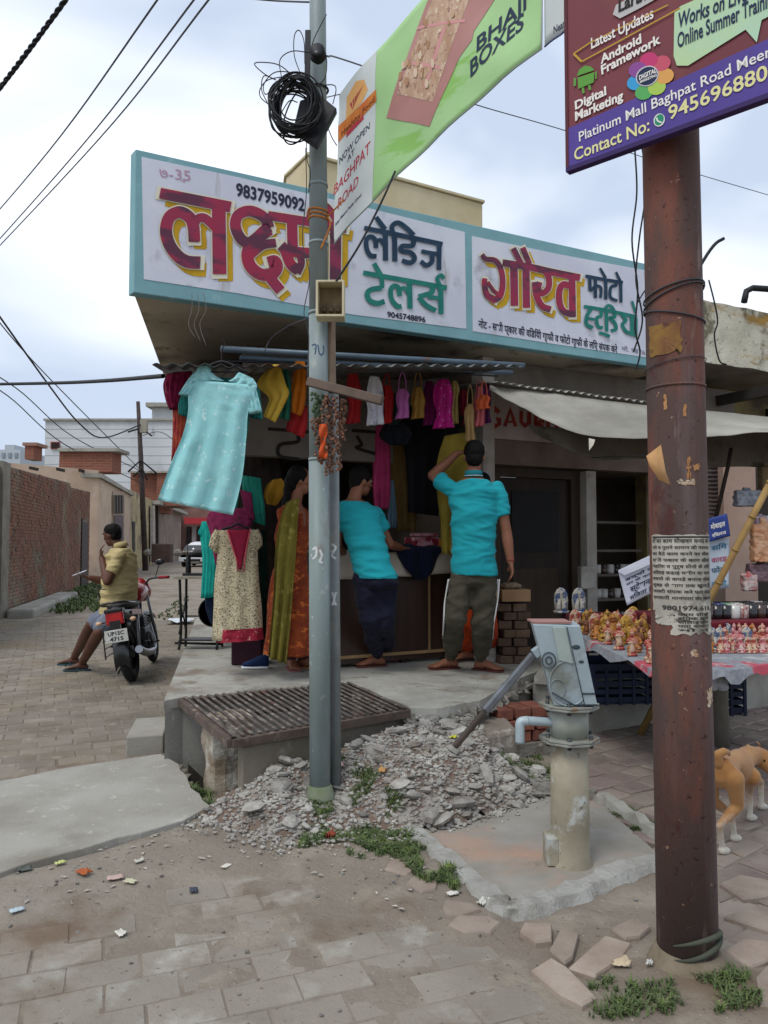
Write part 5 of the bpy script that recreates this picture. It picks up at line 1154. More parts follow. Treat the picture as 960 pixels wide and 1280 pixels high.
bpoly('title_pill', [(766, 18), (770, 6), (830, -25), (835, -10), (800, 10), (775, 23)], mat('grey pill', '#b9b7b6'), .0005)
bline('lettering', 'Laravel', (773, 15), (822, -8), .06, mat('black print2', '#2a2727'), .03, lift=.002)
m = MB(); 
for k, (a, b) in enumerate((((717, 67), (738, 53)), ((738, 53), (835, 6)), ((727, 77), (850, 10)), ((717, 67), (727, 77)))): ribbon(m, [a, b], 1.6 if k < 3 else 3, lambda x, y, l: bpx(x, y, l), .001+k*.0002, False)
tag(m.build('frame_line', mat('ochre print', '#b9973a'), bd, fix=False), kind='stuff')
# little green mascot shape is a plain robot icon: dome, body, arms, legs
G_ = mat('icon green', '#5f9a45')
bpoly('robot_icon', [(721, 95), (724, 87), (731, 82), (738, 83), (742, 86), (742, 88)], G_, .001); bpoly('robot_icon', [(722, 97), (743, 90), (742, 103), (723, 111)], G_, .001)
for P in ([(717, 98), (720, 97), (720, 107), (717, 108)], [(744, 90), (746, 89), (746, 98), (744, 99)], [(727, 110), (730, 109), (731, 116), (728, 117)], [(735, 107), (738, 106), (739, 112), (736, 113)]): bpoly('robot_icon', P, G_, .001)
cx_, cy_ = 809, 95
for k, (dx, dy, c) in enumerate(((-14, 8, '#3f9bd0'), (-4, 20, '#5aa860'), (12, 14, '#a7c65a'), (22, 0, '#d6a05a'), (18, -16, '#c4576b'), (2, -20, '#c03f70'), (-12, -8, '#8a4f93'))):
    P = [(cx_+dx+11*math.cos(t)+3*math.sin(t), cy_+dy+9*math.sin(t)-4*math.cos(t)) for t in [i*2*PI/14 for i in range(14)]]; bpoly('flower_petal', P, mat('petal %d' % k, c), .0008+k*.0002)
bpoly('flower_centre', [(cx_+14*math.cos(t)+3*math.sin(t), cy_+12*math.sin(t)-5*math.cos(t)) for t in [i*2*PI/20 for i in range(20)]], mat('petal rim', '#c9c3cc'), .0026)
bpoly('flower_centre', [(cx_+12.5*math.cos(t)+3*math.sin(t), cy_+10.5*math.sin(t)-5*math.cos(t)) for t in [i*2*PI/20 for i in range(20)]], M_nvt, .003)
bline('lettering', 'DIGITAL', (799, 100), (821, 90), .022, M_wht, .03, lift=.0035); bline('lettering', 'MARKETING', (800, 104), (821, 95), .012, M_wht, .03, lift=.0035)
bpoly('phone_icon', [(824+7*math.cos(t)+.7*math.sin(t), 150+8*math.sin(t)-2*math.cos(t)) for t in [i*2*PI/18 for i in range(18)]], M_wht, .001); bpoly('phone_icon', [(824+5.8*math.cos(t), 149.6+6.8*math.sin(t)-2*math.cos(t)) for t in [i*2*PI/18 for i in range(18)]], mat('icon teal', '#2d8a6c'), .0015)
m = MB(); ribbon(m, [(821, 147), (822, 151), (827, 153)], 1.8, lambda x, y, l: bpx(x, y, l), .002); m.build('phone_icon', M_wht, bd, fix=False)
# green banner strung across the lane
Ga, Gb = at(424, 118, 4.25), at(418, 305, 4.25); Gc = at(677, 61, 3.4); Gd = Gc+V((.03, .05, .98))
def GS(u, v, lift=0):   # v = 0 at the bottom
    p = Gb.lerp(Gc, u).lerp(Ga.lerp(Gd, u), v); n = (Gc-Gb).cross(Ga-Gb).normalized(); n = -n if n.y > 0 else n
    f = .007*math.sin(u*9+v*7)*(1-v*.3)+.004*math.sin(u*23+v*11)+.006*nz(u*6, v*5, 1)
    return p+n*(f+lift)+V((0, 0, .055*math.sin(u*PI)*(1-v)))
def gsolve(px, py):   # surface parameters of a surveyed pixel
    n = (Gc-Gb).cross(Ga-Gb); q = onp(px, py, Gb, n); u, v = .5, .5
    for _ in range(30):
        p = GS(u, v); d = q-p; e_ = .001; du = (GS(u+e_, v)-p)/e_; dv = (GS(u, v+e_)-p)/e_
        a11, a12, a22 = du.dot(du), du.dot(dv), dv.dot(dv); b1, b2_ = du.dot(d), dv.dot(d); D_ = a11*a22-a12*a12
        u += (b1*a22-b2_*a12)/D_; v += (a11*b2_-a12*b1)/D_
    return u, v
gb = thing('green_banner', 'light green cloth banner advertising bhaji boxes strung from the grey pole', 'banner', Gb)
M_gb = mat('green banner print', '#a3c98f', '#95c07f', sc=1.5, rough=.6, lay=(('#86b85f', 2.0, .58, .64, (1, 1, 3)),)); M_gbw = mat('white banner print', '#cdd3d2', '#c0c7c6', sc=2, rough=.6)
m = MB(); m.grid(lambda u, v: GS(u, v), 70, 26); m.build('banner_cloth', M_gb, gb, fix=False, thick=.0015)
u1 = .215
m = MB(); m.grid(lambda u, v: GS(.002+u*u1, .004+v*.992, .002), 24, 26); m.build('white_panel', M_gbw, gb, fix=False)
def gline(name, body, p, q, h, mt, bold=.01, shear=0, lift=.003):
    U0, V0 = gsolve(*p); U1, V1 = gsolve(*q); A = GS(U0, V0); B = GS(U1, V1); wd = (B-A).length
    hv = h/ (Ga-Gb).length
    m = MB()
    decal_text(m, body, lambda x, y, l: GS(U0+(U1-U0)*x/wd+y*shear, V0+(V1-V0)*x/wd+y/h*hv, lift+l), h, wd, bold=bold); return m.build(name, mt, gb, fix=False)
M_dk = mat('dark banner ink', '#2f3a4f'); M_rd = mat('red banner ink', '#b03a48'); M_or = mat('orange banner ink', '#d0813a', '#c46a30', sc=20)
gline('lettering', 'BHAJI', (596, 66), (655, 8), .115, M_dk, .02); gline('lettering', 'BOXES', (588, 97), (653, 33), .12, M_dk, .02)
gline('lettering', 'NOW OPEN', (424, 206), (461, 160), .06, M_dk, .01); gline('lettering', 'AT', (434, 203), (443, 192), .05, M_dk, .01)
gline('lettering', 'BAGHPAT', (418, 246), (462, 190), .10, M_rd, .01); gline('lettering', 'ROAD', (424, 263), (448, 231), .09, M_rd, .01)
gline('lettering', 'Near Meerut Public School', (421, 284), (452, 245), .028, M_dk, .02)
def gpoly(name, P, mt, lift=.003):
    Q = [gsolve(*p) for p in P]; c = (sum(q[0] for q in Q)/len(Q), sum(q[1] for q in Q)/len(Q)); m = MB(); n = len(Q); vs = [GS(*c, lift)]; K_ = 10
    # densify each edge
    R_ = []
    for a, b in zip(Q, Q[1:]+Q[:1]): R_ += [(a[0]+(b[0]-a[0])*i/6, a[1]+(b[1]-a[1])*i/6) for i in range(6)]
    n = len(R_)
    for k in range(1, K_+1): vs += [GS(c[0]+(a-c[0])*k/K_, c[1]+(b-c[1])*k/K_, lift) for a, b in R_]
    fs = [(0, 1+i, 1+(i+1) % n) for i in range(n)]
    for k in range(K_-1): fs += [(1+k*n+i, 1+(k+1)*n+i, 1+(k+1)*n+(i+1) % n, 1+k*n+(i+1) % n) for i in range(n)]
    m.add(vs, fs, True); return m.build(name, mt, gb, fix=False)
gpoly('box_picture', [(482, 147), (531, 0), (545, -30), (630, -30), (592, 38), (590, 50), (574, 72), (536, 158)], mat('pink box print', '#b38480', '#a5736c', sc=2, rough=.6), .003)
gpoly('box_picture', [(497, 118), (545, -26), (590, -26), (541, 128)], mat('boxed fruit print', '#c3a890', '#a88468', sc=26, rough=.6, stretch=(1, 1, .4), lay=(('#8f6a5d', 40, .56, .64), ('#d8c9b0', 30, .6, .68))), .004)
for P in ([(505, 75), (555, 83), (554, 87), (504, 79)], [(520, 32), (580, 22), (580, 26), (519, 36)], [(553, 33), (557, 33), (533, 110), (529, 110)]): gpoly('box_picture', P, mat('pink divider', '#c98f8f'), .0045)
for i in range(26):
    rr1 = random.Random(i); x_, y_ = 512+rr1.uniform(-6, 40), 60+rr1.uniform(-46, 50); x_ += (60-y_)*.32; w_ = rr1.uniform(1.5, 2.6)
    if 500 < x_ < 575: gpoly('fruit_print', [(x_+w_*math.cos(t), y_+w_*2.6*math.sin(t)) for t in [j*PI/3 for j in range(6)]], mat(('fruit a', 'fruit b', 'fruit c')[i % 3], ('#b99a7c', '#a67f62', '#cdb8a0')[i % 3]), .0052+.0002*i)
gpoly('orange_logo', [(423, 178), (423, 158), (470, 112), (470, 126)], M_or, .0035); gpoly('orange_logo', [(432, 150), (433, 122), (446, 102), (456, 100), (460, 112), (452, 128)], mat('pale orange ink', '#dda868'), .0030)
for k in range(6): gpoly('logo_ray', [(441+k*.5, 138-k*2), (437+k*3.4, 130-k*4.4), (439+k*3.4, 127-k*4.4)], M_rd, .0042+.0002*k)
gline('lettering', 'Healthy Food', (427, 171), (468, 126), .045, mat('brown ink', '#7d3b22'), .02, lift=.0045)
gpoly('logo_ribbon', [(433, 172), (433, 166), (453, 142), (454, 148)], M_rd, .0036)
tag(MB().tube([GS(i/20, 0, 0) for i in range(21)], .004, 5, cap=False).build('hem_cord', mat('hem cord', '#8f9a94'), gb, fix=False), None)
tag(MB().tube([GS(1, 0), GS(1, .5), GS(1, 1)], .004, 5).build('banner_cord', mat('white cord', '#d5d8d8'), gb, fix=False), None)
wire('thin cord tying the green banner to the grey pole', [Gb+V((0, 0, .02)), gpx(3.17)], .003, M_wir)
wire('thin cord tying the upper corner of the green banner to the grey pole', [Ga, gpx(3.84)], .003, M_wir)
# small white banner next to it
wa, wb_ = at(681, 58, 3.3), at(724, 14, 3.0)
wbn = thing('white_banner', 'corner of a white printed banner between the green banner and the maroon board', 'banner', wa)
def WS(u, v, l=0): return wa.lerp(wb_, u)+V((0, 0, v*.5))+V((0, -.012*math.sin(u*7)-l, -.018*math.sin(u*PI)))
m = MB(); m.grid(lambda u, v: WS(u*1.25, v), 20, 10); m.build('banner_cloth', M_gbw, wbn, fix=False, thick=.0015)
m = MB(); L_ = (wb_-wa).length; decal_text(m, 'Near Hotel', lambda x, y, l: WS(.25+x/L_, .04+y/.5, .004+l), .05, .26, bold=.02); m.build('lettering', M_dk, wbn, fix=False)
MB().tube([WS(i/10*1.25, 0) for i in range(11)], .005, 5, cap=False).build('hem_cord', mat('blue hem', '#5c6684'), wbn, fix=False)
# ================================================================ garments
M_hng = mat('black hanger', '#1b1b1d', rough=.5)
def tubeflat(mb, pairs, Y, d=.03, n=40, k=6, fold=.012, fr=5, ph=0, dy=0, cap=False, yf=None):
    """a hanging cloth tube: pairs of surveyed left and right edge points, front and back layer with folds"""
    Ls = catmull([at(a[0][0], a[0][1], Y if len(a) < 3 else a[2]) for a in pairs], k); Rs = catmull([at(a[1][0], a[1][1], Y if len(a) < 3 else a[2]) for a in pairs], k)
    m = len(Ls); vs = []
    for i in range(m):
        v = i/(m-1); L_, R_ = Ls[i], Rs[i]
        for j in range(n):
            t = 2*PI*j/n; u = (1-math.cos(t))/2; p = L_.lerp(R_, u)
            f = fold*(v**.7)*math.sin(u*fr*2*PI+ph+v*1.2)+fold*.5*nz(u*4+ph, v*3, 1)+.007*nz(u*11+ph, v*7+u*4, 1)+.004*(1-abs(nz(u*17+v*9, v*13+ph, 1))*3)
            sgn = -1 if t < PI else 1
            vs.append(p+V((0, -d*math.sin(t)+f*(1 if t < PI else .8)*min(1, 3*abs(math.sin(t)))+dy, 0)))
    o = len(mb.v); mb.add(vs, [(i*n+j, i*n+(j+1) % n, (i+1)*n+(j+1) % n, (i+1)*n+j) for i in range(m-1) for j in range(n)], True)
    if cap: mb.f += [[o+j for j in range(n)][::-1], [o+(m-1)*n+j for j in range(n)]]; mb.s += [True, True]
    return mb
def hanger(par, px, py, Y, w=.36, drop=.10, hook=.10):
    c = at(px, py, Y); m = MB(); m.tube(catmull([c+V((-w/2, 0, -drop)), c+V((-w*.2, 0, -.02)), c, c+V((w*.2, 0, -.02)), c+V((w/2, 0, -drop))]), .009, 6); m.tube([c+V((-w/2, 0, -drop)), c+V((w/2, 0, -drop))], .006, 6)
    m.tube(catmull([c, c+V((0, 0, hook*.6)), c+V((.02, 0, hook)), c+V((.0, 0, hook*1.25))]), .004, 6); return m.build('hanger', M_hng, par)
def garment(name, label, parts, Y, mt, cat='garment', group=None, hang=None, d=.03, fold=.012, fr=5, ph=0, dy=0, loops=(), loopmt=None, extra=None, org=None):
    a = parts[0][0]; c = at((a[0][0]+a[1][0])/2, a[0][1], Y)
    t = thing(name, label, cat, c, group); m = MB()
    for i, p in enumerate(parts): tubeflat(m, p, Y, d if i == 0 else d*.8, fold=fold if i == 0 else fold*.4, fr=fr, ph=ph+i, dy=dy+(0 if i == 0 else .004*i))
    m.build('cloth', mt, t, fix=False, thick=.002)
    if hang: hanger(t, *hang)
    for lp in loops: MB().tube(catmull([at(a, b, Y) for a, b in lp], 6), .0045, 6).build('shoulder_strap', loopmt or mt, t)
    return t
M_tq = fabric('turquoise cotton', '#98cfd0', '#8cc5c8', sc=3, rough=.9, bump=.0015, bs=60, lay=(('#bfe0de', 20, .60, .66), ('#b3dcda', 55, .62, .68)))
kt = garment('kurta', 'big light turquoise embroidered kurta hanging from the tin sheet', [
    [((236, 476), (321, 482)), ((235, 492), (317, 500)), ((235, 516), (310, 516)), ((228, 545), (308, 545)), ((216, 574), (304, 588)), ((206, 600), (298, 618)), ((197, 625), (291, 644))],
    [((248, 459), (261, 456)), ((243, 466), (267, 468)), ((237, 478), (280, 476))], [((297, 465), (316, 473)), ((292, 472), (321, 482)), ((285, 476), (318, 490))],
    [((250, 459), (254, 470)), ((238, 470), (247, 484)), ((229, 483), (243, 491)), ((223, 493), (240, 494))], [((313, 472), (300, 480)), ((319, 484), (306, 492)), ((323, 498), (309, 504)), ((327, 514), (311, 517))]],
    4.9, M_tq, 'kurta', d=.032, fold=.026, fr=3.2, hang=(277, 452, 4.9, .34, .07, .12))
m = MB(); o_ = [at(a, b, 4.832) for a, b in ((198, 619), (230, 628), (262, 637), (291, 641))]
M_emb = mat('pale embroidery', '#cfe3dd', '#9fcfcd', sc=120, rough=.9, lo=.45, hi=.55)
def kfl(cx, cy, s):
    q = MB()
    for k in range(6):
        a = k*PI/3; p = at(cx+s*math.cos(a), cy+s*math.sin(a), 4.825); q.ball(p, (.012, .004, .008), n=6, k=4)
    return q
garment('kurta', 'dark teal kurta directly behind the big turquoise one, sleeves showing', [[((240, 470), (318, 476)), ((238, 520), (312, 520)), ((240, 570), (304, 580)), ((250, 630), (296, 636))],
    [((236, 480), (252, 478)), ((224, 500), (240, 504)), ((223, 518), (236, 522))], [((312, 480), (324, 486)), ((312, 510), (327, 512)), ((313, 522), (328, 524))]], 5.02, fabric('dark teal cotton', '#2c7a74', '#256862'), 'kurta')
garment('garment', 'crimson cloth hanging left of the turquoise kurta at shoulder height', [[((208, 468), (240, 464)), ((204, 482), (238, 480)), ((207, 500), (232, 500)), ((212, 512), (228, 510))]], 5.15, fabric('crimson cloth', '#8d1f45', '#6f1a3b', lay=(('#a85a6e', 14, .62, .7),)), fold=.03)
garment('garment', 'red and orange printed cloth hanging down the left side behind the turquoise kurta', [[((216, 498), (240, 498)), ((216, 530), (238, 530)), ((215, 560), (236, 560)), ((214, 576), (230, 570))]], 5.2, fabric('red print cloth', '#8f2b35', '#b4583c', sc=16), fold=.02)
garment('garment', 'grey brown cloth peeping out between crimson cloth and turquoise kurta', [[((226, 470), (246, 466)), ((224, 500), (244, 500)), ((222, 540), (244, 540))]], 5.25, fabric('grey brown cloth', '#5d5852'))
# left group of small pieces
sq = {'fr': 2.2, 'fold': .014, 'd': .014}
BL = 'blouses hanging under the tin sheet'
M_yb = fabric('yellow blouse silk', '#d9b64a', '#cfa63d', rough=.6, lay=(('#a97f35', 18, .62, .7),))
garment('blouse', 'yellow blouse hanging bent beside the turquoise kurta', [[((340, 456), (350, 456)), ((324, 474), (354, 470)), ((323, 484), (358, 482)), ((336, 497), (361, 492)), ((333, 510), (352, 512)), ((329, 520), (344, 528))]], 5.25, M_yb, 'blouse', BL, **sq)
garment('blouse', 'dark green blouse behind the yellow blouse', [[((348, 458), (360, 458)), ((350, 490), (364, 488)), ((345, 520), (362, 526))]], 5.35, fabric('bottle green', '#2c6a55', '#1f5546'), 'blouse', BL, **sq)
garment('blouse', 'deep orange blouse just left of the grey pole', [[((369, 452), (381, 452)), ((366, 475), (383, 475)), ((362, 500), (381, 505)), ((364, 515), (376, 520))]], 5.4, fabric('orange silk', '#d27a1c', '#b96516', rough=.6), 'blouse', BL, **sq)
garment('blouse', 'red cloth below the orange blouse left of the grey pole', [[((366, 505), (384, 508)), ((360, 525), (384, 530)), ((357, 537), (380, 548))]], 5.5, fabric('red silk', '#a92327', '#8f1d22', rough=.6), 'blouse', BL, **sq)
garment('blouse', 'mustard yellow blouse in the dark interior left of the woman', [[((340, 600), (352, 598)), ((333, 608), (357, 608)), ((330, 620), (350, 626)), ((333, 630), (345, 632))]], 6.0, fabric('mustard cloth', '#b98b2c', '#9c7322'), 'blouse', None, **sq)
def bl(label, x0, x1, y0, y1, c, c2=None, loop=0, Y=5.95, rough=.6, lay=(), sh=0, w0=.5, bump=.0015):
    xm = (x0+x1)/2+sh; h = y1-y0; w = (x1-x0)/2; mt = fabric(label[:30], c, c2 or c, rough=rough, lay=lay, bump=bump)
    r = random.Random(int(x0)); q = lambda: r.uniform(-1.6, 1.6)
    P = [((xm-w*w0, y0), (xm+w*w0, y0+q())), ((xm-w*.9+q(), y0+h*.2), (xm+w*.9+q(), y0+h*.2)), ((xm-w+q(), y0+h*.45), (xm+w+q(), y0+h*.4)), ((xm-w*.8+q(), y0+h*.7), (xm+w*.9+q(), y0+h*.7)), ((xm-w+q(), y1), (xm+w+q(), y1-2))]
    lo = []
    if loop: lo = [[(xm-w*.5, y0+1), (xm-w*.45, y0-loop*.5), (xm, y0-loop), (xm+w*.45, y0-loop*.5), (xm+w*.5, y0+1)]]
    return garment('blouse', label, [P], Y, mt, 'blouse', BL, loops=lo, **sq)
bl('red sequinned blouse, first to the right of the grey pole', 433, 451, 462, 530, '#b3272c', '#8f1c22', lay=(('#e8d4c8', 90, .68, .72),))
bl('white blouse half covered by the plank end', 456, 478, 470, 532, '#e0e1ea', '#cfd0de', Y=5.9, sh=1, lay=(('#a9a9bb', 12, .6, .7),))
bl('plain red blouse with a pale strap loop right of the white one', 476, 491, 482, 530, '#b32226', '#991c20', 15)
bl('lilac pink blouse with a long strap loop', 494, 512, 486, 524, '#bd6fae', '#a95f9d', 22, Y=5.9)
bl('dark green black blouse between red and lilac ones', 484, 498, 492, 532, '#233a35', '#1a2b28', Y=6.05)
bl('golden brown blouse with strap loop', 514, 531, 484, 524, '#a8813c', '#8d6a2f', 20, Y=5.95)
bl('dark magenta blouse in shade left of the shiny pink one', 528, 545, 476, 532, '#7d1f5c', '#611848', Y=6.1)
bl('shiny bright pink blouse in plastic', 542, 567, 474, 536, '#c41f86', '#a3186e', Y=5.95, rough=.22, bump=.006, lay=(('#e7a9cf', 26, .63, .68),))
bl('khaki gold blouse right of the shiny pink one', 562, 574, 476, 531, '#a8945a', '#8f7c48', Y=6.0)
bl('dark red blouse between the khaki and the beige one', 573, 585, 487, 532, '#8b2238', '#711a2d', Y=6.15)
bl('beige blouse with long loop hanging lower than the rest', 581, 594, 505, 552, '#ab8d60', '#94784f', 24, Y=5.95)
bl('salmon pink blouse at the right end of the rail', 592, 606, 484, 534, '#c46a6e', '#ad5a60', 8, Y=6.0)
bl('orange folded blouse with loop at the very right end of the rail', 596, 613, 494, 512, '#d0643a', '#b9552f', 18, Y=5.9)
bl('purple blouse behind the salmon one', 603, 614, 480, 530, '#70306a', '#5a2556', Y=6.15)
# interior garments
IG = 'garments hanging inside the tailor shop'
def ig(label, pairs, Y, c, c2=None, **k): return garment('garment', label, [pairs], Y-.4, fabric(label[:30], c, c2 or c, **k), 'garment', IG, fr=3, fold=.02, d=.03)
ig('dull pink long garment hanging inside the shop above the boy', [((470, 530), (486, 530)), ((467, 570), (488, 570)), ((466, 610), (488, 615)), ((468, 636), (486, 636))], 6.9, '#b23c68', '#9a3159')
ig('olive brown garment right of the pink one inside the shop', [((490, 532), (514, 532)), ((484, 580), (520, 580)), ((487, 620), (522, 625)), ((494, 664), (520, 664))], 7.0, '#6f5830', '#5b4726')
ig('black garment on a hanger in the middle of the shop', [((515, 505), (545, 505)), ((500, 530), (560, 530)), ((508, 580), (552, 580)), ((510, 640), (548, 645))], 6.8, '#17161a', '#101013')
ig('small black garment with a knotted front left of the black one', [((480, 530), (505, 528)), ((474, 545), (515, 542)), ((486, 556), (508, 556))], 6.5, '#1b1c22', '#121318')
ig('olive yellow garment behind the raised arm of the standing man', [((556, 545), (590, 540)), ((548, 570), (598, 575)), ((545, 600), (600, 610)), ((550, 650), (588, 660)), ((552, 692), (580, 694))], 6.45, '#8f7c33', '#7a6828')
ig('black garment right beside the olive yellow one', [((556, 520), (580, 520)), ((552, 545), (572, 548)), ((556, 560), (572, 560))], 6.5, '#17171a')
ig('pale blue cloth strip hanging between the pink and olive garments', [((486, 600), (492, 600)), ((484, 640), (496, 642)), ((486, 660), (496, 660))], 6.95, '#5d7482')
# lower left group by the lane
M_prt = fabric('block printed cotton', '#c4b99a', '#b8ac8b', sc=10, lay=(('#5c4f47', 75, .52, .58, (1, 1, 1.7)), ('#cfc5aa', 30, .58, .64)))
kk = garment('kurta', 'cream block printed kurta with red neckline and red hem on a hanger', [
    [((268, 663), (324, 662)), ((271, 676), (323, 676)), ((272, 692), (322, 690)), ((268, 730), (324, 728)), ((267, 762), (327, 758)), ((265, 801), (329, 797))],
    [((270, 661), (276, 670)), ((264, 670), (274, 682)), ((261, 682), (270, 692))], [((322, 661), (316, 670)), ((327, 670), (320, 680)), ((328, 681), (321, 689))]], 5.7, M_prt, 'kurta', hang=(297, 655, 5.72, .24, .04, .05), d=.045, fold=.015, fr=3)
def onk(px, py, l=.06): return at(px, py, 5.7-l)
M_rh = fabric('red border', '#a02c3f', '#8d2537', lay=(('#c98f86', 45, .6, .66),))
m = MB(); tubeflat(m, [((272, 787), (328.5, 784)), ((271.5, 794), (329, 791)), ((271, 803), (329.5, 799))], 5.7, .064, fold=.013, fr=3, ph=.4); m.build('hem_border', M_rh, kk, fix=False)
m = MB(); m.grid(lambda u, v: onk(284+(300-284)*v+(1-v)*28*u+3*v*u-(1.5*v), 662+50*v, .052+.012*math.sin(u*PI)), 8, 12); m.build('neck_yoke', fabric('red yoke', '#9c2740', '#85203a'), kk, fix=False, thick=.003)
m = MB(); m.tube([onk(a, b, .07) for a, b in ((284, 662), (291, 685), (296, 700), (297, 714), (305, 714), (306, 700), (308, 685), (313, 661))], .006, 6); m.build('neck_trim', fabric('coral trim', '#c0505c'), kk)
garment('kurta', 'plain bright teal kurta half hidden left of the cream printed one', [[((252, 652), (275, 650)), ((250, 668), (278, 668)), ((253, 700), (276, 700)), ((251, 748), (272, 746))], [((254, 652), (262, 660)), ((248, 664), (257, 668)), ((248, 668), (255, 671))]], 5.95, fabric('bright teal cloth', '#1fa093', '#1a8d83'), 'kurta', IG)
garment('garment', 'navy trousers hanging below the bright teal kurta', [[((256, 746), (272, 745)), ((257, 760), (272, 762)), ((263, 780), (273, 780))]], 6.0, fabric('navy cloth', '#1d2a42', '#182338'), 'garment', IG)
garment('garment', 'dull crimson blouse above the cream printed kurta', [[((262, 640), (312, 634)), ((258, 650), (315, 648)), ((262, 664), (312, 662)), ((268, 700), (285, 740))], [((300, 612), (314, 616)), ((304, 630), (316, 634)), ((305, 648), (318, 650))]], 5.85, fabric('dull crimson', '#8b2f55', '#752748'), 'blouse', IG)
garment('garment', 'sea green blouse hanging right above the cream printed kurta', [[((302, 594), (326, 598)), ((303, 612), (328, 614)), ((306, 640), (331, 636)), ((312, 650), (332, 658))]], 5.9, fabric('sea green cloth', '#2b8a78', '#237666'), 'blouse', IG)
garment('garment', 'dark green dotted cloth hanging right of the cream printed kurta', [[((318, 660), (332, 664)), ((322, 700), (334, 700)), ((324, 750), (334, 750)), ((324, 795), (332, 795))]], 6.0, fabric('dark green dotted', '#17352c', '#122a23', lay=(('#9db8a8', 70, .68, .72),)), 'garment', IG)
garment('garment', 'brown dark cloth mass hanging behind the sea green blouse', [[((300, 560), (350, 560)), ((296, 600), (352, 600)), ((300, 660), (356, 660)), ((318, 740), (352, 740)), ((322, 800), (350, 800))]], 6.3, fabric('dark brown cloth', '#2b221d', '#1d1815'), 'garment', IG)
q = gr(306, 832, PZ); tag(MB().box((q.x, q.y+.12, PZ+.11), (.25, .22, .215), rz=.1).build('covered_box', fabric('dark maroon cloth', '#3e2329', '#34202a'), bevel=.012), 'low box covered in dark maroon cloth under the cream printed kurta', 'box')
# trainers next to it
q = gr(318, 836, PZ); sh = thing('trainer_shoe', 'navy blue trainer with a white sole on the platform beside the covered box', 'shoe', q)
m = MB(); m.loft([(q+V((x, .0, .012)), V((0, w_, 0)), V((0, 0, .012))) for x, w_ in ((-.105, .005), (-.09, .035), (-.03, .042), (.05, .036), (.10, .036), (.12, .01))], 12); m.build('sole', mat('white rubber sole', '#c9ccce'), sh)
m = MB(); m.loft([(q+V((x, 0, z)), V((0, w_, 0)), V((0, 0, h_))) for x, w_, z, h_ in ((-.10, .008, .03, .01), (-.08, .032, .036, .018), (-.02, .04, .045, .03), (.04, .035, .062, .045), (.09, .034, .066, .05), (.115, .02, .06, .04))], 12); m.build('upper', fabric('navy mesh', '#1a2c50', '#15233f', bump=.001), sh)
# ================================================================ sewing machine
sb_ = gr(240, 812, PZ); sm = thing('sewing_machine', 'old black treadle sewing machine at the lane edge of the platform', 'sewing machine', sb_)
M_ir = mat('black cast iron', '#151516', '#202022', sc=20, rough=.5); ox, oy = sb_.x, sb_.y
def sp(x, y, z): return V((ox+x, oy+y, PZ+z))
MB().box(sp(.06, .1, .69), (.46, .36, .025)).build('table_top', mat('worn table board', '#9a9689', '#7d776b', sc=5), sm, bevel=.003)
for sx in (-.12, .24):
    m = MB()
    for y_ in (-.02, .22): m.tube(catmull([sp(sx, y_, .0), sp(sx+.01, y_+(.03 if y_ < 0 else -.03), .2), sp(sx, y_, .67)]), .013, 6)
    m.tube([sp(sx, -.02, .08), sp(sx, .22, .08)], .01, 6); m.tube(catmull([sp(sx, -.02, .5), sp(sx, .1, .32), sp(sx, .22, .5)]), .008, 6); m.tube(catmull([sp(sx, -.02, .15), sp(sx, .1, .32), sp(sx, .22, .15)]), .008, 6)
    m.build('side_frame', M_ir, sm)
MB().tube([sp(-.17, .02, .06), sp(.28, .02, .05)], .012, 8).build('cross_rail', M_ir, sm); MB().tube([sp(-.12, .2, .3), sp(.24, .2, .3)], .008, 6).build('cross_rail', M_ir, sm)
MB().box(sp(.06, .08, .09), (.3, .2, .015)).build('treadle', M_ir, sm, bevel=.004)
m = MB(); m.lathe(sp(.20, -.01, .36), [(.135, 0), (.145, .0), (.145, .018), (.135, .018), (.135, 0)], 24, (0, 1, 0))
for k in range(4): m.tube([sp(.20+.135*math.cos(k*PI/4), -.001, .36+.135*math.sin(k*PI/4)), sp(.20-.135*math.cos(k*PI/4), -.001, .36-.135*math.sin(k*PI/4))], .005, 5)
m.build('drive_wheel', M_ir, sm)
m = MB(); m.box(sp(.06, .1, .715), (.34, .14, .025)); m.tube([sp(-.07, .1, .73), sp(-.07, .1, .90)], [.028, .022], 10); m.tube([sp(-.07, .1, .90), sp(.02, .1, .925), sp(.17, .1, .91)], [.025, .030, .034], 10); m.tube([sp(.17, .1, .73), sp(.17, .1, .92)], [.045, .036], 10)
m.build('machine_head', M_ir, sm, bevel=.002)
m = MB(); m.lathe(sp(.205, .1, .87), [(0, 0), (.055, 0), (.055, .02), (0, .02)], 16, (1, 0, 0)); m.build('hand_wheel', mat('steel wheel', '#6f7174', metal=.7, rough=.4), sm)
MB().tube([sp(-.07, .06, .9), sp(-.07, .06, .99)], .004, 5).build('thread_pin', M_ir, sm)
q = gr(214, 758, .05); tag(MB().box((q.x+.1, q.y, .04), (.01, .01, .01)).build('dropped_paper', M_pap), 'tiny scrap beside the bike', 'paper') if 0 else None
m = MB(); q = gr(226, 779, 0); m.grid(lambda u, v: V((q.x+(u-.5)*.42, q.y+(v-.5)*.5, .04+.05*nz(u*3, v*3, 1)+.02)), 8, 8); tag(m.build('plastic_sheet', mat('white plastic sheet', '#c3cad0', rough=.5), fix=False, thick=.003), 'crumpled white plastic sheet on the ground between motorcycle and sewing machine', 'plastic')
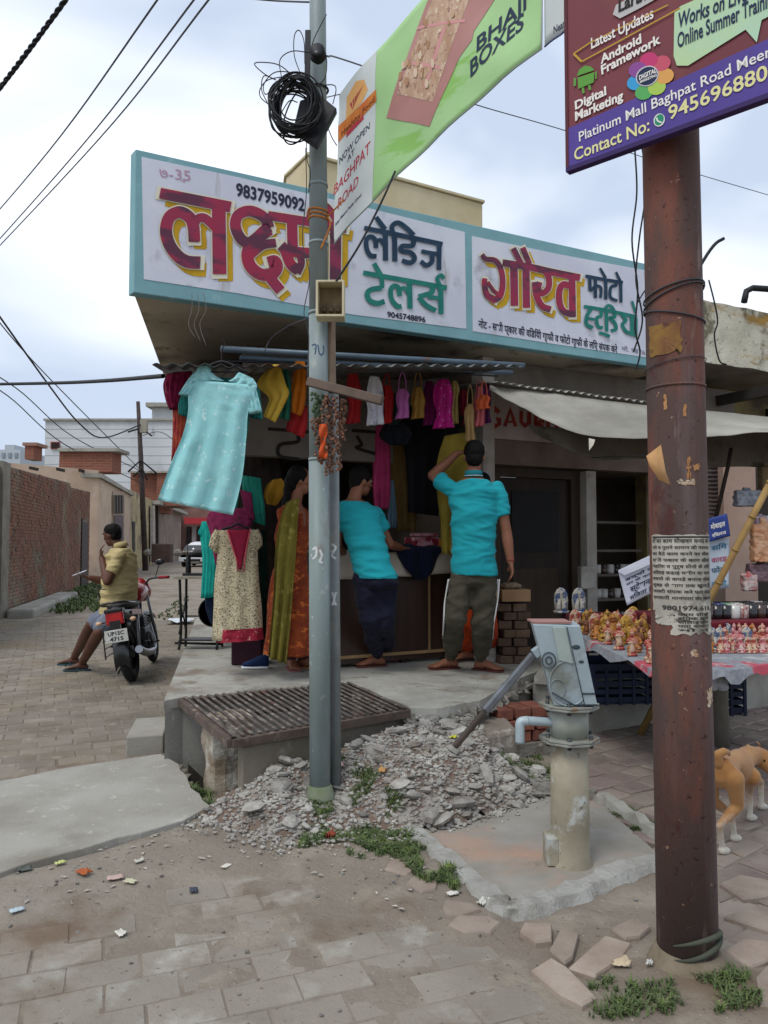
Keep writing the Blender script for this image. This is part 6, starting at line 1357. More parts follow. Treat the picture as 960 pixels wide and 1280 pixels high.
# ================================================================ people
M_skin = mat('brown skin', '#8a5a43', '#7c4f3a', sc=8, rough=.55, spec=.35, bump=.0006, bs=120)
M_skd = mat('darker brown skin', '#5f3d2e', '#533427', sc=8, rough=.55, spec=.35)
M_hair = mat('black hair', '#0b0909', '#120f0e', sc=40, rough=.7, spec=.15, bump=.003, bs=140, stretch=(1, 1, .3))
M_eye = mat('eye white', '#cfc8c0', rough=.3); M_pup = mat('pupil', '#1a1412', rough=.2); M_lip = mat('lips', '#6b3c33')
def axes(d):
    d = V(d).normalized(); r = d.cross(V((0, 0, 1))).normalized(); return r, d
def hand(m, w, d, n, side, curl=.5, s=1.0, spread=.25):
    """w wrist, d direction towards the knuckles, n palm normal, side unit vector towards the thumb"""
    w, d, n = V(w), V(d).normalized(), V(n).normalized(); t = V(side).normalized(); s = s*.95
    m.loft([(w+d*x*s, t*a*s, n*b*s) for x, a, b in ((-.01, .026, .022), (.02, .033, .019), (.05, .040, .017), (.08, .041, .015), (.095, .036, .011))], 12)
    for k, (o, l) in enumerate(((.031, .068), (.010, .078), (-.011, .072), (-.031, .056))):
        p = w+d*.088*s+t*o*s; q = d+t*(o*spread*8); pts = [(p, .0092*s)]; dd = q.normalized()
        for j, f in enumerate((.45, .32, .23)):
            c_ = curl*(.7+.1*k); dd = (dd*math.cos(c_*.9)+n*math.sin(c_*.9)).normalized(); p = p+dd*l*f*s; pts.append((p, (.0085, .0078, .0062)[j]*s))
        m.chain(pts, 8)
    p = w+d*.025*s+t*.030*s; m.chain([(p, .013*s), (p+(d*.6+t*.65+n*.25).normalized()*.035*s, .0105*s), (p+(d*.8+t*.5+n*.35).normalized()*.068*s, .0085*s)], 8)
def foot(m, an, fw, L_=.24, z=None):
    an = V(an); fw = V((fw[0], fw[1], 0)).normalized(); r = V((fw.y, -fw.x, 0)); z0 = an.z-.075 if z is None else z
    m.loft([(V((an.x, an.y, z0+h))+fw*x, r*a, V((0, 0, b))) for x, a, h, b in ((-.065, .018, .022, .016), (-.05, .030, .03, .028), (.0, .033, .045, .042), (.06, .036, .036, .034), (.11, .044, .024, .022), (.145, .045, .018, .016), (.16, .036, .014, .012))], 14)
    m.tube([an+V((0, 0, .06)), V((an.x, an.y, z0+.04))], [.036, .032], 12)
    for k in range(5):
        o = (.034-.0165*k); l = (.178, .176, .170, .160, .148)[k]; m.chain([(V((an.x, an.y, z0+.014))+fw*(l-.035)+r*o*-1*SGN, .010), (V((an.x, an.y, z0+.011))+fw*l+r*o*-1*SGN, .011 if k == 0 else .008)], 8)
SGN = 1
def head(m, c, fw, tilt=0, s=1.0):
    """c centre of the skull; fw facing"""
    r, f = axes(fw); u = r.cross(f).normalized(); M = Matrix((r, f, u)).transposed()
    m.ball(c+u*.02*s, V((.074, .092, .100))*s, M, 20, 14); m.ball(c+f*.032*s-u*.055*s, V((.053, .058, .058))*s, M, 16, 10); m.ball(c+f*.055*s-u*.092*s, V((.027, .024, .020))*s, M, 12, 8)
    m.loft([(c+f*(.088+a)*s+u*z*s, r*w_*s, f*d*s) for z, a, w_, d in ((.022, .0, .007, .006), (.0, .008, .009, .010), (-.022, .016, .014, .014), (-.03, .008, .013, .010))], 10)
    m.ball(c+f*.072*s+u*.034*s, V((.052, .02, .011))*s, M, 12, 8); m.ball(c+f*.083*s-u*.048*s, V((.022, .012, .010))*s, M, 10, 6)
    for k in (-1, 1): m.ball(c+r*.074*k*s-f*.004*s-u*.01*s, V((.010, .019, .030))*s, M, 10, 8); m.ball(c+r*.045*k*s+f*.055*s-u*.012*s, V((.020, .02, .018))*s, M, 10, 6)
    return r, f, u, M
def face_bits(par, c, fw, s=1.0):
    r, f = axes(fw); u = r.cross(f).normalized(); M = Matrix((r, f, u)).transposed()
    for k in (-1, 1):
        e = MB().ball(c+r*.031*k*s+f*.083*s+u*.012*s, V((.013, .008, .008))*s, M, 10, 6).build('eye', M_eye, par)
        MB().ball(c+r*.031*k*s+f*.0895*s+u*.012*s, V((.005, .003, .005))*s, M, 8, 6).build('pupil', M_pup, e)
        MB().tube([c+r*.018*k*s+f*.092*s+u*.032*s, c+r*.034*k*s+f*.090*s+u*.037*s, c+r*.050*k*s+f*.078*s+u*.030*s], .0035*s, 6).build('eyebrow', M_hair, par)
    MB().ball(c+f*.093*s-u*.049*s, V((.019, .006, .006))*s, M, 10, 6).build('lips', M_lip, par)
def torso(m, P, N_, r, f, w=(.155, .135, .16, .175), d=(.105, .095, .11, .085), g=0, top=1.0):
    ax = (N_-P); ks = (-.10, .0, .25, .60, .86, .97)
    ws = (w[0]*.95, w[0], w[1], w[2], w[3]*.95, .075); ds = (d[0]*.95, d[0], d[1], d[2], d[3], .06)
    m.loft([(P+ax*k, r*(a+g), f*(b+g)) for k, a, b in zip(ks, ws, ds)], 24)
def limb(m, a, b, c, ra, rb, rc, g=0): m.chain([(a, ra+g), (a.lerp(b, .5), (ra+rb)/2*1.02+g), (b, rb+g), (b.lerp(c, .3), rb*1.03+g), (c, rc+g)], 14)
# ---------------- standing man, seen from behind, hand on his head
Y0 = 5.72
M1 = thing('person', 'person in turquoise polo shirt and olive striped track pants, back turned, hand on head', 'person', gr(590, 845, PZ))
r, f = axes((.10, 1, 0))
J = dict(P=at(592, 712, Y0), N=at(592, 594, Y0), H=at(593, 574, Y0+.02), sl=at(563, 610, Y0), el=at(541, 594, Y0+.12), wl=at(571, 567, Y0+.10), sr=at(621, 612, Y0), er=at(633, 665, Y0-.02), wr=at(638, 702, Y0-.06),
         hl=at(578, 722, Y0), kl=at(568, 778, Y0-.03), al=gr(563, 836, PZ)+V((0, 0, .085)), hr=at(605, 722, Y0), kr=at(603, 778, Y0-.03), ar=gr(602, 838, PZ)+V((0, 0, .085)))
m = MB(); torso(m, J['P'], J['N'], r, f); m.tube([J['N']-V((0, 0, .05)), J['H']], [.06, .052], 14); head(m, J['H']+V((0, 0, .02)), (.15, 1, -.1), s=.98)
limb(m, J['sl'], J['el'], J['wl'], .052, .042, .028); limb(m, J['sr'], J['er'], J['wr'], .052, .042, .028)
hand(m, J['wl'], (1, .1, .25), (0, .35, -1), (0, 1, .3), .25); hand(m, J['wr'], (.15, -.05, -1), (-1, .2, 0), (0, 1, 0), .45)
limb(m, J['hl'], J['kl'], J['al'], .085, .056, .036); limb(m, J['hr'], J['kr'], J['ar'], .085, .056, .036)
SGN = -1; foot(m, J['al'], (-.8, -.25), z=PZ+.012); SGN = 1; foot(m, J['ar'], (.55, -.35), z=PZ+.012)
organic(m, 'body', M_skin, M1, .0065, 4)
M_pol = fabric('turquoise polo', '#269fa8', '#2296a1', sc=3, bump=.0012, bs=200)
def shirt(par, J, r, f, mt, name='polo_shirt', hem=-.06, g=.02, w=(.158, .145, .165, .18), d=(.12, .112, .125, .105), sl=.62, wr=.014):
    m = MB(); ax = J['N']-J['P']
    ks = (hem, .0, .25, .60, .84, .95); ws = (w[0]*1.02, w[0], w[1], w[2], w[3]*.97, .092); ds = (d[0]*1.02, d[0], d[1], d[2], d[3], .08)
    m.loft([(J['P']+ax*k, r*(a+g), f*(b+g)) for k, a, b in zip(ks, ws, ds)], 28)
    for a, b in (('sl', 'el'), ('sr', 'er')):
        p, q = J[a], J[a].lerp(J[b], sl); m.chain([(p, .066), (p.lerp(q, .5), .068)], 16); m.tube([p.lerp(q, .5), q], [.068, .066], 16)
    return organic(m, name, mt, par, .009, 5, wrinkle=wr*.75, ws=(3.5, 3.5, 10))
s_ = shirt(M1, J, r, f, M_pol)
m = MB(); c = J['N']+V((0, 0, .005)); m.lathe(c, [(.062, -.018), (.072, -.02), (.066, .028), (.058, .03), (.056, .0), (.062, -.018)], 22); m.build('collar', mat('dark collar', '#16707c'), M1)
m = MB(); m.tube([c+V((math.cos(t)*.070, math.sin(t)*.070, -.012)) for t in [i*2*PI/20 for i in range(21)]], .003, 5, cap=False); m.build('collar_stripe', mat('white stripe', '#c9d4d6'), M1)
M_ol = fabric('olive track cloth', '#4a463a', '#403d32', bump=.001)
def trousers(par, J, r, f, mt, name='track_pants', g=.016, cuff=.9, wr=.014, ank=.048, top=.02):
    m = MB(); ax = (J['N']-J['P'])
    m.loft([(J['P']+ax*k, r*a, f*b) for k, a, b in ((top, .158, .112), (-.05, .170, .125), (-.13, .168, .122), (-.2, .13, .10))], 24)
    for h, k, a in (('hl', 'kl', 'al'), ('hr', 'kr', 'ar')):
        e = J[k].lerp(J[a], cuff); m.chain([(J[h], .092+g*.3), (J[h].lerp(J[k], .5), .084+g), (J[k], .068+g), (J[k].lerp(e, .6), .060+g), (e, ank)], 16)
    return organic(m, name, mt, par, .009, 5, wrinkle=wr, ws=(6, 6, 7))
trousers(M1, J, r, f, M_ol)
M_str = mat('white stripe cloth', '#c6c6c4')
for sgn, h, k, a in ((-1, 'hl', 'kl', 'al'), (1, 'hr', 'kr', 'ar')):
    for q in (0, 1):
        pts = [J[h]+r*sgn*(.098+.012*q)+V((0, -.03-.012*q, -.01)), J[h].lerp(J[k], .5)+r*sgn*.104+V((0, -.02-.014*q, 0)), J[k]+r*sgn*.083+V((0, -.012-.014*q, 0)), J[k].lerp(J[a], .42)+r*sgn*.078+V((0, -.01-.012*q, 0))]
        MB().tube(catmull(pts, 6), .006, 6).build('side_stripe', M_str, M1)
def hair(par, c, fw, s=1.0, back=.0, low=-.02, vox=.006):
    r, f = axes(fw); u = r.cross(f).normalized(); M = Matrix((r, f, u)).transposed(); m = MB()
    m.ball(c+u*.040*s-f*.010*s, V((.081, .094, .090))*s, M, 20, 12); m.ball(c-f*.045*s+u*(.0+low)*s, V((.068, .052, .07))*s, M, 16, 10)
    return organic(m, 'hair', M_hair, par, vox, 3, wrinkle=.004, ws=(30, 30, 14))
hair(M1, J['H']+V((0, 0, .02)), (.15, 1, -.1))
M_sl = mat('brown slipper', '#5a2f28', '#4a2722', sc=10, rough=.7)
def slipper(par, an, fw, mt, z=PZ, s=1.0, name='slipper'):
    an = V((an[0], an[1], 0)); fw = V((fw[0], fw[1], 0)).normalized(); r_ = V((fw.y, -fw.x, 0)); P = []
    for x, a in ((-.08, .025), (-.06, .036), (0, .036), (.06, .042), (.12, .05), (.165, .044), (.185, .02)): P.append((x, a))
    pts = [an+fw*x*s+r_*a*s for x, a in P]+[an+fw*x*s-r_*a*s for x, a in P[::-1]]; m = MB(); m.prism([p+V((0, 0, z)) for p in pts], (0, 0, .014)); o = m.build(name, mt, par, bevel=.003)
    m = MB(); c = an+V((0, 0, z))
    for k in (-1, 1): m.tube(catmull([c+fw*.12*s+V((0, 0, .014)), c+fw*.09*s+r_*k*.02+V((0, 0, .055)), c+fw*.02*s+r_*k*.04+V((0, 0, .016))]), .0045, 6)
    m.build('strap', mt, o)
slipper(M1, J['al'], (-.8, -.25), M_sl); slipper(M1, J['ar'], (.55, -.35), M_sl)
MB().tube([J['wr']+V((math.cos(t)*.03, math.sin(t)*.03, .012)) for t in [i*2*PI/14 for i in range(15)]], .003, 5, cap=False).build('bracelet', mat('red thread', '#8e3326'), M1)
# ---------------- boy leaning on the counter
Y0 = 5.75
M2 = thing('person', 'person in turquoise shirt and dark trousers leaning forward onto the counter', 'person', gr(468, 840, PZ))
r, f = axes((.35, .94, 0))
J = dict(P=at(468, 716, Y0), N=at(441, 622, Y0+.12), H=at(449, 605, Y0+.18), sl=at(425, 640, Y0+.12), el=at(421, 682, Y0+.16), wl=at(431, 693, Y0+.36), sr=at(468, 642, Y0+.12), er=at(487, 680, Y0+.22), wr=at(502, 685, Y0+.5),
         hl=at(457, 724, Y0), kl=at(463, 776, Y0+.02), al=gr(472, 833, PZ)+V((0, 0, .085)), hr=at(480, 722, Y0), kr=at(480, 778, Y0+.05), ar=gr(484, 827, PZ)+V((0, 0, .085)))
m = MB(); torso(m, J['P'], J['N'], r, f, (.14, .125, .145, .155), (.10, .09, .10, .08)); m.tube([J['N']-V((0, 0, .04)), J['H']], [.055, .048], 14); HC = J['H']+V((.01, .02, .02)); HF = (.86, .5, -.12); head(m, HC, HF, s=.95)
limb(m, J['sl'], J['el'], J['wl'], .046, .038, .027); limb(m, J['sr'], J['er'], J['wr'], .046, .038, .027)
hand(m, J['wl'], (.3, 1, -.1), (0, 0, -1), (1, 0, 0), .3, .92); hand(m, J['wr'], (.6, .8, -.1), (0, 0, -1), (-.8, .6, 0), .3, .92)
limb(m, J['hl'], J['kl'], J['al'], .08, .054, .034); limb(m, J['hr'], J['kr'], J['ar'], .08, .054, .034)
SGN = -1; foot(m, J['al'], (-.6, -.2), z=PZ+.012); foot(m, J['ar'], (.7, .3), z=PZ+.012); SGN = 1
organic(m, 'body', M_skin, M2, .0065, 4); face_bits(M2, HC, HF, .95); hair(M2, HC, HF, .99)
shirt(M2, J, r, f, M_pol, 'shirt', -.07, .018, (.152, .138, .155, .17), (.12, .11, .118, .105), .55, .015)
trousers(M2, J, r, f, fabric('dark navy trousers', '#1f2030', '#191a28', bump=.001), 'trousers', .012, .92)
M_sl2 = mat('patterned slipper', '#2a2426', '#9c4a6a', sc=60, rough=.7); slipper(M2, J['al'], (-.6, -.2), M_sl); slipper(M2, J['ar'], (.7, .3), M_sl2)
# ---------------- woman in orange and olive behind the pole
Y0 = 5.72
M3 = thing('person', 'person in rust orange dress with a long olive scarf standing left of the grey pole', 'person', gr(365, 843, PZ))
r, f = axes((.9, .5, 0)); fw = (.95, .3, -.05)
J = dict(P=at(362, 725, Y0), N=at(368, 628, Y0), H=at(374, 604, Y0), sl=at(355, 640, Y0-.05), el=at(362, 685, Y0-.1), wl=at(386, 680, Y0-.02), sr=at(376, 640, Y0+.15), er=at(390, 680, Y0+.15), wr=at(402, 684, Y0+.15),
         hl=at(360, 740, Y0-.05), kl=at(364, 785, Y0-.05), al=gr(364, 836, PZ)+V((0, 0, .085)), hr=at(368, 740, Y0+.05), kr=at(372, 785, Y0+.05), ar=gr(379, 835, PZ)+V((0, 0, .085)))
m = MB(); torso(m, J['P'], J['N'], r, f, (.15, .12, .14, .15), (.12, .10, .12, .08)); m.tube([J['N']-V((0, 0, .04)), J['H']], [.05, .044], 14); HC = J['H']+V((0, 0, .02)); head(m, HC, fw, s=.92)
limb(m, J['sl'], J['el'], J['wl'], .044, .036, .025); limb(m, J['sr'], J['er'], J['wr'], .044, .036, .025); hand(m, J['wl'], (1, .1, 0), (0, 0, -1), (0, 1, 0), .5, .88); hand(m, J['wr'], (1, .1, 0), (0, 0, -1), (0, -1, 0), .5, .88)
limb(m, J['hl'], J['kl'], J['al'], .08, .055, .034); limb(m, J['hr'], J['kr'], J['ar'], .08, .055, .034)
foot(m, J['al'], (.3, -.9), z=PZ+.012); foot(m, J['ar'], (.9, -.3), z=PZ+.012)
organic(m, 'body', M_skin, M3, .0065, 4); face_bits(M3, HC, fw, .92)
m = MB(); r2, f2 = axes(fw); m.ball(HC+V((0, 0, .035))-f2*.012, (.082, .088, .085), n=18, k=12); m.ball(HC-f2*.06-V((0, 0, .02)), (.06, .06, .07)); m.chain([(HC-f2*.08-V((0, 0, .03)), .035), (HC-f2*.11-V((0, 0, .2)), .028), (HC-f2*.13-V((0, 0, .42)), .018)], 10); organic(m, 'hair', M_hair, M3, .007, 3, wrinkle=.004, ws=(30, 30, 14))
M_rst = fabric('rust print dress', '#8a3f22', '#6f2f1c', sc=7, lay=(('#b5602c', 16, .55, .63, (1, 1, 2)), ('#5c2320', 30, .6, .68)))
m = MB(); m.loft([(J['P'].lerp(J['N'], k)+V((0, 0, 0)) if k >= 0 else V((J['P'].x+.01, J['P'].y, J['P'].z+k)), r*a, f*b) for k, a, b in ((-.56, .20, .22), (-.40, .19, .20), (-.2, .18, .18), (0, .165, .145), (.3, .135, .115), (.6, .15, .13), (.85, .14, .09), (.95, .07, .06))], 26)
m.chain([(J['sl'], .058), (J['el'], .05), (J['el'].lerp(J['wl'], .6), .042)], 12); m.chain([(J['sr'], .058), (J['er'], .05)], 12); organic(m, 'dress', M_rst, M3, .011, 4, wrinkle=.014, ws=(9, 9, 1.6))
m = MB(); 
for h, k, a in (('hl', 'kl', 'al'), ('hr', 'kr', 'ar')): m.chain([(J[k]+V((0, 0, .1)), .085), (J[k].lerp(J[a], .5), .075), (J[a]+V((0, 0, .03)), .055)], 14)
organic(m, 'loose_trousers', fabric('dark rust cloth', '#3d1f1c', '#54241c', sc=12), M3, .01, 4, wrinkle=.008, ws=(10, 10, 2))
M_olv = fabric('olive scarf', '#7d7230', '#6a6127', sc=5, lay=(('#968a45', 18, .58, .66),))
m = MB(); P = [((358, 628), (374, 622)), ((350, 650), (372, 650)), ((344, 690), (370, 688)), ((342, 740), (366, 740)), ((338, 790), (362, 790)), ((335, 822), (358, 830))]
tubeflat(m, P, 5.48, .012, fold=.03, fr=2.5, dy=.0); m.build('scarf', M_olv, M3, fix=False, thick=.003)
MB().tube([J['wl']+V((.004*math.sin(t), math.cos(t)*.028, math.sin(t)*.028)) for t in [i*2*PI/14 for i in range(15)]], .004, 5, cap=False).build('bangle', mat('gold bangle', '#b08a3c', metal=.7, rough=.4), M3)
slipper(M3, J['al'], (.3, -.9), mat('pink slipper', '#8a5a58')); slipper(M3, J['ar'], (.9, -.3), mat('tan slipper', '#a8724a'))
# ---------------- person in orange behind the standing man
Y0 = 6.22
M4 = thing('person', 'person in bright orange trousers mostly hidden behind the standing man', 'person', gr(598, 828, PZ))
r, f = axes((-.9, .4, 0)); Q = gr(598, 828, PZ)
J = dict(P=at(598, 716, Y0), N=at(598, 626, Y0), H=at(600, 606, Y0), sl=at(588, 640, Y0), el=at(586, 676, Y0), wl=at(578, 690, Y0+.1), sr=at(608, 640, Y0), er=at(611, 676, Y0), wr=at(606, 700, Y0+.1),
         hl=at(590, 730, Y0), kl=at(588, 778, Y0), al=gr(584, 826, PZ)+V((0, 0, .085)), hr=at(606, 730, Y0), kr=at(609, 778, Y0), ar=gr(612, 825, PZ)+V((0, 0, .085)))
m = MB(); torso(m, J['P'], J['N'], r, f, (.14, .11, .13, .14), (.11, .09, .1, .08)); m.tube([J['N']-V((0, 0, .04)), J['H']], [.048, .042], 12); head(m, J['H'], (-.9, .4, 0), s=.86)
limb(m, J['sl'], J['el'], J['wl'], .042, .034, .024); limb(m, J['sr'], J['er'], J['wr'], .042, .034, .024); hand(m, J['wl'], (-.5, .5, -.3), (0, 0, -1), (1, 0, 0), .5, .85); hand(m, J['wr'], (-.5, .5, -.3), (0, 0, -1), (1, 0, 0), .5, .85)
limb(m, J['hl'], J['kl'], J['al'], .07, .05, .032); limb(m, J['hr'], J['kr'], J['ar'], .07, .05, .032); foot(m, J['al'], (-.8, -.5), z=PZ+.012); foot(m, J['ar'], (.6, -.6), z=PZ+.012)
organic(m, 'body', M_skin, M4, .008, 4); hair(M4, J['H'], (-.9, .4, 0), .86); face_bits(M4, J['H'], (-.9, .4, 0), .86)
m = MB(); m.loft([(J['P']+V((0, 0, z)), r*a, f*b) for z, a, b in ((-.2, .17, .15), (0, .15, .13), (.2, .125, .11), (.42, .13, .11), (.56, .12, .08))], 20); m.chain([(J['sl'], .05), (J['el'], .045)], 10); m.chain([(J['sr'], .05), (J['er'], .045)], 10); organic(m, 'tunic', fabric('cream tunic', '#a88f5c', '#937b4a'), M4, .011, 4, wrinkle=.01)
m = MB()
for h, k, a in (('hl', 'kl', 'al'), ('hr', 'kr', 'ar')): m.chain([(J[h], .09), (J[k], .085), (J[k].lerp(J[a], .6), .08), (J[a]+V((0, 0, .03)), .05)], 14)
organic(m, 'loose_trousers', fabric('orange cloth', '#b8431c', '#a03817', sc=8), M4, .01, 4, wrinkle=.012, ws=(10, 10, 2))
slipper(M4, J['al'], (-.8, -.5), mat('brown shoe', '#4b3a36')); slipper(M4, J['ar'], (.6, -.6), mat('brown shoe', '#4b3a36'))
# ================================================================ motorcycle (local: y forward, ground at z = 0)
rw = gr(166, 851); fwp = gr(194, 826); hd = (fwp-rw); hd.z = 0; LB = 1.26; ang = math.atan2(hd.y, hd.x)-PI/2
MO = thing('motorcycle', 'black and red commuter motorcycle parked on its side stand in the lane', 'motorcycle', rw)
LEAN = Matrix.Rotation(ang, 3, 'Z') @ Matrix.Rotation(math.radians(-9), 3, 'Y')
M_mb = mat('black gloss paint', '#141416', rough=.25, spec=.6); M_mr = mat('red gloss paint', '#8e1c22', rough=.25, spec=.6); M_ch = mat('dull chrome', '#8f9296', metal=.8, rough=.35); M_se = mat('seat vinyl', '#1d1b1b', '#252222', sc=20, rough=.6)
M_eng = mat('engine alloy', '#4a4b4d', '#37383a', sc=12, metal=.5, rough=.5)
def mo(name, m, mt, par=None, bevel=0): m.xf(LEAN); m.v = [v+rw for v in m.v]; return m.build(name, mt, par or MO, bevel=bevel)
def wheel(y, wd, nm):
    c = V((0, y, .30)); R_ = .30
    m = MB(); m.lathe(c-V((wd/2, 0, 0)), [(.215, .0), (.262, .0), (.285, wd*.15), (.298, wd*.35), (.30, wd*.5), (.298, wd*.65), (.285, wd*.85), (.262, wd), (.215, wd), (.215, 0)], 36, (1, 0, 0)); ty = mo('wheel', m, M_ty)
    for k in range(40):
        a = k*2*PI/40; p = c+V((0, math.cos(a)*.300, math.sin(a)*.300)); q = MB(); 
        if nm == 'rear': mo('tread_block', q.bar(p+V((-.035, 0, 0)), p+V((.035, .012*math.sin(a), 0)), .012, .006, up=(p-c)), M_ty, ty)
    m = MB(); m.lathe(c-V((wd*.35, 0, 0)), [(.200, 0), (.218, 0), (.218, wd*.7), (.200, wd*.7), (.200, 0)], 32, (1, 0, 0)); mo('rim', m, M_mb, ty)
    for k in range(5):
        a = k*2*PI/5; mo('wheel_spoke', MB().bar(c, c+V((0, math.cos(a)*.205, math.sin(a)*.205)), .035, .02, up=(1, 0, 0)), M_mb, ty)
    mo('hub', MB().lathe(c-V((.05, 0, 0)), [(0, 0), (.06, 0), (.06, .1), (0, .1)], 18, (1, 0, 0)), M_eng, ty)
    return ty
wheel(0, .10, 'rear'); wheel(LB, .08, 'front')
m = MB(); m.grid(lambda u, v: V(((v-.5)*.15, -.34*math.cos(-.3+u*2.1), .30+.34*math.sin(-.3+u*2.1)+.02-.06*(v-.5)**2*4)), 14, 6); mo('rear_mudguard', m, M_mb)
m = MB(); m.grid(lambda u, v: V(((v-.5)*.12, LB-.335*math.cos(.5+u*1.9), .30+.335*math.sin(.5+u*1.9)-.05*(v-.5)**2*4)), 14, 6); mo('front_mudguard', m, M_mb)
m = MB(); m.loft([(V((0, y, z)), V((w, 0, 0)), V((0, 0, h))) for y, z, w, h in ((-.28, .80, .05, .02), (-.22, .80, .10, .035), (.05, .79, .12, .045), (.3, .77, .125, .05), (.5, .77, .09, .05), (.56, .79, .05, .03))], 16); mo('seat', m, M_se)
m = MB(); m.loft([(V((0, y, z)), V((w, 0, 0)), V((0, 0, h))) for y, z, w, h in ((.48, .80, .07, .06), (.56, .84, .12, .10), (.72, .87, .14, .12), (.88, .88, .13, .10), (.97, .87, .07, .05))], 18); mo('fuel_tank', m, M_mr)
m = MB(); m.loft([(V((0, y, z)), V((w, 0, 0)), V((0, 0, h))) for y, z, w, h in ((-.36, .74, .05, .05), (-.28, .73, .085, .075), (-.05, .70, .115, .07), (.3, .66, .12, .08), (.45, .62, .08, .07))], 16); tl = mo('tail_cowl', m, M_mb)
mo('cowl_stripe', MB().bar(V((.117, -.12, .72)), V((.125, .3, .68)), .004, .05, up=(0, 0, 1)), M_mr, tl); mo('cowl_stripe', MB().bar(V((-.117, -.12, .72)), V((-.125, .3, .68)), .004, .05, up=(0, 0, 1)), M_mr, tl)
m = MB(); m.box((0, -.37, .695), (.17, .06, .13)); tlm = mo('tail_light', m, mat('red lamp glass', '#b3181f', '#9a1219', sc=5, rough=.15, spec=.7), bevel=.015)
mo('lamp_hood', MB().box((0, -.35, .77), (.18, .12, .04)), M_mb, tlm, bevel=.012)
PLT = MB().box((0, -.415, .52), (.22, .008, .125)); pt = mo('number_plate', PLT, mat('white plate', '#c9c9c4', '#b5b5ae', sc=12), bevel=.003)
m = MB()
for t_, z_, h_ in (('UP15C', .53, .052), ('4715', .475, .052)): decal_text(m, t_, lambda x, y, l, z_=z_: V((x, -.4205-l, z_+y)), h_, .155 if z_ > .5 else .13, bold=.03, align='C')
mo('plate_number', m, M_ink_ := mat('plate ink', '#22242a'), pt)
mo('plate_bracket', MB().box((0, -.395, .58), (.1, .03, .18)), M_mb)
for s in (-1, 1):
    mo('indicator_stalk', MB().tube([V((s*.06, -.32, .67)), V((s*.14, -.34, .66))], .008, 6), M_mb); mo('indicator', MB().ball((s*.165, -.345, .66), (.032, .028, .022)), mat('pale amber lens', '#c9a58a', rough=.2))
    mo('shock_absorber', MB().tube([V((s*.11, .0, .33)), V((s*.11, .12, .66))], .022, 10), M_ch); mo('swing_arm', MB().bar(V((s*.075, 0, .3)), V((s*.07, .45, .34)), .025, .04), M_mb)
    mo('fork_leg', MB().tube([V((s*.07, LB, .3)), V((s*.07, 1.02, .92))], .018, 10), M_ch); mo('foot_peg', MB().tube([V((s*.1, .48, .32)), V((s*.24, .47, .32))], .011, 8), M_mb); mo('passenger_peg', MB().tube([V((s*.1, .15, .36)), V((s*.2, .14, .37))], .010, 8), M_mb)
    mo('mirror_stalk', MB().tube(catmull([V((s*.2, 1.0, 1.0)), V((s*.25, .98, 1.1)), V((s*.28, .96, 1.16))]), .005, 6), M_mb)
    mo('handle_grip', MB().tube([V((s*.26, .93, 1.0)), V((s*.38, .85, .99))], .018, 10), mat('red grip tape', '#8e2a34') if s == 1 else M_mb)
mo('mirror', MB().ball((-.29, .955, 1.18), (.055, .015, .035)), M_mb); mo('mirror', MB().ball((.29, .955, 1.18), (.055, .015, .035)), M_mb)
mo('handlebar', MB().tube(catmull([V((-.28, .92, 1.0)), V((-.14, 1.0, 1.0)), V((-.07, 1.02, .95)), V((.07, 1.02, .95)), V((.14, 1.0, 1.0)), V((.28, .92, 1.0))]), .012, 8), M_mb)
mo('headlamp_cowl', MB().loft([(V((0, y, z)), V((w, 0, 0)), V((0, 0, h))) for y, z, w, h in ((1.02, .92, .10, .12), (1.10, .88, .12, .13), (1.2, .84, .10, .10), (1.24, .82, .05, .05))], 14), M_mr)
m = MB(); m.box((0, .62, .38), (.22, .34, .22)); m.box((0, .72, .52), (.15, .16, .18)); m.lathe((.10, .55, .35), [(0, 0), (.085, 0), (.085, .05), (.05, .07), (0, .07)], 18, (1, 0, 0)); eg = mo('engine', m, M_eng, bevel=.015)
for k in range(5): mo('cooling_fin', MB().box((0, .72, .46+k*.03), (.19, .2, .006)), M_eng, eg)
mo('exhaust', MB().tube(catmull([V((.09, .85, .5)), V((.13, .8, .25)), V((.14, .5, .22)), V((.15, .1, .26)), V((.16, -.25, .34))]), [.02]*12+[.04]*13, 12), M_ch)
mo('frame_tube', MB().tube([V((0, 1.0, .85)), V((0, .8, .4)), V((0, .45, .3)), V((0, .42, .7))], .018, 8), M_mb)
mo('side_stand', MB().tube([V((-.10, .48, .28)), V((-.24, .45, .035))], .01, 8), M_mb)
m = MB(); m.tube(catmull([V((-.12, .1, .80)), V((-.14, -.2, .82)), V((-.11, -.34, .84)), V((0, -.39, .85)), V((.11, -.34, .84)), V((.14, -.2, .82)), V((.12, .1, .80))]), .011, 8); mo('grab_rail', m, M_mb)
for k, z_ in enumerate((.3, .38, .46, .54)): mo('leg_guard_bar', MB().tube(catmull([V((-.19, -.18, z_)), V((-.20, .0, z_)), V((-.19, .18, z_))]), .006, 6), M_mb)
for y_ in (-.18, .18): mo('leg_guard_bar', MB().tube([V((-.19, y_, .28)), V((-.18, y_, .58)), V((-.12, y_, .66))], .007, 6), M_mb)
mo('chain_cover', MB().bar(V((-.09, .02, .33)), V((-.09, .46, .36)), .03, .09), M_mb)
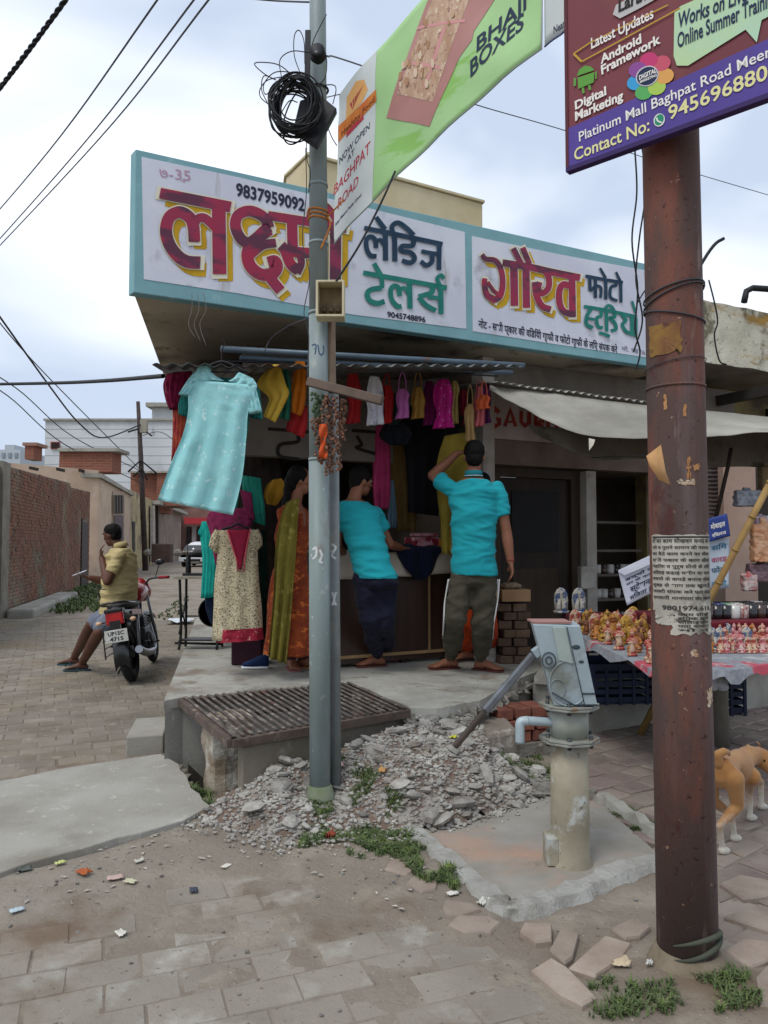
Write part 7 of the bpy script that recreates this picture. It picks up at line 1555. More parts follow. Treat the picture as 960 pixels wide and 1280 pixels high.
# cloth rag on the tank
# ---------------- man sitting sideways on the motorcycle
Y0 = 8.05
M5 = thing('person', 'person in pale yellow shirt and grey shorts sitting sideways on the parked motorcycle', 'person', gr(95, 842))
r, f = axes((-.92, .38, 0)); fw = (-.96, .28, -.28)
J = dict(P=at(148, 757, Y0+.05), N=at(152, 682, Y0+.05), H=at(140, 670, Y0+.05), sl=at(150, 693, Y0-.14), el=at(134, 727, Y0-.2), wl=at(127, 697, Y0-.1), sr=at(150, 693, Y0+.2), er=at(128, 726, Y0+.2), wr=at(112, 722, Y0+.1),
         hl=at(142, 768, Y0-.05), kl=at(124, 790, Y0-.22), al=gr(103, 838)+V((0, 0, .09)), hr=at(140, 766, Y0+.1), kr=at(115, 780, Y0+.05), ar=gr(93, 831)+V((0, 0, .09)))
m = MB(); torso(m, J['P'], J['N'], r, f, (.17, .165, .175, .18), (.14, .15, .13, .09)); m.tube([J['N']-V((0, 0, .04)), J['H']], [.062, .055], 14); HC = J['H']+V((0, 0, .01)); head(m, HC, fw, s=1.0)
limb(m, J['sl'], J['el'], J['wl'], .055, .045, .030); limb(m, J['sr'], J['er'], J['wr'], .055, .045, .030)
hand(m, J['wl'], (-.15, .05, 1), (1, .2, .2), (-.3, 1, 0), .7); hand(m, J['wr'], (-1, -.1, .2), (.1, -.3, 1), (0, -1, .2), .6)
limb(m, J['hl'], J['kl'], J['al'], .09, .062, .042); limb(m, J['hr'], J['kr'], J['ar'], .09, .062, .042)
foot(m, J['al'], (-1, -.1), z=.014); foot(m, J['ar'], (-1, .1), z=.014)
organic(m, 'body', M_skd, M5, .008, 4); face_bits(M5, HC, fw)
m = MB(); r2, f2 = axes((-.96, .28, 0)); Mh = Matrix((r2, f2, V((0, 0, 1)))).transposed(); m.ball(HC+V((0, 0, .045))-f2*.01, (.086, .102, .085), Mh, 18, 12); m.ball(HC-f2*.05+V((0, 0, -.01)), (.075, .055, .06), Mh); organic(m, 'hair', M_hair, M5, .007, 3, wrinkle=.005, ws=(24, 24, 12))
M_ysh = fabric('pale yellow shirt cloth', '#b5a578', '#a8986b', sc=4, bump=.0015, bs=80)
shirt(M5, J, r, f, M_ysh, 'shirt', -.12, .022, (.18, .18, .185, .19), (.15, .165, .14, .10), .68, .016)
MB().lathe(J['N']+V((-.01, 0, .0)), [(.068, -.02), (.082, -.02), (.072, .035), (.064, .035), (.068, -.02)], 18, (-.3, 0, 1)).build('collar', M_ysh, M5)
m = MB(); m.loft([(J['P']+V((0, 0, z)), r*a, f*b) for z, a, b in ((.02, .17, .14), (-.06, .18, .15), (-.12, .17, .14))], 20)
for h, k in (('hl', 'kl'), ('hr', 'kr')): m.chain([(J[h], .105), (J[h].lerp(J[k], .75), .098)], 14)
organic(m, 'shorts', fabric('grey blue shorts', '#757b88', '#676d7a'), M5, .010, 4, wrinkle=.01)
m = MB(); c = J['wr']+V((-.10, -.03, .05)); m.box((0, 0, 0), (.15, .075, .009)); m.xf(Matrix.Rotation(-.35, 3, 'Y') @ Matrix.Rotation(.2, 3, 'X')); m.v = [v+c for v in m.v]
tag(m.build('mobile_phone', mat('phone body', '#b3b0b0', '#8b8a90', rough=.3), bevel=.003), 'slim phone held in the hand of the seated person on the motorcycle', 'phone')
slipper(M5, J['al'], (-1, -.1), mat('teal slipper', '#2f4a50', '#28424a'), z=.0, s=1.12); slipper(M5, J['ar'], (-1, .1), mat('teal slipper', '#2f4a50'), z=.0, s=1.12)
MB().tube([J['sl'].lerp(J['el'], 1.28)+V((math.cos(t)*.035, math.sin(t)*.035, .0)) for t in [i*2*PI/12 for i in range(13)]], .004, 5, cap=False).build('wristband', M_mb, M5)
# ================================================================ dog
dg = thing('dog', 'tan and white dog standing behind the rusty pole at the right edge', 'dog', gr(915, 1050))
hf = gr(903, 1068); hf2 = gr(918, 1052)+V((.0, .0, 0)); ff = gr(938, 1026); ff2 = gr(952, 1012)
Rp = at(902, 962, 3.50); Sh = at(946, 944, 3.98)
m = MB(); ax = (Sh-Rp); t_ = ax.normalized(); rt = V((t_.y, -t_.x, 0)).normalized(); U3 = V((0, 0, 1))
Sh = Rp+t_*.34+V((0, 0, .0))
def dp(k, z, s=0): return Rp+(Sh-Rp)*k+U3*z+rt*s
m.loft([(dp(-.14, -.01), rt*.03, U3*.04), (dp(-.06, -.01), rt*.07, U3*.075), (dp(.12, -.015), rt*.062, U3*.068), (dp(.4, .012), rt*.05, U3*.048), (dp(.65, -.01), rt*.06, U3*.075), (dp(.88, -.025), rt*.064, U3*.092), (dp(1.05, -.01), rt*.05, U3*.07), (dp(1.14, .01), rt*.04, U3*.05)], 20)
HD = at(948, 944, 3.86); m.chain([(dp(.98, .0), .058), (dp(1.2, .02, .01), .05), (HD, .042)], 14)
hf_ = (t_*.1+rt*.75-U3*.75-V((0, .35, 0))).normalized(); m.ball(HD+hf_*.02, .050, n=16, k=10); m.chain([(HD+hf_*.05, .042), (HD+hf_*.10-U3*.004, .030), (HD+hf_*.145-U3*.008, .023)], 12)
hs = hf_.cross(U3).normalized()
for s in (-1, 1): m.loft([(HD-hf_*.02+hs*s*.035+U3*.03, hs*.016, hf_*.020), (HD-hf_*.035+hs*s*.055+U3*.035, hs*.008, hf_*.018), (HD-hf_*.02+hs*s*.065+U3*.012, hs*.005, hf_*.012)], 8)
def leg(top, mid, hock, ft, r0): m.chain([(top, r0), (mid, r0*.62), (hock, .016), (ft+U3*.035, .0135), (ft+U3*.018, .020)], 12); m.chain([(ft+U3*.018, .020), (ft+t_*.035+rt*.01+U3*.013, .017)], 10)
for k, (fx, s) in enumerate(((hf, .055), (hf2, -.055))):
    top = dp(-.02, -.03, s); leg(top, top+t_*.05-U3*.13, V((fx.x, fx.y, .135))-t_*.045, V((fx.x, fx.y, 0)), .047)
for k, (fx, s) in enumerate(((ff, .05), (ff2, -.045))):
    top = dp(.92, -.06, s); leg(top, top.lerp(V((fx.x, fx.y, .16)), .6), V((fx.x, fx.y, .15)), V((fx.x, fx.y, 0)), .045)
M_dog = mat('tan dog fur', '#9a6a3c', '#a97d4c', sc=6, rough=.9, bump=.0015, bs=220, sheen=.2)
ntd = M_dog.node_tree; g_ = ntd.nodes.new('ShaderNodeNewGeometry'); sx_ = ntd.nodes.new('ShaderNodeSeparateXYZ'); mr_ = ntd.nodes.new('ShaderNodeMapRange'); mr_.inputs['From Min'].default_value = .26; mr_.inputs['From Max'].default_value = .13
nn_ = ntd.nodes.new('ShaderNodeTexNoise'); nn_.inputs['Scale'].default_value = 18; ad = ntd.nodes.new('ShaderNodeMath'); ad.operation = 'MULTIPLY_ADD'; ad.inputs[1].default_value = .14; 
ntd.links.new(g_.outputs['Position'], sx_.inputs[0]); ntd.links.new(nn_.outputs['Fac'], ad.inputs[0]); ntd.links.new(sx_.outputs['Z'], ad.inputs[2]); ntd.links.new(ad.outputs[0], mr_.inputs['Value'])
mr_.inputs['From Min'].default_value = .26; mr_.inputs['From Max'].default_value = .13
mxd = ntd.nodes.new('ShaderNodeMixRGB'); bsd = ntd.nodes['Principled BSDF']; old_ = bsd.inputs['Base Color'].links[0].from_socket; mxd.inputs['Color2'].default_value = lin('#c3bdb0'); ntd.links.new(mr_.outputs[0], mxd.inputs['Fac']); ntd.links.new(old_, mxd.inputs['Color1']); ntd.links.new(mxd.outputs[0], bsd.inputs['Base Color'])
organic(m, 'body', M_dog, dg, .0065, 5)
m = MB(); m.chain([(dp(-.12, .03), .022), (dp(-.16, .075), .02), (dp(-.10, .09, .02), .018), (dp(.0, .085, .03), .012), (dp(.06, .07, .03), .007)], 10); organic(m, 'tail', M_dog, dg, .006, 3)
MB().ball(HD+hf_*.168-U3*.004, (.012, .012, .010)).build('nose', M_pup, dg)
for s in (-1, 1): MB().ball(HD+hf_*.055+hs*s*.036+U3*.022, .007).build('eye', M_pup, dg)
MB().ball(HD+hf_*.12-U3*.022, (.03, .03, .016)).build('muzzle', mat('white muzzle fur', '#c5bfb4'), dg)
# ================================================================ hand pump
pb = gr(713, 1076); HPT = thing('hand_pump', 'grey iron hand pump with long handle standing in the concrete apron', 'hand pump', pb)
M_pcol = mat('lime stained column', '#9b9482', '#857e6c', sc=4, rough=.85, bump=.003, bs=45, lay=(('#85704f', 2.2, .52, .62, (1, 1, .6)), ('#a9aba6', 7, .56, .64), ('#6f7a6e', 1.8, .58, .68), ('#5f5648', 26, .63, .69)))
M_pump = mat('galvanised pump paint', '#a9b7bd', '#98a7ad', sc=5, rough=.45, metal=.15, bump=.0015, bs=70, lay=(('#a9b4b8', 14, .6, .68), ('#7b7f78', 3, .58, .7)))
def pz(py): return at(713, py, pb.y).z
px0 = pb.x; py0_ = pb.y
def pp_(x, y, z): return V((px0+x, py0_+y, z))
zf1, zf2, ztop = pz(926), pz(884), pz(777)
m = MB(); m.lathe(pp_(0, 0, -.03), [(0, 0), (.105, 0), (.10, .03), (.088, .05), (.086, .2), (.083, zf1+.03), (0, zf1+.03)], 28); m.build('column', M_pcol, HPT)
m = MB(); m.box(pp_(-.09, -.01, .06), (.05, .10, .12)); m.build('base_plate', M_pcol, HPT, bevel=.004)
def plate(z, nm, th=.010, w=.135):
    for k in range(2):
        P = [pp_(math.cos(a+.5+k*.12)*w*(1 if i % 2 else .96), math.sin(a+.5+k*.12)*w*.95, z+k*(th+.002)) for i, a in enumerate([j*2*PI/8 for j in range(8)])]
        MB().prism(P, (0, 0, th)).build('flange', mat('flange', '#8f918a', '#7a7b72', sc=10, rough=.7, bump=.001, lay=(('#8c6648', 8, .58, .68),)), HPT, bevel=.002)
    for j in range(6): a = j*PI/3+.3; MB().lathe(pp_(math.cos(a)*w*.8, math.sin(a)*w*.78, z-.014), [(0, 0), (.009, 0), (.009, .05), (0, .05)], 6).build('bolt', M_eng, HPT)
plate(zf1, 1); plate(zf2, 2)
m = MB(); m.lathe(pp_(0, 0, zf1+.02), [(0, 0), (.086, 0), (.086, zf2-zf1-.02), (0, zf2-zf1-.02)], 28); m.build('water_chamber', mat('chamber paint', '#a3aaa6', '#8f9389', sc=5, rough=.6, bump=.002, lay=(('#8a7d66', 3, .56, .68),)), HPT)
m = MB(); z_ = (zf1+zf2)/2+.01; m.tube([pp_(-.07, -.01, z_), pp_(-.20, -.03, z_+.012)], .020, 16, cap=False); m.tube(catmull([pp_(-.19, -.03, z_+.012), pp_(-.225, -.033, z_+.005), pp_(-.228, -.034, z_-.04), pp_(-.228, -.034, z_-.085)], 5), .021, 16); m.build('spout', M_pump, HPT)
# head box: slanted casing
zt_ = ztop; zb_ = zf2+.024; f0 = -.105; A_ = [(-.125, .0), (.10, .0)]
Hh = zt_-zb_
def hb(x, y, k): return pp_(x, y, zb_+Hh*k)
m = MB(); fr = [hb(-.085, -.09, 0), hb(.105, -.09, 0), hb(.03, -.10, .985), hb(-.18, -.10, 1.0)]; bk = [p+V((.02, .17, 0)) for p in fr]
m.add(fr+bk, [(0, 1, 2, 3), (7, 6, 5, 4), (0, 4, 5, 1), (1, 5, 6, 2), (2, 6, 7, 3), (3, 7, 4, 0)]); m.build('head_casing', M_pump, HPT, bevel=.006)
def hface(a, b, lift=.003):  # bilinear point on the front face: a across, b up
    p = fr[0].lerp(fr[1], a).lerp(fr[3].lerp(fr[2], a), b); return p+V((0, -lift, 0))
m = MB(); m.add([hface(.66, .02, .008), hface(.99, .02, .008), hface(.99, .985, .008), hface(.70, .985, .008)]+[hface(.66, .02, -.002), hface(.99, .02, -.002), hface(.99, .985, -.002), hface(.70, .985, -.002)], [(0, 1, 2, 3), (0, 4, 5, 1), (1, 5, 6, 2), (2, 6, 7, 3), (3, 7, 4, 0)]); m.build('side_cover', M_pump, HPT, bevel=.002)
m = MB(); m.add([hface(.36, .56, .007), hface(.66, .52, .007), hface(.68, .97, .007), hface(.40, .97, .007)]+[hface(.36, .56, -.002), hface(.66, .52, -.002), hface(.68, .97, -.002), hface(.40, .97, -.002)], [(0, 1, 2, 3), (0, 4, 5, 1), (1, 5, 6, 2), (2, 6, 7, 3), (3, 7, 4, 0)]); m.build('inspection_cover', mat('greenish pump paint', '#a6b3ae', '#98a59f', sc=5, rough=.5), HPT, bevel=.002)
def ring(a, b, r, w, nm, mt): 
    m = MB(); m.tube([hface(a, b, .005)+V((r*math.cos(t), 0, r*1.15*math.sin(t))) for t in [i*2*PI/28 for i in range(29)]], w, 6, cap=False); m.build(nm, mt, HPT)
M_ink2 = mat('dark stamp', '#3b474d')
ring(.14, .56, .030, .0025, 'stamp_ring', M_ink2); ring(.14, .56, .014, .003, 'stamp_ring', M_ink2); ring(.17, .22, .034, .0022, 'stamp_ring', M_pump)
ring(.45, .28, .085, .003, 'stamp_ring', M_pump)
m = MB(); m.tube([hface(.02, .17, .01), hface(.45, .02, .01), hface(.99, .02, .01)], .004, 6); m.tube([hface(.70, .16, .01), hface(.985, .16, .01)], .004, 6); m.tube([hface(.69, .0, .012), hface(.70, .98, .012)], .0022, 5); m.build('seam_line', M_ink2, HPT)
m = MB()
for k, (a, b, s) in enumerate(((.80, .73, .018), (.84, .55, .012))): m.ball(hface(a, b, .009), (s, .003, s*.6), n=10, k=6)
m.build('cast_mark', M_ink2, HPT)
MB().box(hb(-.15, -.02, 1.0)+V((.06, 0, .004)), (.17, .15, .008)).build('red_lip', mat('red edge', '#94706a'), HPT)
# handle bar
ha, hb_ = at(667, 818, 3.36), at(568, 934, 3.30); hm = ha.lerp(hb_, .62)
MB().bar(ha, hm, .026, .036).build('handle_upper', mat('worn steel handle', '#7d8288', '#5c5c5f', sc=6, rough=.4, metal=.5), HPT, bevel=.008)
MB().bar(hm-V((0, 0, .0)), hb_, .028, .026).build('handle_lower', mat('dark steel handle', '#3b3531', '#4f453d', sc=6, rough=.55, metal=.3), HPT, bevel=.008)
MB().bar(ha, ha+V((.08, .0, .055)), .034, .045).build('handle_socket', M_pump, HPT, bevel=.006)
# ================================================================ figurine stall
TZ = .75
T0 = [V((1.46, 6.35, 0)), V((1.47, 4.12, 0)), V((1.86, 4.05, 0)), V((2.75, 4.65, 0)), V((2.9, 6.4, 0))]
tb = thing('stall_table', 'low wooden stall table covered with printed cloth and crowded with small figurines', 'table', V((2, 5, 0)))
m = MB(); m.prism([p+V((0, 0, TZ-.05)) for p in T0], (0, 0, .04)); m.build('table_top', mat('dark stall board', '#4a3f34', '#38302a', sc=4), tb)
for i, p in enumerate((V((1.54, 6.2, 0)), V((1.84, 4.6, .0)), V((2.6, 4.75, 0)), V((2.75, 6.2, 0)))): MB().bar(p, p+V((0, 0, TZ-.051)), .05, .05).build('leg', M_dw, tb)
M_news = mat('newspaper cloth', '#93969a', '#7d8187', sc=30, rough=.9, lay=(('#b34a58', 3, .56, .6), ('#b0b0ad', 8, .55, .65), ('#6b7280', 70, .6, .66)))
m = MB(); cT = sum(T0, V())/5; n = 5; R_ = []
for a, b in zip(T0, T0[1:]+T0[:1]): R_ += [a.lerp(b, i/14) for i in range(14)]
n = len(R_); vs = [cT+V((0, 0, TZ-.004))]+[p.lerp(cT, .02)+V((0, 0, TZ-.004)) for p in R_]+[p+(p-cT).normalized()*.03+V((0, 0, TZ-.01)) for p in R_]+[p+(p-cT).normalized()*.045+V((0, 0, TZ-.05+.022*math.sin(i*1.7)+.02*math.sin(i*.6))) for i, p in enumerate(R_)]
m.add(vs, [(0, 1+i, 1+(i+1) % n) for i in range(n)]+[(1+k*n+i, 1+(k+1)*n+i, 1+(k+1)*n+(i+1) % n, 1+k*n+(i+1) % n) for k in range(2) for i in range(n)])
tag(m.build('stall_cloth', M_news, fix=False, thick=.003), 'grey and red printed newspaper cloth spread over the figurine stall', 'cloth')
M_mcl = fabric('maroon stall cloth', '#6b1f29', '#571a23', sc=5)
# raised back tier on the right
rt0 = [V((1.93, 4.86, 0)), V((2.85, 5.10, 0)), V((2.85, 6.0, 0)), V((1.9, 5.8, 0))]
m = MB(); m.prism([p+V((0, 0, TZ)) for p in rt0], (0, 0, .155)); t2 = tag(m.build('stall_riser', M_mcl, bevel=.012), 'maroon cloth covered riser carrying the mugs at the back right of the stall', 'riser')
m = MB(); m.prism([p+V((0, 0, TZ)) for p in (V((1.50, 6.0, 0)), V((1.95, 6.0, 0)), V((1.95, 6.3, 0)), V((1.50, 6.3, 0)))], (0, 0, .10)); tag(m.build('stall_riser', M_mcl, bevel=.01), 'maroon cloth covered riser at the far left back of the stall', 'riser')
# figurines
def figm(k):
    """small moulded figurine 1 unit tall, seated or standing; body, base and headdress as one casting"""
    m = MB()
    if k == 0:
        m.lathe((0, 0, 0), [(0, 0), (.30, 0), (.32, .06), (.27, .12), (0, .12)], 12); m.loft([((0, 0, z), (a, 0, 0), (0, b, 0)) for z, a, b in ((.10, .26, .22), (.18, .32, .24), (.28, .22, .17), (.40, .17, .13), (.55, .20, .13), (.62, .10, .08))], 12)
        for s in (-1, 1): m.chain([(V((s*.19, 0, .54)), .06), (V((s*.27, -.06, .40)), .05), (V((s*.18, -.16, .36)), .045)], 6); m.ball((s*.17, -.16, .16), (.14, .10, .07), n=8, k=6)
        m.ball((0, 0, .70), (.11, .11, .12), n=10, k=8); m.lathe((0, 0, .77), [(.10, 0), (.13, .03), (.09, .08), (.07, .15), (.02, .22)], 10); m.ball((0, .08, .70), (.20, .03, .20), n=12, k=6)
    elif k == 1:
        m.lathe((0, 0, 0), [(0, 0), (.22, 0), (.22, .08), (.16, .10), (0, .10)], 12); m.loft([((0, 0, z), (a, 0, 0), (0, b, 0)) for z, a, b in ((.08, .17, .13), (.3, .14, .11), (.45, .12, .09), (.6, .16, .10), (.68, .07, .06))], 12)
        for s in (-1, 1): m.chain([(V((s*.15, 0, .62)), .045), (V((s*.2, -.04, .48)), .04), (V((s*.06, -.13, .5)), .035)], 6)
        m.ball((0, 0, .77), (.085, .085, .10), n=10, k=8); m.lathe((0, 0, .83), [(.09, 0), (.10, .03), (.05, .10), (.01, .17)], 10)
    elif k == 2:  # pair under an arch
        m.lathe((0, 0, 0), [(0, 0), (.34, 0), (.34, .08), (0, .08)], 12); m.loft([((0, .10, z), (a, 0, 0), (0, .05, 0)) for z, a in ((.08, .28), (.5, .30), (.75, .27), (.9, .18), (.98, .06))], 12)
        for s in (-1, 1): m.loft([((s*.12, -.04, z), (a, 0, 0), (0, a*.8, 0)) for z, a in ((.08, .13), (.3, .10), (.5, .11), (.57, .05))], 10); m.ball((s*.12, -.04, .66), (.075, .075, .085), n=8, k=6); m.lathe((s*.12, -.04, .71), [(.07, 0), (.05, .07), (.01, .13)], 8)
    return m
FM = [fabric(n_, a, b, sc=3.2, rough=.4, spec=.5, coord='obj', bump=0, lo=.46, hi=.54, lay=(('#2b1a14', 7, .62, .66), ('#c9bda5', 5, .62, .65))) for n_, a, b in (('orange gold glaze', '#b9772c', '#8d4f1c'), ('golden yellow glaze', '#c2963a', '#96691f'), ('red and cream glaze', '#c9ad90', '#a33b32'), ('white and blue glaze', '#bfb9aa', '#4a5f86'), ('brown terracotta glaze', '#8d5430', '#6b3c22'), ('pink and white glaze', '#c9a8a0', '#b5555c'))]
fig_me = {}
FIGN = {0: 'seated', 1: 'standing', 2: 'paired'}; COLN = ['orange', 'golden yellow', 'red and cream', 'white and blue', 'brown', 'pink and white']
rf = random.Random(12)
ORD = ['first', 'second', 'third', 'fourth', 'fifth', 'sixth', 'seventh', 'eighth', 'ninth', 'tenth', 'eleventh', 'twelfth', 'thirteenth', 'fourteenth']
def figurine(x, y, z, h, kind, col, label, group='small figurines on the stall'):
    key = (kind, col)
    if key not in fig_me:
        me = figm(kind).mesh('figurine'); me.materials.append(FM[col]); fig_me[key] = me
    o = bpy.data.objects.new('figurine', fig_me[key]); COL.objects.link(o); o.location = (x, y, z); o.scale = (h*.92, h*.92, h); o.rotation_euler = (0, 0, rf.uniform(-.35, .35)+math.atan2(-x, y)*.6)
    return tag(o, label, 'figurine', group)
TZc = TZ+.0
figurine(1.475, 6.22, TZ+.10, .21, 2, 3, 'white and blue paired figurine, leftmost on the stall'); figurine(1.62, 6.2, TZ+.10, .21, 2, 3, 'second white and blue paired figurine from the left end of the stall')
y = 5.85; row = 0
while y > 4.15:
    xl = 1.50; xr = .368*y+.03
    x = xl+(.05 if row % 2 else 0)
    ci = 0
    while x < min(xr, 2.3):
        if y > 5.0 or x < 1.9:
            if 5.1 < y: k, c = rf.choice(((0, 0), (2, 1), (0, 1), (1, 4), (0, 4), (2, 2), (1, 3), (0, 0)))
            elif y > 4.5: k, c = rf.choice(((0, 0), (2, 1), (1, 1), (1, 2), (0, 3), (2, 5), (1, 4)))
            else: k, c = rf.choice(((2, 1), (1, 1), (1, 3), (0, 0), (1, 2)))
            figurine(x+rf.uniform(-.015, .015), y+rf.uniform(-.02, .02), TZc, rf.uniform(.145, .19), k, c, '%s %s figurine, %s from left in %s row from the back' % (COLN[c], FIGN[k], ORD[ci], ORD[row])); ci += 1
        x += .115
    y -= .135; row += 1
# small front right display
for i in range(26):
    px = 890+(i % 9)*8.8+rf.uniform(-2, 2); rr_ = i//9; Y = 4.62+.16*rr_; p = at(px, 800, Y)
    if p.x < 1.86: continue
    k, c = ((1, 2), (0, 2), (0, 5), (1, 0))[rf.randrange(4)] if rr_ == 0 else ((0, 2), (1, 5), (2, 3), (1, 2), (0, 0))[rf.randrange(5)]
    figurine(p.x, Y, TZc, (.10 if rr_ == 0 else .13+.01*rr_), k, c, '%s %s figurine, %s from left in %s row right of the rusty pole' % (COLN[c], FIGN[k], ORD[i % 9], ('front', 'middle', 'back')[rr_]))
# green cow figurine
q = at(788, 812, 4.16); m = MB(); cx, cy = 1.60, 4.20
m.loft([(V((cx+x, cy, TZ+.085)), V((0, .026, 0)), V((0, 0, h))) for x, h in ((-.07, .015), (-.06, .03), (0, .032), (.05, .034), (.07, .02))], 12)
for sx in (-.05, .05):
    for sy in (-.015, .015): m.tube([V((cx+sx, cy+sy, TZ)), V((cx+sx, cy+sy, TZ+.08))], .010, 6)
m.chain([(V((cx+.06, cy, TZ+.10)), .018), (V((cx+.09, cy-.01, TZ+.115)), .019), (V((cx+.115, cy-.015, TZ+.10)), .012)], 8)
for s in (-1, 1): m.tube([V((cx+.09, cy+s*.01, TZ+.125)), V((cx+.095, cy+s*.025, TZ+.15))], .004, 5)
tag(organic(m, 'cow_figurine', mat('green glaze', '#5f8f6a', '#4a7857', sc=30, rough=.35), None, .004, 2, org=(cx, cy, TZ)), 'pale green cow figurine at the front corner of the stall', 'figurine')
# mugs on the riser
def mugm():
    m = MB(); m.lathe((0, 0, 0), [(0, 0), (.036, 0), (.040, .01), (.041, .09), (.037, .09), (.035, .012), (0, .012)], 16); m.tube(catmull([V((.038, 0, .07)), V((.062, 0, .066)), V((.062, 0, .03)), V((.038, 0, .022))]), .005, 6); return m
MC = [mat('black mug glaze', '#18181a', rough=.2, spec=.6), mat('white mug glaze', '#bcbab4', rough=.2, spec=.6), mat('dark brown mug glaze', '#3a2620', rough=.2, spec=.6), mat('blue mug glaze', '#3c4a86', rough=.2, spec=.6), mat('green mug glaze', '#6f9a74', rough=.2, spec=.6), mat('checked mug glaze', '#b9b5ae', '#7d2f2f', sc=60, rough=.25, coord='obj')]
mcn = ['black', 'white', 'dark brown', 'blue', 'green', 'red and white']; mug_me = []
for c in MC: me = mugm().mesh('mug'); me.materials.append(c); mug_me.append(me)
seqs = [[2, 0, 0, 1, 5, 0, 2, 0], [0, 3, 4, 1, 0, 0, 2, 0], [0, 0, 2, 0, 0, 1, 0, 2]]
for r_, sq_ in enumerate(seqs):
    for i, c in enumerate(sq_):
        Y = 5.06+.13*r_; x = at(889+i*12.5+(r_*5), 770, Y).x; o = bpy.data.objects.new('mug', mug_me[c]); COL.objects.link(o); o.location = (x, Y+.25*(x-1.95)*.9, TZ+.156+.0*r_); o.rotation_euler = (0, 0, rf.uniform(-1, 3)); o.scale = (1, 1, 1.05)
        tag(o, '%s mug, %s from left in the %s row on the maroon riser' % (mcn[c], ORD[i], ('front', 'middle', 'back')[r_]), 'mug', 'mugs on the stall')
# cups on the dark shelves of the second shop
for zi, z in enumerate((.62, .86, 1.10)):
    for i in range(9):
        c = (1, 2, 1, 0, 1)[(i+zi) % 5]; p = WP(1.27+i*.085, z+.0255, .30); o = bpy.data.objects.new('shelf_cup', mug_me[c]); COL.objects.link(o); o.location = p; o.rotation_euler = (0, 0, i*.7)
        tag(o, '%s cup, %s from left on the %s dark shelf behind the stall' % (mcn[c], ORD[i], ('lowest', 'second', 'third')[zi]), 'cup', 'cups on the dark shelves')
# blue crates below
M_cr = mat('blue plastic crate', '#14213a', '#101b31', sc=6, rough=.5)
def crate(c, w_, d_, h_, label, rz=0):
    t = thing('plastic_crate', label, 'crate', c)
    M_ = Matrix.Rotation(rz, 3, 'Z')
    def b(name, o, s): m = MB(); m.box(o, s); m.xf(M_); m.v = [v+V(c) for v in m.v]; m.build(name, M_cr, t)
    b('crate_floor', (0, 0, .01), (w_-.02, d_-.02, .015))
    for k in range(5): z = .02+k*h_/5; b('side_slat', (0, -d_/2, z+.02), (w_, .012, h_/5*.62)); b('side_slat', (-w_/2, 0, z+.02), (.012, d_, h_/5*.62)); b('side_slat', (w_/2, 0, z+.02), (.012, d_, h_/5*.62)); b('side_slat', (0, d_/2, z+.02), (w_, .012, h_/5*.62))
    for i in range(6): x = -w_/2+w_*i/5; b('upright', (x, -d_/2-.007, h_/2), (.022, .012, h_))
    b('rim', (0, -d_/2-.006, h_+.005), (w_+.02, .03, .02)); return t
crate((1.72, 5.55, .27), .5, .35, .28, 'dark blue plastic crate under the left part of the figurine stall', .1); crate((2.3, 5.5, .2), .5, .35, .28, 'dark blue plastic crate under the middle of the figurine stall', .1)
crate((1.70, 5.9, .41), .5, .35, .26, 'dark blue plastic crate pushed back under the stall near the shop', .0)
# post, bamboo, paper sheets
sp0 = gr(901, 932); tag(MB().tube([sp0, sp0+V((0, 0, .3)), sp0+V((0, 0, .66))], [.062, .055, .058], 12).build('stone_post', mat('grey stone post', '#7d776c', '#6a645a', sc=5, rough=.9, bump=.006, bs=30)), 'short grey stone post propping the right part of the stall behind the rusty pole', 'post')
b0_, b1_ = gr(800, 918), at(985, 560, 5.0)
bmb = thing('bamboo_pole', 'slanting bamboo pole propping the tarpaulin over the figurine stall', 'pole', b0_); M_bam = mat('dry bamboo', '#a38551', '#8d7042', sc=5, rough=.7, stretch=(1, 1, 1))
MB().tube([b0_, b0_.lerp(b1_, .5), b1_], [.026, .024, .022], 12).build('bamboo_stem', M_bam, bmb)
for k in range(1, 9): p = b0_.lerp(b1_, k/9); d = (b1_-b0_).normalized()*.006; MB().tube([p-d, p+d], .028, 12).build('bamboo_node', M_bam, bmb)
MB().tube([at(900, 676, 5.1), at(886, 560, 5.3)], .010, 8).build('rod', M_dw, bmb) if 0 else None
tag(MB().tube([at(893, 656, 5.6), at(910, 583, 5.7), at(914, 560, 5.7)], .016, 8).build('iron_rod', M_dw), 'thin dark slanting rod between roller shutter and pink pillar', 'rod')
def sheet(name, label, px, Y, mt, cat='paper', nu=10, bend=.02):
    P = [at(a, b, Y) for a, b in px]; t = thing(name, label, cat, P[0])
    m = MB(); fn = lambda u, v, l=0: P[3].lerp(P[2], u).lerp(P[0].lerp(P[1], u), v)+V((0, bend*math.sin(u*3+v*2)-l, 0)); m.grid(fn, nu, nu); m.build('sheet', mt, t, fix=False, thick=.0015); return t, fn
M_pw = mat('white paper', '#c3c5d0', '#b3b6c4', sc=6, rough=.85)
t, fn = sheet('paper_sign', 'tilted white handwritten paper sign fixed on the left of the rusty pole', ((774, 713), (823, 688), (823, 738), (784, 757)), 4.3, M_pw, 'sign')
m = MB()
for body, y0_, h_, x0_, w_ in (('बच्चो के', .62, .10, .12, .75), ('घर के काम', .50, .08, .12, .75), ('स्टेशनरी', .28, .20, .20, .72), ('मिलता है', .08, .16, .14, .7)):
    vs, fs = text2d(body, 1, .02); xa = min(v[0] for v in vs); xb = max(v[0] for v in vs); m.add([fn(x0_+(v[0]-xa)/(xb-xa)*w_, y0_+v[1]*h_, .004+v[2]) for v in vs], fs)
m.build('handwriting', P_ink, t, fix=False)
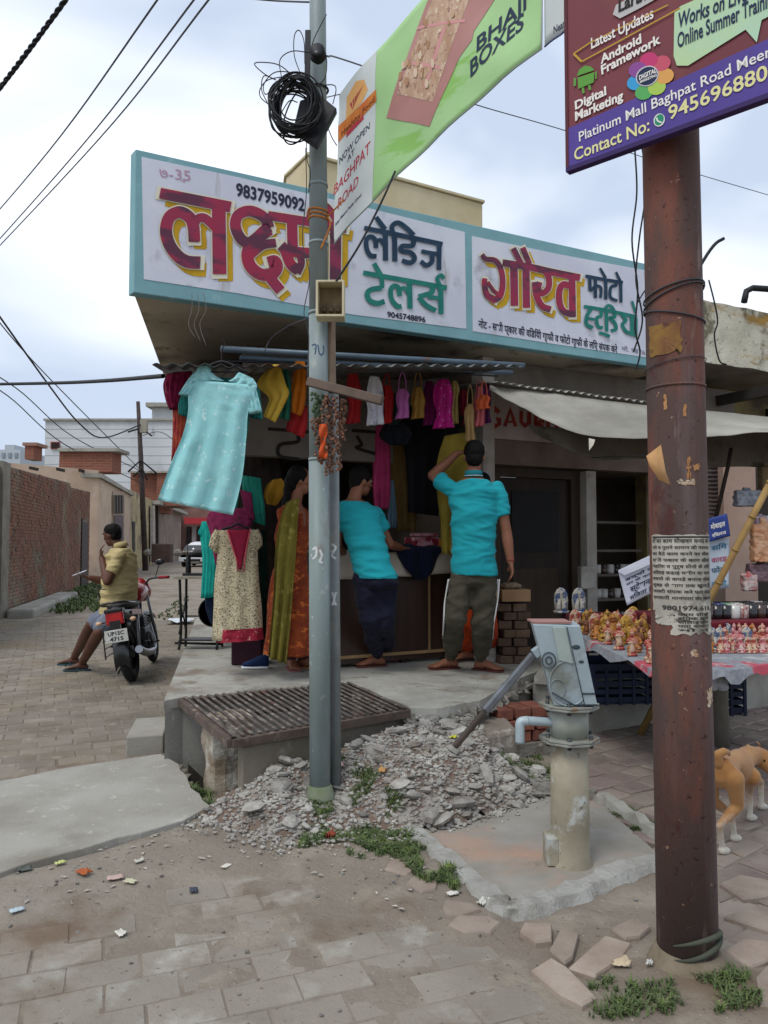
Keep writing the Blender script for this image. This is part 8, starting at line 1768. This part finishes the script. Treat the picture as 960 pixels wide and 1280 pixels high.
m = MB(); m.add([fn(-.02, .98, .006), fn(1, 1.0, .006), fn(1, .76, .012), fn(.1, .80, .014)], [(0, 1, 2, 3)]); m.build('folded_edge', M_pw, t, fix=False, thick=.001)
t, fn = sheet('blue_notice', 'blue printed notice hanging right of the rusty pole above the mugs', ((880, 650), (908, 642), (913, 670), (884, 678)), 5.4, mat('blue notice print', '#33488e', '#2b3f80', sc=5, rough=.6), 'poster', bend=.008)
m = MB()
for body, y0_, h_ in (('मोबाइल', .5, .3), ('रिचारज', .15, .2)):
    vs, fs = text2d(body, 1, .02); xa = min(v[0] for v in vs); xb = max(v[0] for v in vs); m.add([fn(.25+(v[0]-xa)/(xb-xa)*.6, y0_+v[1]*h_, .004+v[2]) for v in vs], fs)
m.build('lettering', M_wht, t, fix=False)
t, fn = sheet('white_notice', 'long white notice with coloured lines of writing below the blue notice', ((880, 678), (911, 672), (911, 735), (880, 738)), 5.45, mat('pale notice paper', '#b9c4cf', '#aab6c2', sc=5), 'poster', bend=.006)
for body, y0_, c_ in (('सिम', .80, '#3a6f8c'), ('कारड', .55, '#a8506a'), ('फोटो', .34, '#39586b'), ('कापी', .06, '#3a6f8c')):
    m = MB(); vs, fs = text2d(body, 1, .02); xa = min(v[0] for v in vs); xb = max(v[0] for v in vs); m.add([fn(.3+(v[0]-xa)/(xb-xa)*.6, y0_+v[1]*.14, .004+v[2]) for v in vs], fs); m.build('lettering', mat('notice ink '+c_, c_), t, fix=False)
# hanging goods on the right
def pk_(label, px, py, Y, w_, h_, mt, cat='packet'):
    p = at(px, py, Y); m = MB(); m.box(p, (w_*1.9, .08, h_*1.7)); m.box(p+V((0, 0, h_*.95)), (w_*.5, .03, h_*.4)); tag(organic(m, 'plastic_packet', mt, None, .008, 1, org=p, wrinkle=.008, ws=(14, 14, 18)), label, cat, 'packets hanging at the right shop')
M_cpl = mat('clear wrapped goods', '#8a909a', '#6b6f78', sc=25, rough=.2, spec=.7)
pk_('grey clear wrapped packet hanging beside the pink pillar', 934, 623, 5.6, .10, .07, M_cpl); pk_('small striped packet below the grey wrapped one', 950, 652, 5.7, .06, .05, mat('striped packet', '#8a3c6c', '#c5c5cc', sc=40, rough=.25))
pk_('peach and orange wrapped bundle at the right edge', 955, 678, 5.6, .10, .17, mat('peach bundle', '#b5794f', '#c29a78', sc=9, rough=.3, spec=.6)); pk_('dull purple wrapped bundle at the right edge under the peach one', 952, 716, 5.65, .11, .08, mat('purple bundle', '#5f4450', '#7a6268', sc=9, rough=.3))
pk_('brown rolled mat leaning by the pink pillar at the right edge', 957, 600, 5.9, .05, .12, mat('brown mat', '#7b6a4f', '#6b5b43', sc=9))
pk_('red and white toy packet between pillar and mugs', 936, 728, 5.5, .05, .07, mat('red white packet', '#a02a33', '#c5bdb8', sc=14, rough=.3))
# rag at table corner and stones under the stall
p = at(898, 838, 4.12); m = MB(); m.grid(lambda u, v: p+V(((u-.5)*.09+.01*math.sin(v*9), .012*math.sin(u*9+v*4), -.11*v)), 8, 8); tag(m.build('torn_cloth', fabric('torn newspaper', '#a8abad', '#7a7f86', sc=30), fix=False, thick=.003), 'torn scrap of newspaper hanging from the stall corner right of the rusty pole', 'paper')
for k in range(6): stone_px(905+k*13, 862-(k % 3)*6, 0, .05+.02*(k % 2), M_tan if k % 2 else M_rawc, ('first', 'second', 'third', 'fourth', 'fifth', 'sixth')[k]+' stone from the left in the rubble under the right part of the stall')
# ================================================================ litter
lt = [((104, 1097), .06, '#a3562c', 'orange foil wrapper lying on the earth at the lower left', .015), ((144, 1102), .065, '#b39a92', 'pinkish flat paper scrap right of the orange wrapper', .004), ((163, 1107), .05, '#b9b59a', 'small patterned cream packet right of the pink paper scrap', .006),
      ((75, 1085), .04, '#b9c07a', 'pale yellow green scrap left of the orange wrapper', .008), ((21, 1143), .05, '#a8b6bd', 'pale blue white paper scrap at the far lower left', .004), ((242, 1113), .045, '#3f4350', 'dark blue plastic scrap below the dirt verge', .01),
      ((151, 1166), .045, '#c5c1b8', 'white crumpled scrap in front of the pavers at lower left', .01), ((283, 1082), .045, '#c9c5ba', 'white leaf shaped scrap near the dirt verge middle', .006), ((174, 1081), .04, '#b5b1a6', 'off white crumb of paper above the cream packet', .01),
      ((295, 1012), .085, '#1f6f80', 'crushed teal plastic wrapper at the left foot of the rubble heap', .03), ((425, 1003), .05, '#cfa9ae', 'small pink and white packet at the foot of the grey pole', .02), ((414, 1052), .055, '#8c3b2b', 'red brick fragment in the grass by the grey pole', .03),
      ((478, 1016), .05, '#b58a52', 'yellowish tan scrap in the grass right of the grey pole', .025), ((604, 1133), .05, '#c9c9c0', 'half round white shell like scrap by the kerb corner', .015), ((566, 1122), .045, '#c9c7bd', 'thin white wrapper at the tip of the grass strip', .006),
      ((777, 1212), .055, '#b9a98e', 'pale crumpled wrapper between the loose pavers', .02), ((812, 1218), .03, '#b9b9b4', 'tiny white scrap left of the rusty pole foot', .01), ((955, 1140), .06, '#b3a0a6', 'flat pinkish white scrap on the pavement at the right edge', .01),
      ((30, 1092), .06, '#555a55', 'dark grey plastic scrap on the dirt near the slab edge', .012), ((450, 905), .05, '#c92f3d', 'red scrap on the rubble heap', .01), ((531, 925), .05, '#b8343f', 'bright red wrapper on top of the rubble heap', .015), ((567, 990), .04, '#c3c13a', 'yellow scrap on the front of the rubble heap', .015), ((452, 955), .045, '#9b3b45', 'dull red scrap on the rubble beside the thin post', .015)]
for k, ((px, py), s, c, lab, h_) in enumerate(lt):
    s *= .8
    p = gr(px, py); 
    if inheap(p.x, p.y):
        for _ in range(20): z = max(0, hh(p.x, p.y)); p = gr(px, py, z)
        z0 = hh(p.x, p.y)+.015
    else: z0 = gh(p.x, p.y)-.004
    rr_ = random.Random(k); m = MB(); a0 = rr_.uniform(0, 3)
    def lf(u, v):
        x_, y_ = (u-.5)*s*1.5, (v-.5)*s; q = 1-.25*abs(math.sin(u*9+v*5+k)); return V((p.x+(x_*math.cos(a0)-y_*math.sin(a0))*q, p.y+(x_*math.sin(a0)+y_*math.cos(a0))*q, z0+.002+h_*abs(nz(u*3+k, v*3, 1))*1.6))
    m.grid(lf, 6, 6); tag(m.build('litter_scrap', mat('litter '+c, c, rough=.7), fix=False, thick=.0015), lab, 'litter', 'litter on the ground')
# leaves and crumbs of paper too small to count
m = MB(); rr_ = random.Random(77)
for i in range(260):
    x, y = rr_.uniform(-2.3, .2), rr_.uniform(2.9, 3.9)
    if not inpoly(x, y, DIRTxy): continue
    s = rr_.uniform(.006, .018); a = rr_.uniform(0, 6); z = gh(x, y)-.008; c_, s_ = math.cos(a)*s, math.sin(a)*s
    m.add([(x-c_, y-s_, z), (x+s_*.5, y-c_*.5, z+s*.3), (x+c_, y+s_, z+.002), (x-s_*.5, y+c_*.5, z+s*.2)], [(0, 1, 2, 3)])
tag(m.build('paper_crumbs', mat('paper crumb', '#b3ada2', '#8a8178', sc=30), fix=False), 'tiny paper and leaf crumbs strewn over the bare earth', 'litter', kind='stuff')
